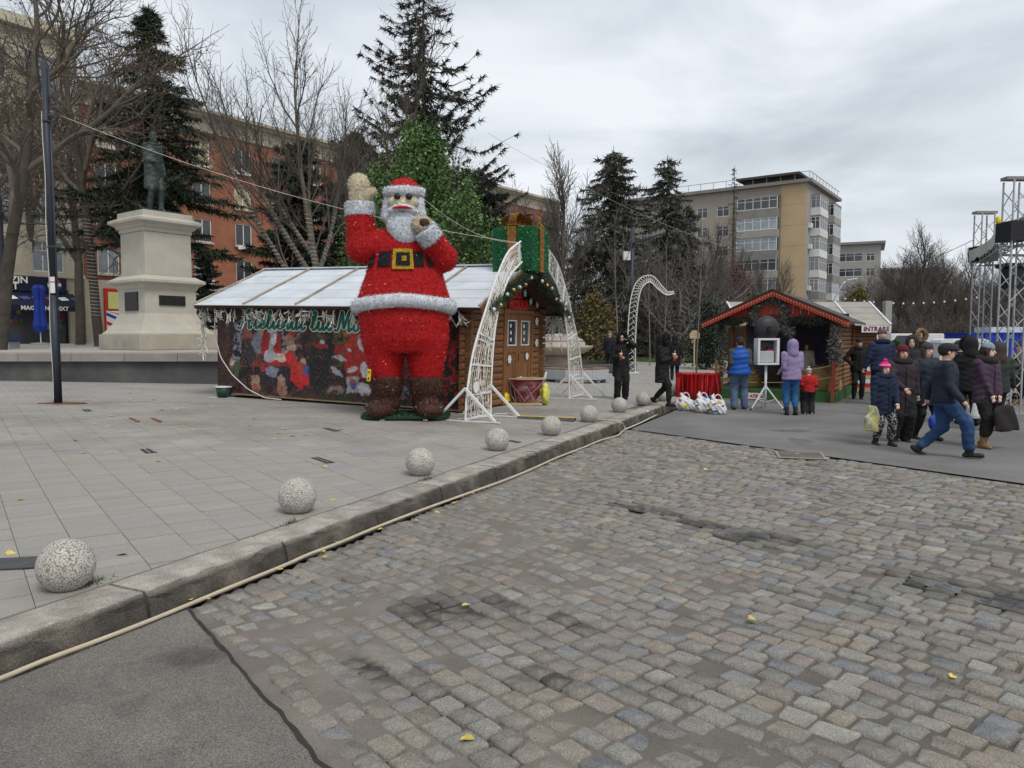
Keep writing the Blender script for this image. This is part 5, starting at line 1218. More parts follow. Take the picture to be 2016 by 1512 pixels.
leafy('copper_tree', 'small reddish-brown leafy tree in front of the tan block', 10, tpos(1450, 62, 0), 7.0, 3.2, 5000, [(.13,.045,.035),(.16,.06,.045),(.10,.04,.03)], .22)
leafy('yellowing_shrub', 'yellow-green shrub between the tan and grey blocks', 12, tpos(1685, 70, 0), 6.0, 2.8, 4000, [(.14,.12,.03),(.10,.095,.03),(.17,.12,.035)], .22)
leafy('yellowing_shrub', 'yellowing shrub among the trunks beside the light arch', 13, tpos(1175, 42, .2), 3.6, 2.2, 3000, [(.14,.12,.03),(.08,.08,.03),(.15,.09,.03)], .18)
leafy('dark_shrub', 'dark evergreen shrub by the left end of the red stall', 14, tpos(1395, 36, .1), 2.9, 1.2, 4500, [(.02,.04,.025),(.03,.055,.03),(.015,.028,.018)], .13)
# ---- bare trees of the park and the far row
fT, _ = bare_tree('bare_tree', 'bare grey-brown park tree behind the gift box', 21, tpos(1045, 52, .2), 14, dict(FARB, len=[7,5.2,2.6,1.2]), bark='bark_dark', twig='twig_far', rmin=.011)
fU, _ = bare_tree('bare_tree', 'slender bare park tree with rising twigs right of the gift box', 22, tpos(1105, 46, .2), 14, dict(FARB, len=[9,4.0,2.0,.9], ang=[.5,.5,.55]), bark='bark', twig='twig_far', rmin=.011)
park = [(995,58,1.0),(1020,47,.8),(1150,60,.95),(1255,62,.85),(1175,66,.9),(1290,48,.62),(1385,58,.8),(1420,50,.6),(1475,66,.75),(1340,70,.95),(1085,66,1.05),(1230,54,.75),(1130,50,.7),(1405,72,.9),(1500,60,.6),(1065,58,.9),(1530,72,.7)]
for i, (u, d, s_) in enumerate(park):
    place(fT if i % 2 else fU, 'bare park tree in the tangle between the light arch and the tan block', tpos(u, d, .1), i*1.3, s_, 'bare park trees behind the fountain')
for i, (u, d, s_) in enumerate([(1665,92,.62),(1700,95,.85),(1720,84,.7),(1735,100,.9),(1765,88,1.0),(1785,96,1.0),(1800,86,1.12),(1815,92,1.1),(1830,92,1.05),(1845,84,.85),(1860,90,.95),(1880,86,.8),(1895,96,1.0),(1925,100,.95),(1940,88,.75),(1955,92,.85),(1985,98,.95),(2000,86,.8),(2020,95,.95),(1780,105,.9),(1850,108,.9),(2060,90,.9),(1905,84,.62),(1820,80,.6),(1965,82,.62)]):
    place(fT if (i*7) % 3 else fU, 'bare tree of the dark row between the grey block and the stage', tpos(u, d, 0), i*2.1, (s_*1.15, s_), 'bare trees in the row behind the stage')
SHR = dict(seg=[2,4,4,3], wob=[.1,.12,.14,.16], up=[.0,.06,.06,.05], nb=[14,9,6], lo=[.1,.15,.15], ang=[.8,.6,.65], len=[1.0,2.6,1.2,.6], rad=[.10,.04,.02,.013], taper=.4)
sh, _ = bare_tree('bare_shrub', 'bare tangled shrub under the dark tree row', 51, tpos(1740, 78, 0), 3, SHR, group='bare shrubs under the tree row', bark='bark_dark', twig='twig', rmin=.013)
for i in range(26):
    u = 1655 + i*15.5; place(sh, 'bare tangled shrub under the dark tree row', tpos(u, 76 + (i*37 % 11), 0), i*1.7, 1.0+.35*((i*13) % 7)/7, 'bare shrubs under the tree row')
for i in range(16):
    u = 985 + i*33; place(sh, 'bare tangled shrub beyond the lawn by the fountain', tpos(u, 60 + (i*29 % 13), .1), i*2.3, 1.0+.4*((i*11) % 7)/7, 'bare shrubs beyond the lawn')
# wire-wound spreading tree left of the stall
WND = dict(seg=[3,7,5,4], wob=[.03,.07,.12,.16], up=[.0,.03,.05,.05], nb=[7,6,6], lo=[.55,.3,.2], ang=[.95,.6,.65], len=[1.6,6.0,2.2,.9], rad=[.30,.12,.03,.012], taper=.45, trunk_lvl=1)
tw_, ow = bare_tree('bare_tree', 'spreading bare tree with branches thickly wound in light garland left of the stall', 31, tpos(1338, 42, .15), 8, WND, bark='bark_dark', twig='twig_far', rmin=.010)
wind(tw_, ow[0], 4, .025, 7.0, 'garland_wire', .3, .016)
SAP = dict(seg=[8,4,3], wob=[.02,.08,.15], up=[.02,.10,.05], nb=[11,5], lo=[.45,.3], ang=[.75,.6], len=[5.2,1.9,.7], rad=[.038,.016,.009], taper=.4)
sA, _ = bare_tree('sapling', 'thin pale sapling behind the woman in glasses', 41, tpos(1217, 31, .25), 6, SAP, bark='bark_grey', twig='twig_far', rmin=.010)
place(sA, 'thin pale sapling behind the woman walking in profile', tpos(1309, 33, .25), 2.0, .95)
place(sA, 'thin pale sapling just left of the red stall', tpos(1372, 27.5, .2), 4.0, .9)
place(sA, 'thin pale sapling standing by the far fountain', tpos(1280, 39, .2), 1.0, 1.0)
# ================================================================== BODIES FROM DISTANCE FIELDS
class SDF:
    def __init__(s, lo, hi, h):
        s.lo = np.array(lo, float); s.h = h; s.n = np.maximum(4, np.ceil((np.array(hi, float)-s.lo)/h).astype(int)+1); s.v = np.full(s.n, .25, np.float32)
        s.ax = [s.lo[i] + h*np.arange(s.n[i]) for i in range(3)]
    def _sub(s, lo, hi, k):
        m = k + 2.5*s.h; a = np.clip(np.floor((np.array(lo)-m-s.lo)/s.h).astype(int), 0, s.n-1); b = np.clip(np.ceil((np.array(hi)+m-s.lo)/s.h).astype(int)+1, 1, s.n)
        sl = tuple(slice(a[i], max(b[i], a[i]+1)) for i in range(3)); X = s.ax[0][sl[0]][:,None,None]; Y = s.ax[1][sl[1]][None,:,None]; Z = s.ax[2][sl[2]][None,None,:]; return sl, X, Y, Z
    def _put(s, sl, d, k, sub=False):
        o = s.v[sl]
        if sub:
            d = -d
            s.v[sl] = np.maximum(o, d) if k <= 0 else np.maximum(o, d) + np.maximum(k-np.abs(o-d), 0)**2/(4*k)
        else: s.v[sl] = np.minimum(o, d) if k <= 0 else np.minimum(o, d) - np.maximum(k-np.abs(o-d), 0)**2/(4*k)
    def cone(s, a, b, ra, rb, k=.02, sub=False):
        a = np.array(a, float); b = np.array(b, float); R_ = max(ra, rb); sl, X, Y, Z = s._sub(np.minimum(a,b)-R_, np.maximum(a,b)+R_, k); ba = b-a; L2 = ba@ba+1e-12
        t = np.clip(((X-a[0])*ba[0]+(Y-a[1])*ba[1]+(Z-a[2])*ba[2])/L2, 0, 1); d = np.sqrt((X-a[0]-ba[0]*t)**2+(Y-a[1]-ba[1]*t)**2+(Z-a[2]-ba[2]*t)**2)-(ra+(rb-ra)*t); s._put(sl, d, k, sub); return s
    def ell(s, c, r, k=.02, M=None, sub=False):
        c = np.array(c, float); r = np.array(r, float)*np.ones(3); R_ = r.max(); sl, X, Y, Z = s._sub(c-R_, c+R_, k); x, y, z = X-c[0], Y-c[1], Z-c[2]
        if M is not None: x, y, z = (M[0][0]*x+M[1][0]*y+M[2][0]*z, M[0][1]*x+M[1][1]*y+M[2][1]*z, M[0][2]*x+M[1][2]*y+M[2][2]*z)
        q = np.sqrt((x/r[0])**2+(y/r[1])**2+(z/r[2])**2); g = np.sqrt((x/r[0]**2)**2+(y/r[1]**2)**2+(z/r[2]**2)**2)+1e-9; s._put(sl, q*(q-1)/g, k, sub); return s
    def column(s, prof, k=.02):
        """upright body of elliptical rings (z, rx, ry, cx, cy)"""
        P = np.array(prof, float); R_ = P[:,1:3].max(); sl, X, Y, Z = s._sub((P[:,3].min()-R_, P[:,4].min()-R_, P[0,0]), (P[:,3].max()+R_, P[:,4].max()+R_, P[-1,0]), k)
        f = lambda j: np.interp(Z, P[:,0], P[:,j]); rx, ry, cx, cy = f(1), f(2), f(3), f(4); q = np.sqrt(((X-cx)/rx)**2+((Y-cy)/ry)**2); d = (q-1)*np.minimum(rx, ry); dz = np.maximum(P[0,0]-Z, Z-P[-1,0]); d = np.where(dz > 0, np.sqrt(np.maximum(d,0)**2+dz**2), np.maximum(d, dz)); s._put(sl, d, k); return s
    def cut_below(s, z): s.v = np.maximum(s.v, (z - s.ax[2])[None,None,:].astype(np.float32)); return s
    def cut_above(s, z): s.v = np.maximum(s.v, (s.ax[2] - z)[None,None,:].astype(np.float32)); return s
    def disp(s, f): X, Y, Z = np.meshgrid(*s.ax, indexing='ij', sparse=True); s.v = (s.v + f(X, Y, Z)).astype(np.float32); return s
    def mesh(s):
        v = s.v; v = np.pad(v, 1, constant_values=.25); lo = s.lo - s.h; ins = v < 0
        c = ins[:-1,:-1,:-1].astype(np.int8)
        cnt = sum(ins[i:v.shape[0]-1+i, j:v.shape[1]-1+j, k:v.shape[2]-1+k].astype(np.int8) for i in (0,1) for j in (0,1) for k in (0,1))
        act = (cnt > 0) & (cnt < 8); I = np.argwhere(act); idx = np.full(act.shape, -1, np.int64); idx[act] = np.arange(len(I))
        acc = np.zeros((len(I),3)); w = np.zeros(len(I)); cor = [(i,j,k) for i in (0,1) for j in (0,1) for k in (0,1)]
        val = {q: v[I[:,0]+q[0], I[:,1]+q[1], I[:,2]+q[2]] for q in cor}
        for q in cor:
            for ax in range(3):
                if q[ax] == 0:
                    r = list(q); r[ax] = 1; a, b = val[q], val[tuple(r)]; m = (a < 0) != (b < 0); t = np.where(m, a/(a-b+1e-20), 0); p = np.array(q, float)[None].repeat(len(I),0); p[:,ax] = t; acc[m] += p[m]; w[m] += 1
        V = lo + s.h*(I + acc/w[:,None]); Fs = []
        for ax in range(3):
            b1, b2 = (ax+1) % 3, (ax+2) % 3; sa = [slice(1,-1)]*3; sa[ax] = slice(0,-1); sb = list(sa); sb[ax] = slice(1,None); A_ = ins[tuple(sa)]; B_ = ins[tuple(sb)]
            for flip, m in ((False, A_ & ~B_), (True, ~A_ & B_)):
                E_ = np.argwhere(m)
                if not len(E_): continue
                E_ = E_.copy(); off = np.ones(3, int); off[ax] = 0; E_ = E_ + off
                g = lambda d1_, d2_: idx[tuple((E_ - np.eye(3, dtype=int)[b1]*d1_ - np.eye(3, dtype=int)[b2]*d2_).T)]
                q = np.stack([g(1,1), g(0,1), g(0,0), g(1,0)], 1); Fs.append(q[:, ::-1] if flip else q)
        return V, np.concatenate(Fs)
    def build(s, name, m, parent, smooth=True, it=1):
        V, F_ = s.mesh()
        for _ in range(it):                                   # light smoothing along the quads
            acc = np.zeros_like(V); n = np.zeros(len(V))
            for a, b in ((0,1),(1,2),(2,3),(3,0)):
                np.add.at(acc, F_[:,a], V[F_[:,b]]); np.add.at(acc, F_[:,b], V[F_[:,a]]); np.add.at(n, F_[:,a], 1); np.add.at(n, F_[:,b], 1)
            V = V*.5 + .5*acc/np.maximum(n,1)[:,None]
        return mesh_obj(name, V, F_, m, parent, smooth)
_cl = {}
def cloth(c, rough=.85, bump=.35, bs=35, var=.18, vs=9, sheen=0.0):
    k = (tuple(round(x,3) for x in c), rough, bump)
    if k not in _cl: _cl[k] = mat('cloth_%d' % len(_cl), c, rough, var, vs, bump, bs, sheen=sheen, bdist=.006)
    return _cl[k]
mat('skin', (.60,.37,.28), .55, .10, 14); mat('skin_pale', (.70,.46,.37), .55, .10, 14); mat('eye_dark', (.02,.015,.012), .3, 0, 1); mat('lips', (.38,.14,.12), .5, 0, 1)
def unit(v): v = np.array(v, float); return v/(np.linalg.norm(v)+1e-9)
def ik(a, t, l1, l2, pole):
    a = np.array(a, float); t = np.array(t, float); d = t-a; D_ = np.linalg.norm(d); D_ = min(max(D_, abs(l1-l2)+.01), (l1+l2)*.999); u = unit(d); x = (l1*l1-l2*l2+D_*D_)/(2*D_); h = math.sqrt(max(l1*l1-x*x, 0)); p = np.array(pole, float); p = unit(p-u*(p@u)); return a+u*x+p*h, a+u*D_
def person(label, loc, rz, H, coat, legs, shoe, hat=None, hair=None, hl=None, hr=None, fl=None, fr=None, drop=0.0, lean=0.0, head=0.0, res=.014, skin='skin', scale_w=1.0, hem=.78, puff=None, collar=None,
           vest=None, boots=0.0, pl=(0,.6,-1), pr=(0,.6,-1), glasses=False, group=None, allmat=None, name='person', cat='person', tilt=0.0, beard=None, loose=0.0, hands=True, mouth=True, kl=(0,-1,0), kr=(0,-1,0)):
    k = H/1.72; t = thing(name, label, cat, loc, rz, group); t.scale = (k*scale_w if scale_w != 1 else k, k*scale_w if scale_w != 1 else k, k)
    M_ = lambda m: MATS[allmat] if allmat else (m if not isinstance(m, str) else MATS[m])
    lx = np.array([0, -lean, 0.0])
    PEL = np.array([0,0,.93-drop]); CH = np.array([0,-lean*.6,1.25-drop]); SH = 1.40-drop; HD = np.array([0,-lean*1.1-.015,1.595-drop])
    sl_, sr_ = np.array([.185,-lean,SH]), np.array([-.185,-lean,SH]); hl = (.31,-.05-lean,.87-drop) if hl is None else hl; hr = (-.31,-.05-lean,.87-drop) if hr is None else hr
    fl = (.10,.02,.085) if fl is None else fl; fr = (-.10,.02,.085) if fr is None else fr
    el, hl_ = ik(sl_, hl, .29, .26, pl); er, hr_ = ik(sr_, hr, .29, .26, pr)
    hipl, hipr = np.array([.095,0,.90-drop]), np.array([-.095,0,.90-drop]); knl, al = ik(hipl, fl, .42, .42, kl); knr, ar = ik(hipr, fr, .42, .42, kr)
    cy, sy = math.cos(head), math.sin(head); Mh = np.array([[cy,-sy,0],[sy,cy,0],[0,0,1]])      # columns: head axes
    if tilt: ct, st_ = math.cos(tilt), math.sin(tilt); Mh = Mh @ np.array([[1,0,0],[0,ct,-st_],[0,st_,ct]])
    hp = lambda x, y, z: HD + Mh @ np.array([x,y,z])
    pts = np.array([hl_, hr_, el, er, al, ar, [0,0,1.75-drop], [.25,0,1], [-.25,0,1]]); lo = pts.min(0)-np.array([.17,.22,.11]); hi = pts.max(0)+np.array([.17,.22,.05]); lo[2] = -.01
    # ---- body, one surface
    S = SDF(lo, hi, res)
    S.column([(.84-drop,.14,.10,0,0),(.95-drop,.155,.105,0,0),(1.1-drop,.135,.095,0,-lean*.3),(1.3-drop,.16,.105,0,-lean*.8),(1.4-drop,.15,.085,0,-lean),(1.45-drop,.07,.06,0,-lean)], .03)
    for h_, kn, a_, sx in ((hipl,knl,al,1),(hipr,knr,ar,-1)): S.cone(h_, kn, .082, .055, .03); S.cone(kn, a_, .055, .037, .02); S.cone(a_, a_-unit(kn-a_)*.03, .03, .02, .02)
    for s_, e_, w_ in ((sl_,el,hl_),(sr_,er,hr_)): S.cone(s_, e_, .052, .04, .02); S.cone(e_, w_, .04, .028, .02)
    S.cone([0,-lean,1.42-drop], HD+np.array([0,.01,-.05]), .055, .05, .02); S.ell(HD+np.array([0,.005,.02]), (.074,.092,.10), .02, Mh); S.ell(hp(0,-.03,-.055), (.052,.055,.06), .03, Mh)
    S.cone(hp(0,-.085,.01), hp(0,-.108,-.022), .009, .015, .012); S.ell(hp(.076,.01,-.005), (.012,.02,.03), .01, Mh); S.ell(hp(-.076,.01,-.005), (.012,.02,.03), .01, Mh)
    S.ell(hp(.03,-.083,.012), .012, .008, Mh, sub=True); S.ell(hp(-.03,-.083,.012), .012, .008, Mh, sub=True); S.cone(hp(-.018,-.088,-.052), hp(.018,-.088,-.052), .007, .007, .008)
    if hands:
        for e_, w_, sx in ((el,hl_,1),(er,hr_,-1)):
            d = unit(w_-e_); side = unit(np.cross(d, [0,1,.3])) * 1.0; inn = unit(np.cross(side, d)); pc = w_+d*.05; S.cone(w_, pc, .026, .030, .015)
            thumb = np.array([-sx,-.4,.2]); thumb = unit(thumb - d*(thumb@d))
            for q in range(4):
                o_ = side*(q-1.5)*.018; L_ = (.060,.07,.066,.052)[q]; c1_ = pc+d*.028+o_; c2_ = c1_+unit(d+inn*.25)*L_*.55; c3_ = c2_+unit(d*.5+inn*.9)*L_*.5; S.cone(c1_, c2_, .0105, .0095, .004); S.cone(c2_, c3_, .0095, .008, .004)
            a1 = w_+d*.02+thumb*.022; a2 = a1+unit(d*.7+thumb)*.035; a3 = a2+unit(d+thumb*.3)*.028; S.cone(a1,a2,.0125,.011,.006); S.cone(a2,a3,.011,.009,.004)
    S.build('body', M_(skin), t)
    # ---- trousers
    S = SDF(lo, hi, max(res*1.25,.016)); f = .012+loose
    S.column([(.80-drop,.15+f,.11+f,0,0),(.95-drop,.165,.115,0,0),(1.05-drop,.15,.105,0,0)], .02)
    for h_, kn, a_ in ((hipl,knl,al),(hipr,knr,ar)): S.cone(h_, kn, .094+f, .066+f, .035); S.cone(kn, a_+unit(kn-a_)*(boots*.75), .066+f, .052+f*1.1, .02)
    S.disp(lambda X,Y,Z: .006*np.sin(Z*52+X*30+3*np.sin(Y*14))*np.sin(Y*33+Z*14) + .005*np.sin(Z*21+Y*26+X*9)); S.build('trousers', M_(legs if not isinstance(legs, tuple) else cloth(legs, .85)), t)
    # ---- shoes
    for kn, a_ in ((knl,al),(knr,ar)):
        d = unit(kn-a_); q = SDF(a_-np.array([.16,.22,.10]), a_+np.array([.16,.20,.12+boots]), .013); fw = np.array([a_[0]-(.0), a_[1], 0]); 
        ft = unit(np.array([d[0]*0,-1,0])); sole = a_-d*.055
        pitch = unit(np.array([0,-1,0]) - d*(np.array([0,-1,0])@d)) if d[2] < .97 else np.array([0,-1.,0])
        toe = sole+pitch*.135; q.cone(sole-pitch*.05, toe, .040, .034, .02); q.cone(a_, sole, .045, .042, .02); q.ell(toe-pitch*.02-d*.0, (.043,.055,.036), .02)
        q.cone(a_, a_+d*(.06+boots), .048+loose*.4, .053+loose*.6+(.012 if boots else 0), .015); q.cut_below(max(0, (a_-d*.085)[2]-.0) if d[2] > .97 else -9); q.build('boot' if boots else 'shoe', M_(cloth(shoe, .6, .15)), t)
    # ---- coat
    S = SDF(lo-np.array([.05,.05,0]), hi+np.array([.05,.05,0]), max(res*1.25,.016)); b = .03; low = hem-drop
    S.column([(low-.05,.215+b*.6,.155+b*.5,0,0),(low,.21+b*.6,.15+b*.5,0,0),(max(low+.05,.95-drop),.185+b,.13+b,0,0),(1.1-drop,.165+b,.12+b,0,-lean*.3),(1.28-drop,.185+b,.125+b,0,-lean*.75),(1.385-drop,.165+b,.105+b,0,-lean),(1.44-drop,.095+b,.08+b*.8,0,-lean),(1.475-drop,.07+b*.6,.068+b*.6,0,-lean)], .03)
    for s_, e_, w_ in ((sl_,el,hl_),(sr_,er,hr_)): S.cone(s_, e_, .075, .062, .028); S.cone(e_, w_+unit(w_-e_)*-.01, .062, .047, .012)
    if puff:
        am, sp = puff; S.disp(lambda X,Y,Z: -am*.55*(np.abs(np.sin((Z+.05*np.sin(X*9)+.04*np.sin(Y*11))*math.pi/sp))-.5) + .004*np.sin(X*47+Z*31)*np.sin(Y*39+Z*23))
    else: S.disp(lambda X,Y,Z: .007*np.sin(Z*34+X*28+2.5*np.sin(X*11+Y*9))*np.sin(Y*27+Z*17+X*11) + .004*np.sin(Z*61-X*33+2*np.sin(Y*15)))
    S.cut_below(low); S.build('coat', M_(coat if not isinstance(coat, tuple) else cloth(coat, .7 if puff else .85)), t)
    if not allmat and hem < .9 and name == 'person':
        b_ = MB(); zp = [(0, -(np.interp(z, [low, 1.1-drop, 1.28-drop, 1.42-drop], [.15+b*.5+.012, .12+b+lean*.3+.008, .125+b+lean*.75+.008, .09+b+lean]))-.001, z) for z in np.linspace(low+.03, 1.42-drop, 8)]; b_.tube(zp, .006, 4); b_.build('zip', 'steel_dark_c', t)
        b_ = MB()
        for sx in (-1,1): b_.obox((sx*.10,-.158-b*.55,1.0-drop),(sx*.155,-.12-b*.55,.93-drop),.006,.014)
        b_.build('pocket_flap', 'steel_dark_c', t)['kind'] = 'stuff'
    if vest:
        S = SDF(lo, hi, .016); S.column([(low-.02,.225+b,.17+b,0,0),(1.1-drop,.18+b+.015,.135+b,0,-lean*.3),(1.28-drop,.20+b,.14+b+.01,0,-lean*.75),(1.385-drop,.175+b,.115+b,0,-lean),(1.44-drop,.10+b,.085+b,0,-lean),(1.50-drop,.085+b,.08+b,0,-lean)], .02); S.disp(lambda X,Y,Z: -.010*(np.abs(np.sin((Z+.02*np.sin(X*12))*math.pi/.12))-.5)*1.2); S.cut_below(low-.02); S.build('vest', M_(cloth(vest,.6,.2)), t)
    if collar:
        c_, r_ = collar; S = SDF((-.26,-.30-lean,1.30-drop),(.26,.28,1.66-drop),.014); 
        for a in np.linspace(0,2*math.pi,18,False): p = np.array([.105*math.cos(a), .09*math.sin(a)-lean, 1.46-drop+.02*math.sin(a)]); p2 = np.array([.105*math.cos(a+.36), .09*math.sin(a+.36)-lean, 1.46-drop+.02*math.sin(a+.36)]); S.cone(p,p2,r_,r_,.02)
        S.disp(lambda X,Y,Z: .006*np.sin(X*110)*np.sin(Y*120+Z*60)); S.build('collar', M_(cloth(c_, .95, .8, 60)), t)
    # ---- head wear and hair
    hb = lambda r: SDF(HD-np.array([r,r,r]), HD+np.array([r,r,r*1.1]), .011)
    if hair:
        c_, style = hair; S = hb(.28); S.ell(hp(0,.02,.035), (.085,.10,.105), .01, Mh); S.ell(hp(0,-.075,-.045), (.062,.07,.10), .01, Mh, sub=True)
        if style == 'long':
            for x in (-.07,.07): S.cone(hp(x,.0,.0), hp(x*1.1,-.03,-.17), .032, .022, .02)
            S.cone(hp(0,.06,0), hp(0,.06,-.15), .07, .05, .02); S.ell(hp(0,-.09,-.03), (.056,.06,.085), .008, Mh, sub=True)
        if style == 'short': S.ell(hp(0,-.02,-.13), (.12,.13,.09), .01, Mh, sub=True)
        S.build('hair', M_(cloth(c_, .6, .7, 50)), t)
    if beard:
        S = hb(.24); S.ell(hp(0,-.055,-.085), (.062,.055,.07), .02, Mh); S.ell(hp(0,-.095,-.045), (.05,.02,.02), .01, Mh); S.disp(lambda X,Y,Z: .003*np.sin(X*150+Z*90)); S.build('beard', M_(cloth(beard,.9)), t)
    if hat:
        c_, style = hat[:2]; S = hb(.30)
        if style == 'beanie': S.ell(hp(0,.01,.05), (.094,.108,.108), .01, Mh); S.v = np.maximum(S.v, 0); S = hb(.30); S.ell(hp(0,.012,.048), (.095,.11,.112), .01, Mh); nrm = Mh @ np.array([0,-.25,1]); o_ = hp(0,0,.052); X, Y, Z = np.meshgrid(*S.ax, indexing='ij', sparse=True); S.v = np.maximum(S.v, -((X-o_[0])*nrm[0]+(Y-o_[1])*nrm[1]+(Z-o_[2])*nrm[2])*.95); S.disp(lambda X,Y,Z: .0022*np.sin(np.arctan2(Y-HD[1],X-HD[0])*26))
        if style == 'cap': S.ell(hp(0,.012,.055), (.092,.108,.085), .01, Mh); S.cone(hp(-.03,-.10,.045), hp(.03,-.10,.045), .03, .03, .02); S.ell(hp(0,-.11,.04), (.075,.065,.014), .01, Mh); nrm = Mh @ np.array([0,-.05,1]); o_ = hp(0,0,.02); X, Y, Z = np.meshgrid(*S.ax, indexing='ij', sparse=True); S.v = np.maximum(S.v, -((X-o_[0])*nrm[0]+(Y-o_[1])*nrm[1]+(Z-o_[2])*nrm[2])*.95)
        if style in ('hood','furhood'):
            S.ell(hp(0,.03,.03), (.125,.135,.145), .02, Mh); S.cone(hp(0,.04,-.05), hp(0,.06,-.17), .12, .13, .04); S.ell(hp(0,-.12,-.015), (.078,.115,.112), .012, Mh, sub=True); S.disp(lambda X,Y,Z: .003*np.sin(X*70+Z*60))
        S.build('hood' if 'hood' in style else ('cap' if style == 'cap' else 'hat'), M_(cloth(c_, .9, .5, 60)), t)
        if style == 'furhood':
            S = hb(.32); rs_ = np.random.RandomState(3); pr_ = [hp(.112*math.cos(a), -.075-.02*math.cos(2*a), .02+.135*math.sin(a)) for a in np.linspace(0,2*math.pi,20,False)]
            for p, q in zip(pr_, pr_[1:]+pr_[:1]): S.cone(p,q,.036,.036,.02)
            S.disp(lambda X,Y,Z: .010*np.sin(X*95+Z*30)*np.sin(Z*100)*np.sin(Y*90)); o_ = S.build('fur_trim', M_(cloth(hat[2], .95, .9, 70)), t)
            V0 = np.array([v_.co for v_ in o_.data.vertices]); F0 = [tuple(p.vertices) for p in o_.data.polygons]; cc = np.array(hat[2]); V, Fc, c = tinsel_on(V0, F0, 1500, .035, .003, [tuple(cc),tuple(cc*.6),tuple(cc*1.5)], rs_); mesh_obj('fur', V, Fc, 'frost_fir', o_, False, c)['kind'] = 'stuff'
        if len(hat) > 2 and style == 'beanie' and hat[2] is not None:
            b_ = MB(); sphere_mesh(b_, hp(0,.01,.185), .04, 10, 8); b_.build('pompom', M_(cloth(hat[2], .95, .9, 60)), t, True)
        if len(hat) > 3:
            S = hb(.3); S.ell(hp(0,.012,.048), (.098,.113,.115), .01, Mh); X, Y, Z = np.meshgrid(*S.ax, indexing='ij', sparse=True); S.v = np.maximum(S.v, np.abs(Z-(HD[2]+.085))-.014); S.build('hat_stripe', M_(cloth(hat[3], .9)), t)
    # ---- face
    if not allmat:
        for sx in (-1,1):
            b_ = MB(); sphere_mesh(b_, hp(sx*.031,-.079,.013), (.015,.009,.008), 8, 6); b_.build('eye', 'eye_dark', t, True)
            b_ = MB(); b_.obox(hp(sx*.016,-.087,.035), hp(sx*.048,-.081,.036), .009, .009); b_.build('eyebrow', 'eye_dark', t)
        if mouth: b_ = MB(); sphere_mesh(b_, hp(0,-.0925,-.053), (.024,.008,.008), 10, 6); b_.build('mouth', 'lips', t, True)
        if glasses:
            b_ = MB()
            for sx in (-1,1): b_.tube([hp(sx*.032+.024*math.cos(a), -.102, .012+.018*math.sin(a)) for a in np.linspace(0,2*math.pi,14)], .0028, 5); b_.tube([hp(sx*.056,-.10,.015), hp(sx*.08,-.0,.015)], .0025, 4)
            b_.tube([hp(-.008,-.104,.014), hp(.008,-.104,.014)], .0025, 4); b_.build('glasses', 'black', t)
    W = lambda p: np.array(t.location) + np.array([[math.cos(rz),-math.sin(rz),0],[math.sin(rz),math.cos(rz),0],[0,0,1]]) @ (np.array(p)*k)
    return t, dict(hl=W(hl_), hr=W(hr_), el=W(el), er=W(er))
BLK, NVY, DGR = (.010,.010,.012), (.010,.016,.038), (.018,.019,.021)
JEAN, JEAN2 = (.028,.075,.19), (.02,.055,.14)
g0 = lambda u, v: tuple(Zp(u, v, 0)); gp = lambda u, v: tuple(pave(u, v))
def gd(u, d, z=0.0): p = Dp(u, 662, d); return (p[0], p[1], z)
hold = {}
mat('steel_dark_c', (.008,.008,.009), .5, .2, 9)
PATT = mat('patterned_knit', (.016,.017,.02), .9, .2, 9, .3, 40, col2=(.42,.43,.43), s2=26, lo2=.55, hi2=.58, detail=1, stretch=(1,1,1.4)); PRNT = mat('printed_sweat', (.13,.125,.12), .9, .2, 9, .3, 40, col2=(.02,.02,.02), s2=9, lo2=.5, hi2=.54, detail=2); JNS = mat('worn_jeans', (.018,.052,.135), .9, .25, 4, .4, 50, col2=(.075,.14,.26), s2=3.2, lo2=.52, hi2=.72, amt2=.7)
# -- two women in black with cups
_, hold['w1'] = person('woman in glasses with a black fur-rimmed hood, one hand raised to her head', gp(1222,786), .10, 1.68, BLK, BLK, BLK, hat=(BLK,'furhood',(.012,.012,.012)), hr=(-.10,-.25,1.10), hl=(.13,-.13,1.55), pl=(1,.0,-1.3), pr=(-.6,.4,-1), hem=.60, glasses=True, skin='skin_pale', fl=(.12,.0,.085), fr=(-.11,-.05,.085), loose=.02, res=.013)
_, hold['w2'] = person('woman in black stepping along the kerb in profile with a cup at her chest', gp(1303,799), 1.05, 1.68, BLK, BLK, BLK, hat=(BLK,'furhood',(.012,.012,.012)), hr=(-.05,-.27,1.15), hl=(.24,.08,.88), pr=(-.5,.4,-1), hem=.58, skin='skin_pale', fl=(.09,.22,.16), fr=(-.08,-.20,.085), drop=.02, boots=.14, res=.013)
person('person in navy coat with a patchy beanie beyond the octagonal bench', gp(1200,729), 2.9, 1.74, (.014,.016,.03), BLK, BLK, hat=((.16,.15,.14),'beanie',None), res=.02, hem=.72)
person('person in a long black coat behind the profile woman, seen from behind', gp(1328,748), 3.0, 1.62, (.012,.012,.014), BLK, BLK, hat=(BLK,'hood'), res=.02, hem=.55)
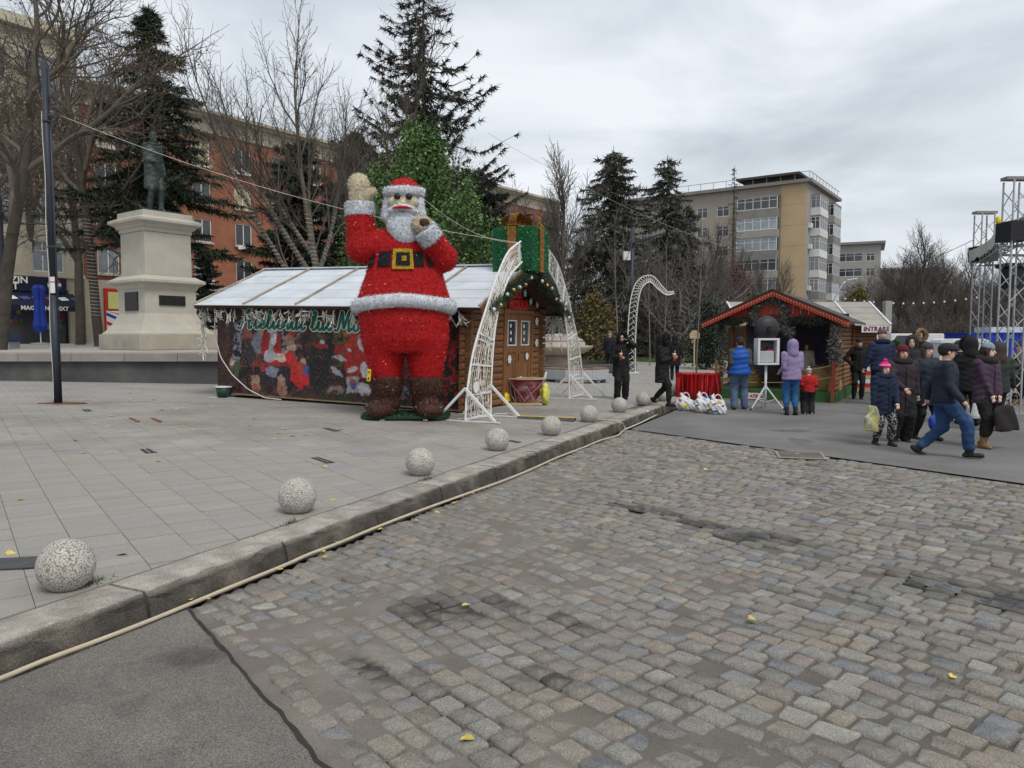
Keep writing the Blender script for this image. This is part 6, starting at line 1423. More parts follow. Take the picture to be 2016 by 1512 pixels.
# -- group at the photo frame
person('man in a bright blue padded vest with olive sleeves, seen from behind', g0(1455,806), 3.05, 1.76, (.055,.058,.045), (.075,.12,.20), (.03,.03,.032), hat=((.022,.022,.025),'beanie',None), hair=((.03,.022,.018),'short'), vest=(.008,.075,.36), hem=.86, scale_w=1.06, hl=(.24,-.12,.95), hr=(-.24,-.12,.95), fl=(.12,.05,.085), fr=(-.13,-.05,.085), loose=.012)
person('woman in a lilac hooded quilted jacket and blue jeans, seen from behind', g0(1557,817), 3.12, 1.70, (.26,.20,.36), (.02,.10,.27), BLK, hat=((.24,.185,.34),'hood'), puff=(.010,.12), hem=.82, hl=(.20,-.20,1.0), hr=(-.20,-.20,1.0), boots=.18)
person('small child in red jacket and black trousers with a pale bobble hat', g0(1590,815), 3.0, 1.05, (.36,.012,.012), (.013,.013,.014), (.45,.40,.40), hat=((.48,.40,.46),'beanie',(.55,.38,.42)), scale_w=1.28, hem=.84, loose=.03, hl=(.26,-.15,1.0), hr=(-.26,-.15,1.0))
# -- waiting men by the stall
person('man in black with a navy beanie, hands in pockets, by the stall wall', gd(1692,21.2), -.25, 1.72, (.012,.012,.013), (.016,.017,.02), BLK, hat=((.014,.018,.055),'beanie',None), hl=(.20,-.14,1.0), hr=(-.20,-.14,1.0), pl=(1,.2,-.3), pr=(-1,.2,-.3), hem=.80, collar=(BLK,.045), res=.018, hands=False)
person('tall man in a navy puffer jacket and grey beanie, seen from behind', gd(1737,19.4), 3.05, 1.94, (.012,.022,.058), BLK, BLK, hat=((.075,.08,.085),'beanie',None), puff=(.016,.11), hem=.80, scale_w=1.10, collar=((.012,.02,.05),.055), res=.018)
person('tall man with a tan fur-rimmed hood, facing the square', gd(1809,20.5), .1, 1.95, (.012,.012,.014), BLK, BLK, hat=((.03,.028,.025),'furhood',(.30,.21,.12)), hem=.75, res=.018, scale_w=1.05)
person('man in a charcoal hooded jacket looking down beside the fur-hooded man', gd(1796,16.2), -.5, 1.79, (.02,.022,.025), BLK, BLK, hat=((.02,.022,.024),'hood'), hem=.78, res=.016, skin='skin')
person('man in a dusty brown jacket and leather cap, turned away', gd(1889,15.6), 2.4, 1.71, (.13,.085,.08), BLK, BLK, hat=((.055,.045,.04),'cap'), hair=((.2,.19,.18),'short'), hem=.80, res=.017, glasses=True)
person('person in a black fur-hooded coat walking away with a pale bag', gd(1911,15.0), 2.9, 1.75, (.011,.011,.012), BLK, BLK, hat=((.011,.011,.012),'furhood',(.014,.013,.013)), hem=.68, res=.017, fl=(.10,-.12,.085), fr=(-.10,.14,.10), scale_w=1.08)
person('person in a dark green padded jacket and brown hood, seen from behind', gd(1966,14.0), 3.0, 1.66, (.020,.028,.026), BLK, BLK, hat=((.045,.036,.030),'hood'), puff=(.014,.12), hem=.76, res=.017, scale_w=1.08)
person('person in a grey printed sweatshirt and dark red cap by the stage tower', gd(2008,19.4), .2, 1.60, PRNT, BLK, (.26,.15,.07), hat=((.10,.02,.025),'beanie',None), hl=(.10,-.22,1.02), hr=(-.10,-.22,1.02), hem=.84, res=.017, boots=.15)
# -- the walking group in front
girl, hold['girl'] = person('girl in a navy coat and pink striped bobble hat', gd(1744,12.2), .10, 1.36, (.010,.018,.045), PATT, (.035,.018,.02), hat=((.62,.015,.17),'beanie',(.62,.015,.17),(.62,.38,.46)), hair=((.03,.02,.015),'long'), hem=.66, scale_w=1.12, hl=(.12,-.24,.88), hr=(-.24,-.06,.80), boots=.12, fl=(.11,-.10,.085), fr=(-.10,.06,.085), res=.012, skin='skin_pale', collar=(NVY,.05))
person('smiling woman in a burgundy knit hat and dark plum padded coat', gd(1778,12.65), -.05, 1.63, (.028,.018,.026), (.014,.013,.014), (.02,.019,.02), hat=((.085,.008,.018),'beanie',None), hair=((.05,.012,.016),'long'), hem=.52, puff=(.010,.14), scale_w=1.10, hr=(-.10,-.30,.98), hl=(.26,-.02,.78), pr=(-.7,.3,-.8), loose=.03, collar=((.02,.014,.018),.055), res=.012)
person('smiling woman in a grey beanie and dark navy coat behind the man in the cap', gd(1826,12.9), .25, 1.67, (.012,.019,.036), (.016,.017,.022), (.012,.012,.013), hat=((.045,.047,.055),'beanie',None), hair=((.06,.04,.03),'long'), hem=.62, puff=(.010,.12), boots=.2, fl=(.11,-.14,.085), fr=(-.10,.10,.085), res=.012, skin='skin_pale')
_, hold['cap'] = person('man in a dark flat cap, navy jacket and blue jeans striding past', gd(1864,11.05), 1.20, 1.74, (.010,.015,.030), JNS, (.010,.010,.011), hat=((.018,.019,.023),'cap'), hair=((.02,.016,.014),'short'), hem=.86, puff=(.008,.16), scale_w=1.10, fl=(.06,.27,.115), fr=(-.07,-.30,.10), drop=.05, hr=(-.30,-.16,.86), hl=(.28,.16,.84), boots=.08, loose=.006, glasses=True, res=.012, head=.25, kl=(0,-1,.2), kr=(0,-1,.1))
_, hold['purple'] = person('young woman in a purple padded coat and pale blue-grey beanie', gd(1945,11.95), .30, 1.68, (.050,.026,.052), (.011,.011,.012), (.25,.13,.055), hat=((.20,.25,.28),'beanie',None), hair=((.035,.022,.017),'long'), hem=.74, puff=(.013,.10), hl=(.08,-.20,.80), hr=(-.06,-.20,.80), boots=.22, fl=(.11,.10,.085), fr=(-.11,-.08,.085), collar=((.024,.018,.018),.065), res=.012, skin='skin_pale', head=.5, loose=.012)
# ---------------------------------------------------------------- bronze statue
person('bronze statue of a bearded man in a long frock coat', STATUE_BASE, .95, 2.98, BLK, BLK, BLK, hair=(BLK,'short'), beard=BLK, hem=.50, hl=(.23,-.04,.90), hr=(-.09,-.22,1.06), pl=(.2,.8,-1), pr=(-.25,.7,-1), allmat='bronze', name='bronze_statue', cat='statue', res=.016, tilt=.15, fl=(.10,-.10,.085), collar=(BLK,.03), scale_w=.92)
# ---------------------------------------------------------------- nativity figure in the stall
fg = so + sdx*2.25 + sdy*1.1
person('pale-robed nativity figure standing in the straw of the stall', (fg[0], fg[1], .28), SA-.2, 1.30, (.40,.38,.30), (.30,.28,.22), (.1,.06,.04), hat=((.10,.06,.04),'hood'), hem=.20, res=.02, name='nativity_figure', cat='figure')
fg = so + sdx*1.3 + sdy*1.3
person('dark-robed nativity figure standing behind the photo frame', (fg[0], fg[1], .28), SA+.3, 1.42, (.05,.03,.028), (.05,.03,.03), (.05,.03,.02), hat=((.06,.04,.035),'hood'), hem=.20, res=.02, name='nativity_figure', cat='figure')
# ================================================================== SANTA
SX, SY = -2.04, 14.28
sz0 = pz(SX, SY)
san = thing('santa_figure', 'giant red tinsel Santa waving one mitten on a green turf base', 'santa figure', (SX, SY, sz0), 0.06); san.scale = (.95,.95,.975)
rs = np.random.RandomState(12)
RED = [(.66,.008,.010),(.76,.014,.016),(.50,.005,.008),(.80,.04,.04)]; WHT = [(.60,.63,.68),(.72,.74,.78),(.50,.53,.58),(.80,.81,.84)]; CRM = [(.68,.62,.48),(.76,.70,.57),(.58,.52,.39)]; BRN = [(.085,.032,.022),(.14,.055,.035),(.05,.02,.014),(.22,.10,.06)]; BLKT = [(.012,.012,.016),(.03,.03,.04),(.006,.006,.008)]; GLDT = [(.55,.38,.03),(.68,.50,.06),(.42,.28,.02)]
def stuff_part(S, name, core, cols, n, L, W, parent=san, seed=0):
    V, F_ = S.mesh(); cmod = np.array(core)*(.85+.3*vnoise(V[:,0]*14, V[:,2]*14, 5))[:,None]; o = mesh_obj(name, V, F_, 'tinsel_core', parent, True, cmod)
    cmod2 = None
    if n: v, f, c = tinsel_on(V, [tuple(q) for q in F_], n, L, W, cols, rs); c = c*(.80+.28*np.sin(v[:,2:3]*2*math.pi/.085 + .6*np.sin(v[:,0:1]*5)))*(.8+.4*vnoise(v[:,0]*3, v[:,2]*3, 8)[:,None]); mesh_obj('tinsel', v, f, 'tinsel', o, False, c)['kind'] = 'stuff'
    return o
S = SDF((-1.2,-1.0,.7),(1.15,1.0,2.5),.035)                    # trousers
S.column([(1.30,.70,.48,.0,0),(1.55,.86,.58,-.02,0),(1.9,.90,.62,-.03,0),(2.2,.90,.60,-.03,0)], .05); S.cone((-.43,0,1.5),(-.41,0,.74),.44,.30,.06); S.cone((.41,0,1.5),(.40,0,.74),.44,.30,.06); S.cut_below(.73); stuff_part(S, 'trousers', (.36,.004,.006), RED, 15000, .045, .0055)
S = SDF((-1.5,-1.0,2.0),(1.4,1.0,4.4),.035)                    # jacket with sleeves
S.column([(2.12,.93,.62,-.03,0),(2.4,.90,.60,-.03,0),(2.75,.78,.53,-.02,0),(3.1,.66,.46,-.02,0),(3.4,.60,.42,-.03,0),(3.60,.46,.34,-.02,0),(3.72,.30,.25,0,0)], .06)
S.cone((-.45,0,3.42),(-.86,-.02,3.32),.27,.27,.12); S.cone((-.86,-.02,3.32),(-.88,-.04,3.92),.28,.27,.08)
S.cone((.45,0,3.42),(.78,-.10,3.13),.25,.25,.12); S.cone((.78,-.10,3.13),(.56,-.36,3.44),.25,.22,.08); stuff_part(S, 'jacket', (.36,.004,.006), RED, 21000, .045, .0055)
def torus_part(name, ring, r, core, cols, n, zr=None, seed=0):
    P = np.array(ring); S = SDF(P.min(0)-r-.06, P.max(0)+r+.06, .03)
    for p, q in zip(P, np.roll(P,-1,0)): S.cone(p, q, r, r, .03)
    return stuff_part(S, name, core, cols, n, .045, .0055)
torus_part('fur_hem', [(-.03+.93*math.cos(a), .62*math.sin(a), 2.24+.05*math.sin(a)*-1+ -.06*abs(math.cos(a))) for a in np.linspace(0,2*math.pi,40,False)], .125, (.54,.57,.62), WHT, 6000)
for nm, c_, d_, r_ in (('cuff',(-.88,-.04,3.98),(-.885,-.045,4.14),.285),('cuff',(.55,-.375,3.46),(.44,-.43,3.60),.235)):
    S = SDF(np.array(c_)-.5, np.array(d_)+.5, .03); S.cone(c_, d_, r_, r_*1.0, .02); u_ = unit(np.array(d_)-np.array(c_)); X, Y, Z = np.meshgrid(*S.ax, indexing='ij', sparse=True); t_ = (X-c_[0])*u_[0]+(Y-c_[1])*u_[1]+(Z-c_[2])*u_[2]; L_ = np.linalg.norm(np.array(d_)-np.array(c_)); S.v = np.maximum(S.v, np.maximum(-.05-t_, t_-L_-.05)); stuff_part(S, nm, (.54,.57,.62), WHT, 2600, .045, .0055)
S = SDF((-1.4,-.4,4.1),(-.3,.4,4.95),.03); S.cone((-.90,-.04,4.2),(-.90,-.04,4.50),.17,.19,.04); S.ell((-.90,-.04,4.56),(.205,.14,.19),.05); S.cone((-.80,-.05,4.26),(-.62,-.06,4.40),.09,.085,.04); stuff_part(S, 'mitten', (.5,.43,.30), CRM, 2600, .04, .005)
S = SDF((.1,-.9,3.4),(.9,0,4.1),.03); S.ell((.38,-.48,3.72),(.19,.17,.16),.04); S.ell((.27,-.47,3.80),(.08,.10,.07),.05); S.ell((.42,-.62,3.74),(.10,.10,.08),.03,sub=True); stuff_part(S, 'mitten', (.5,.43,.30), CRM, 1500, .04, .005)
b = MB(); sphere_mesh(b, (.42,-.58,3.73), (.11,.05,.07), 12, 8); tinselled('sack_knot', b, (.06,.025,.015), BRN, 250, .035, .005, san, rs, True)
S = SDF((-.6,-.7,3.55),(.6,.6,4.75),.028); S.cone((-.01,0,3.85),(-.01,0,4.28),.33,.345,.05); S.ell((-.01,-.26,4.17),(.30,.12,.14),.05); S.ell((-.01,-.40,4.13),(.06,.055,.05),.03); stuff_part(S, 'head', (.55,.48,.34), CRM, 3200, .035, .005)
S = SDF((-.7,-.8,3.2),(.7,.5,4.4),.03)                          # beard wraps the lower face
S.ell((-.01,-.20,3.72),(.33,.26,.34),.06); S.ell((.04,-.30,3.56),(.26,.18,.24),.06)
for sx in (-1,1): S.cone((sx*.30-.01,-.10,4.22),(sx*.33-.01,-.12,3.92),.10,.12,.05); S.cone((sx*.03-.01,-.40,4.06),(sx*.24-.01,-.34,4.00),.07,.06,.03)
stuff_part(S, 'beard', (.54,.57,.62), WHT, 4200, .045, .0055)
torus_part('hat_fur', [(-.01+.325*math.cos(a), .325*math.sin(a), 4.40+.03*math.sin(a)) for a in np.linspace(0,2*math.pi,26,False)], .088, (.54,.57,.62), WHT, 2600)
S = SDF((-.5,-.5,4.3),(.5,.5,4.85),.03); S.ell((-.01,.02,4.40),(.31,.31,.27),.02); S.cut_below(4.42); stuff_part(S, 'hat', (.40,.004,.006), RED, 1800, .045, .0055)
for x_ in (-.11,.12): b = MB(); sphere_mesh(b, (x_-.0,-.385,4.255), (.065,.04,.058), 14, 10); b.build('eye', 'black', san, True)
b = MB(); b.tube([(-.01+x_, -.47-.03*math.cos(x_*5), 4.005+.03-.5*x_*x_) for x_ in np.linspace(-.19,.19,9)], [.010,.018,.024,.026,.026,.026,.024,.018,.010], 8); tinselled('mouth', b, (.40,.004,.006), RED, 250, .03, .005, san, rs, True)
# belt pieces follow the chest
def belt(name, a0, a1, z0, z1, core, cols, n, off=.03):
    b = MB(); aa = np.linspace(a0, a1, 8); rx = lambda z: np.interp(z, [2.75,3.1,3.4],[.78,.66,.60])+off; ry = lambda z: np.interp(z, [2.75,3.1,3.4],[.53,.46,.42])+off
    V = [(-.02+rx(z)*math.sin(a), -ry(z)*math.cos(a), z) for z in (z0, z1) for a in aa]; m_ = len(aa); V += [(x*.93, y*.93, z) for x, y, z in V]
    Fc = [(i,i+1,m_+i+1,m_+i) for i in range(m_-1)] + [(m_*3+i,m_*3+i+1,m_*2+i+1,m_*2+i) for i in range(m_-1)] + [(i+m_, i+1+m_, i+1+3*m_, i+3*m_) for i in range(m_-1)] + [(i+2*m_, i+1+2*m_, i+1, i) for i in range(m_-1)]
    b.add(V, Fc); return tinselled(name, b, core, cols, n, .03, .005, san, rs)
for a0, a1 in ((-1.25,-.95),(-.74,-.32),(.34,.62),(.74,1.12)): belt('belt_piece', a0, a1, 2.94, 3.22, (.01,.01,.012), BLKT, 500)
belt('buckle', -.25, .30, 2.88, 3.26, (.42,.28,.02), GLDT, 1100, .045); belt('buckle_field', -.15, .21, 2.95, 3.19, (.01,.01,.012), BLKT, 500, .07); belt('buckle_tongue', .0, .12, 3.03, 3.12, (.42,.28,.02), GLDT, 150, .09)
for sx in (-1,1):
    S = SDF((sx*.40-.65,-1.1,.03),(sx*.40+.65,.6,1.0),.03); S.cone((sx*.39,0,.70),(sx*.38,.0,.30),.30,.25,.05); S.cone((sx*.39,0,.72),(sx*.39,0,.66),.34,.33,.05); S.ell((sx*.50,-.36,.19),(.27,.40,.17),.08); S.cut_below(.075); S.cut_above(.82); stuff_part(S, 'boot', (.055,.022,.015), BRN, 3600, .055, .006)
b = MB(); pts = [(.88*math.copysign(abs(math.cos(a))**.45, math.cos(a)), .62*math.copysign(abs(math.sin(a))**.45, math.sin(a))) for a in np.linspace(0,2*math.pi,40,False)]; b.slab(pts, .03, .085); tb_ = tinselled('turf_base', b, (.012,.045,.018), [(.012,.05,.02),(.02,.075,.03),(.008,.03,.012)], 6000, .035, .005, san, rs)
for sx in (-.42,.42): b = MB(); b.box(sx-.045,sx+.045,-.70,.6,0,.028); b.build('steel_tube', 'concrete_dark', san)
mat('warn_yellow', (.70,.52,.01), .5, .05, 4)
b = MB(); b.box(-.05,.05,-.004,.004,-.115,.115); sk = b.build('warning_sticker', 'warn_yellow', san, loc=(-.70,-.36,.86)); sk.rotation_euler = (-.12,0,-.75)
b = MB(); b.box(-.035,.035,-.007,-.005,.06,.075); b.box(-.035,.035,-.007,-.005,.035,.045); b.add([(-.032,-.006,-.09),(.032,-.006,-.09),(0,-.006,-.02)], [(0,1,2)]); b.build('sticker_mark', 'black', sk)
# ================================================================== SMALL THINGS
m = mat('terrazzo', (.47,.45,.41), .85, .14, 5, .6, 90, col2=(.33,.30,.26), s2=4, lo2=.52, hi2=.72, amt2=.6)
t_ = m.node_tree; vo = t_.nodes.new('ShaderNodeTexVoronoi'); vo.inputs['Scale'].default_value = 95; tcn = t_.nodes.new('ShaderNodeTexCoord'); t_.links.new(tcn.outputs['Object'], vo.inputs['Vector'])
mr = t_.nodes.new('ShaderNodeMapRange'); mr.inputs[1].default_value = .35; mr.inputs[2].default_value = .75; mr.inputs[3].default_value = 1.15; mr.inputs[4].default_value = .42; t_.links.new(vo.outputs['Distance'], mr.inputs[0])
b_ = t_.nodes['Principled BSDF']; lk = b_.inputs['Base Color'].links[0].from_socket; sc_ = t_.nodes.new('ShaderNodeVectorMath'); sc_.operation = 'SCALE'; t_.links.new(lk, sc_.inputs[0]); t_.links.new(mr.outputs[0], sc_.inputs[3]); t_.links.new(sc_.outputs[0], b_.inputs['Base Color'])
mat('lamp_navy', (.030,.036,.050), .5, .1, 3); mat('hose', (.47,.40,.30), .7, .12, 5, .2, 30); mat('wire_white', (.62,.60,.56), .6, .05, 5); mat('wire_dark', (.03,.03,.03), .6, 0, 1)
mat('green_bucket', (.015,.045,.038), .5, .3, 6); mat('steel_dark', (.06,.06,.062), .55, .3, 8); mat('rust', (.16,.06,.035), .9, .3, 6)
mat('bench_grey', (.40,.42,.44), .7, .1, 2); mat('bench_wood', (.20,.12,.08), .8, .2, 4); mat('parasol_blue', (.012,.04,.30), .6, .15, 5)
mat('plastic_white', (.62,.62,.64), .4, .1, 8, .5, 25); mat('fount', (.44,.38,.32), .85, .15, 1.5, .2, 30); mat('fount_pink', (.42,.35,.33), .9, .2, 2, .3, 20)
mat('car_white', (.60,.61,.62), .3, .05, 2); mat('car_red', (.25,.02,.02), .3, .05, 2); mat('car_blue', (.02,.06,.20), .3, .05, 2); mat('tyre', (.015,.015,.015), .8, .1, 5)
mat('frame_white', (.62,.63,.64), .4, .05, 4); mat('dome_black', (.022,.023,.026), .5, .15, 4, .1, 40); mat('pink_paint', (.6,.02,.16), .6, .05, 3)
# ---- stone balls along the kerb
LB = ['stone ball bollard by the dark drain plate', 'stone ball bollard next after the one by the drain plate', 'stone ball bollard with a tuft of weeds at its foot', 'fourth stone ball along the kerb from the drain plate', 'stone ball bollard in front of the near leg of the light arch',
      'stone ball bollard at the end of the cable ramp', 'stone ball bollard below the woman in glasses', 'stone ball bollard between the two women with cups', 'stone ball bollard behind the boots of the profile woman', 'stone ball bollard beside the red tinsel table']
BR = .172
bme = None
for i, (u, v) in enumerate([(117,1162),(579,1010),(823,936),(976,887),(1083,857),(1158,831),(1218,812),(1265,798),(1305,790),(1332,777)]):
    p = pave(u, v); q = p + np.array([0,0,BR-.025]); q[:2] += KD*.05
    if bme is None:
        b = MB(); sphere_mesh(b, (0,0,0), BR, 40, 24); V = np.concatenate(b.v); V[:,2] = np.maximum(V[:,2], -BR+.022); b.v = [V]; o = b.build('stone_ball', 'terrazzo', None, True); bme = o.data
    else: o = bpy.data.objects.new('stone_ball', bme); COL.objects.link(o)
    o.location = q; o.rotation_euler = (0,0,i*1.7); tag(o, LB[i], 'bollard', 'stone balls along the kerb')
# ---- lamp posts
p = pave(113, 794)
lp = thing('lamp_post', 'slim dark navy lamp post with camera cluster and paper notices beside the terrace', 'lamp post', p)
b = MB(); b.tube([(0,0,0),(0,0,2.3)], .066, 14); b.tube([(0,0,2.301),(0,0,7.1)], .056, 14); b.build('pole', 'lamp_navy', lp, True)
b = MB(); b.tube([(.065,.03,0),(.065,.03,7.0)], .024, 8); b.build('conduit', 'lamp_navy', lp, True)
for z in (3.3, 5.9): b = MB(); b.lathe([(.06,0),(.08,0),(.08,.03),(.06,.03)], 14, center=(0,0,z)); b.build('clamp', 'steel_dark', lp)
for (x_, z_, r_) in ((.20,6.42,.09),(.30,6.15,.075),(.18,6.02,.06)): b = MB(); b.tube([(x_-.10,-.02,z_),(x_,-.05,z_),(x_+.09,-.12,z_-.02)], [.03,r_,r_*.95], 10); b.build('floodlight', 'steel_dark', lp)
for (z_, h_) in ((2.46,.10),(2.58,.10),(2.34,.12)): b = MB(); b.box(-.01,.09,-.075,-.068,z_,z_+h_); b.build('paper_notice', 'snow_white', lp)
b = MB(); b.tube([(-.05+.012*math.sin(z*3),-.05,z) for z in np.linspace(.1,6.1,20)], .008, 5); b.build('cable', 'wire_white', lp)
b = MB(); b.slab([(.55*math.cos(a)+.1, .25*math.sin(a)) for a in np.linspace(0,6.28,9)[:-1]], .001, .006); b.build('rust_stain', 'rust', lp)
LAMP_TOP = np.array(p)+np.array([.12,-.05,6.1])
p = Dp(1243, 662, 35); lp2 = thing('lamp_post', 'dark lamp post with a white box and flat arm behind the curled ornament', 'lamp post', (p[0], p[1], .25))
b = MB(); b.tube([(0,0,0),(0,0,6.6)], .095, 10); b.build('pole', 'lamp_navy', lp2, True)
b = MB(); b.box(-.42,-.10,-.12,.12,5.1,5.5); b.build('white_box', 'frame_white', lp2)
b = MB(); b.obox((.0,0,5.9),(1.5,0,6.35),.5,.06); b.build('arm_panel', 'lamp_navy', lp2)
for u, d, lab in ((1660,60,'tall curved street lamp beyond the entrance hut'),):
    p = Dp(u, 662, d); l3 = thing('street_lamp', lab, 'street lamp', (p[0]-.9, p[1], 0)); b = MB(); b.tube([(0,0,0),(0,0,4.0),(.15,0,4.9),(.75,0,6.0),(1.1,0,6.3)], [.09,.08,.07,.06,.05], 8); b.build('pole', 'alu', l3, True); b = MB(); b.obox((1.05,0,6.28),(1.9,0,6.42),.22,.10); b.build('lamp_head', 'alu', l3, bevel=.02)
p = Dp(6, 662, 30); fl_ = thing('banner_pole', 'thick dark navy pole on a pale stone block at the terrace edge', 'pole', (p[0], p[1], TZ)); b = MB(); b.box(-.45,.45,-.35,.35,0,.28); b.build('stone_block', 'granite_light', fl_, bevel=.02); b = MB(); b.box(-.5,.5,-.4,.4,.282,.36); b.build('block_cap', 'parasol_blue', fl_); b = MB(); b.tube([(0,0,.361),(0,0,6.0)], .17, 12); b.build('pole', 'lamp_navy', fl_, True)
# ---- folded blue parasol in front of the shop
p = Dp(80, 662, 44); pr = thing('folded_parasol', 'folded bright blue parasol on a round base in front of the shop', 'parasol', (p[0], p[1], TZ)); b = MB(); b.tube([(0,0,.1),(0,0,1.0)], .035, 8); b.build('pole', 'white_metal', pr)
b = MB(); n = 16; V = []; 
for z, r in ((.75,.20),(1.1,.30),(1.7,.24),(2.6,.22),(3.3,.30),(3.5,.18)):
    for k in range(n): a = 2*math.pi*k/n; rr = r*(1+.28*(k % 2)); V.append((rr*math.cos(a), rr*math.sin(a), z))
b.add(V, [(i*n+k, i*n+(k+1) % n, (i+1)*n+(k+1) % n, (i+1)*n+k) for i in range(5) for k in range(n)] + [tuple(5*n+k for k in range(n))]); b.build('canopy', 'parasol_blue', pr)
b = MB(); b.lathe([(0,0),(.55,0),(.55,.09),(.1,.12)], 18); b.build('base', 'granite_light', pr)
# ---- hose, cable, ramp
def kp_(s, t, z): q = P2(s, t); return (q[0], q[1], z)
hz = [Zp(u, v, .022) for u, v in ((-400,1440),(-160,1372),(0,1326),(130,1285),(375,1190),(560,1112),(620,1086),(700,1053),(830,1000),(1000,944),(1080,908),(1140,884),(1185,866),(1218,857),(1230,846))]
hz += [np.array(Zp(1229,838,.10)), np.array(Zp(1222,832,.215)), np.array(Zp(1205,829,.222)), np.array(pave(1175,828))+np.array([0,0,.02]), np.array(pave(1140,829))+np.array([0,0,.02])]
hz = np.array(hz)
for i_h in range(15):
    t_h = (hz[i_h,:2]-K0) @ KP
    if t_h > -.075: hz[i_h,:2] -= KP*(t_h+.075)
tt = np.linspace(0, len(hz)-1, 130); hs_ = np.stack([np.interp(tt, np.arange(len(hz)), hz[:,k]) for k in range(3)], 1); ker = np.array([1,2,3,2,1])/9.; hp_ = np.pad(hs_, ((2,2),(0,0)), mode='edge'); hs_ = np.stack([np.convolve(hp_[:,k], ker, 'valid') for k in range(3)], 1); hs_[:,0] += .008*np.sin(np.arange(130)*.6)
b = MB(); b.tube(hs_, .0145, 8); o = b.build('beige_hose', 'hose', None, True); tag(o, 'long beige hose lying along the foot of the kerb and looping over it', 'hose')
b = MB(); wp = [Zp(u, v, .012) for u, v in ((1232,845),(1262,832),(1290,818),(1318,803),(1338,795))]; b.tube(wp, .012, 6); o = b.build('white_cable', 'wire_white'); tag(o, 'thin white cable running on along the kerb towards the plastic bags', 'cable')
b = MB(); wp = [np.array(pave(u, v))+np.array([0,0,.012]) for u, v in ((1022,823),(1000,815),(975,816),(960,822),(900,826))]; b.tube(wp, .012, 6); o = b.build('white_cable', 'wire_white'); tag(o, 'white cable from the cable ramp to the near leg of the arch', 'cable')
b = MB(); wp = [np.array(pave(u, v))+np.array([0,0,h_]) for u, v, h_ in ((428,782,2.2),(430,782,1.5),(440,783,.9),(475,786,.35),(520,789,.08),(560,790,.02),(600,789,.02))]; 
wl_ = AW[:2]-KD*.12; b = MB(); cab = []
for y_, z_ in ((6.70,2.2),(6.72,1.45),(6.55,.95),(6.2,.55),(5.7,.22),(5.2,.05),(4.7,.03)): q = AW[:2]-KD*.13+KP*y_; cab.append((q[0],q[1],pz(q[0],q[1])+z_))
tt = np.linspace(0,6,30); cab = np.array(cab); cab = np.stack([np.interp(tt, np.arange(7), cab[:,k]) for k in range(3)],1); b.tube(cab, .013, 6); o = b.build('white_cable', 'wire_white', None, True); tag(o, 'white cable hanging across the far end of the printed banner', 'cable')
a_, c_ = np.array(pave(1020,823)), np.array(pave(1132,829)); d_ = unit(c_-a_); r_ = thing('cable_ramp', 'low black cable ramp with a yellow edge in front of the arch', 'cable ramp', (a_+c_)/2, math.atan2(d_[1], d_[0])); L_ = np.linalg.norm(c_-a_)/2
b = MB(); V = [(x, y, z) for x in (-L_, L_) for y, z in ((-.13,0),(-.05,.05),(.05,.05),(.13,0))]; b.add(V, [(0,1,2,3)[::-1],(4,5,6,7),(0,4,5,1)[::-1],(1,5,6,2)[::-1],(2,6,7,3)[::-1]]); b.build('ramp_body', 'steel_dark', r_)
b = MB(); b.box(-L_,L_,-.03,.05,.051,.056); b.build('lid', 'warn_yellow', r_)
# ---- wires overhead
def sag(a, c, s_, n=24): return [np.array(a)*(1-t)+np.array(c)*t-np.array([0,0,4*s_*t*(1-t)]) for t in np.linspace(0,1,n)]
at = frame(1.2,-.74)+np.array([0,0,3.58])
b = MB(); b.tube(sag(LAMP_TOP, at, .35), .0045, 5); tag(b.build('light_cable', 'wire_white'), 'white cable sagging from the left lamp post to the light arch', 'cable')
b = MB(); b.tube(sag((SX+.33,SY-.0,sz0+4.2), at+np.array([0,0,.0]), .22), .004, 5); tag(b.build('light_cable', 'wire_white'), 'white cable from the head of Santa down to the light arch', 'cable')
b = MB(); b.tube(sag(Dp(960,262,38), Dp(1460,495,60), .6), .009, 4); tag(b.build('overhead_wire', 'wire_white'), 'thin overhead wire crossing the park trees towards the tan block', 'wire')
b = MB(); b.tube(sag(Dp(1700,520,120), Dp(1915,473,21.6), 1.2), .010, 4); tag(b.build('overhead_wire', 'wire_dark'), 'thin overhead wire running to the far stage tower', 'wire')
b = MB(); sp_ = sag(Dp(1655,585,60), Dp(1945,580,55), .5, 30); b.tube(sp_, .015, 4); 
lz = thing('bulb_garland', 'string of small white bulbs hung before the dark tree row', 'light string', sp_[0]); b.v = [np.concatenate(b.v)-sp_[0]]; b.build('cord', 'wire_dark', lz)
for k in range(1, 29, 2): b = MB(); sphere_mesh(b, sp_[k]-sp_[0]-np.array([0,0,.08]), .08, 6, 5); b.build('bulb', 'snow_white', lz)
# ---- bucket, basket, bags at the chalet
p = pave(441,782); bk = thing('paint_bucket', 'dark green metal bucket with white paint spill by the banner', 'bucket', p); b = MB(); b.lathe([(.15,0),(.185,.25)], 18); b.build('bucket_body', 'green_bucket', bk, True); b = MB(); b.lathe([(.16,.24),(.195,.24),(.195,.265),(.16,.265)], 18); b.build('rim', 'snow_white', bk); b = MB(); b.tube([(.19*math.cos(a),-.02-.05*math.sin(a),.24-.1*math.sin(a)) for a in np.linspace(0,math.pi,9)], .006, 4); b.build('handle', 'steel_dark', bk)
b = MB(); b.slab([(-.35,-.06),(-.1,-.12),(.3,-.10),(.25,-.02),(-.2,.02)], .001, .004); b.build('paint_spill', 'snow_white', bk)
p = pave(1036,796); bs_ = thing('wrapped_basket', 'large wicker basket of red things wrapped in clear film by the door', 'basket', p, CH_RZ-1.2)
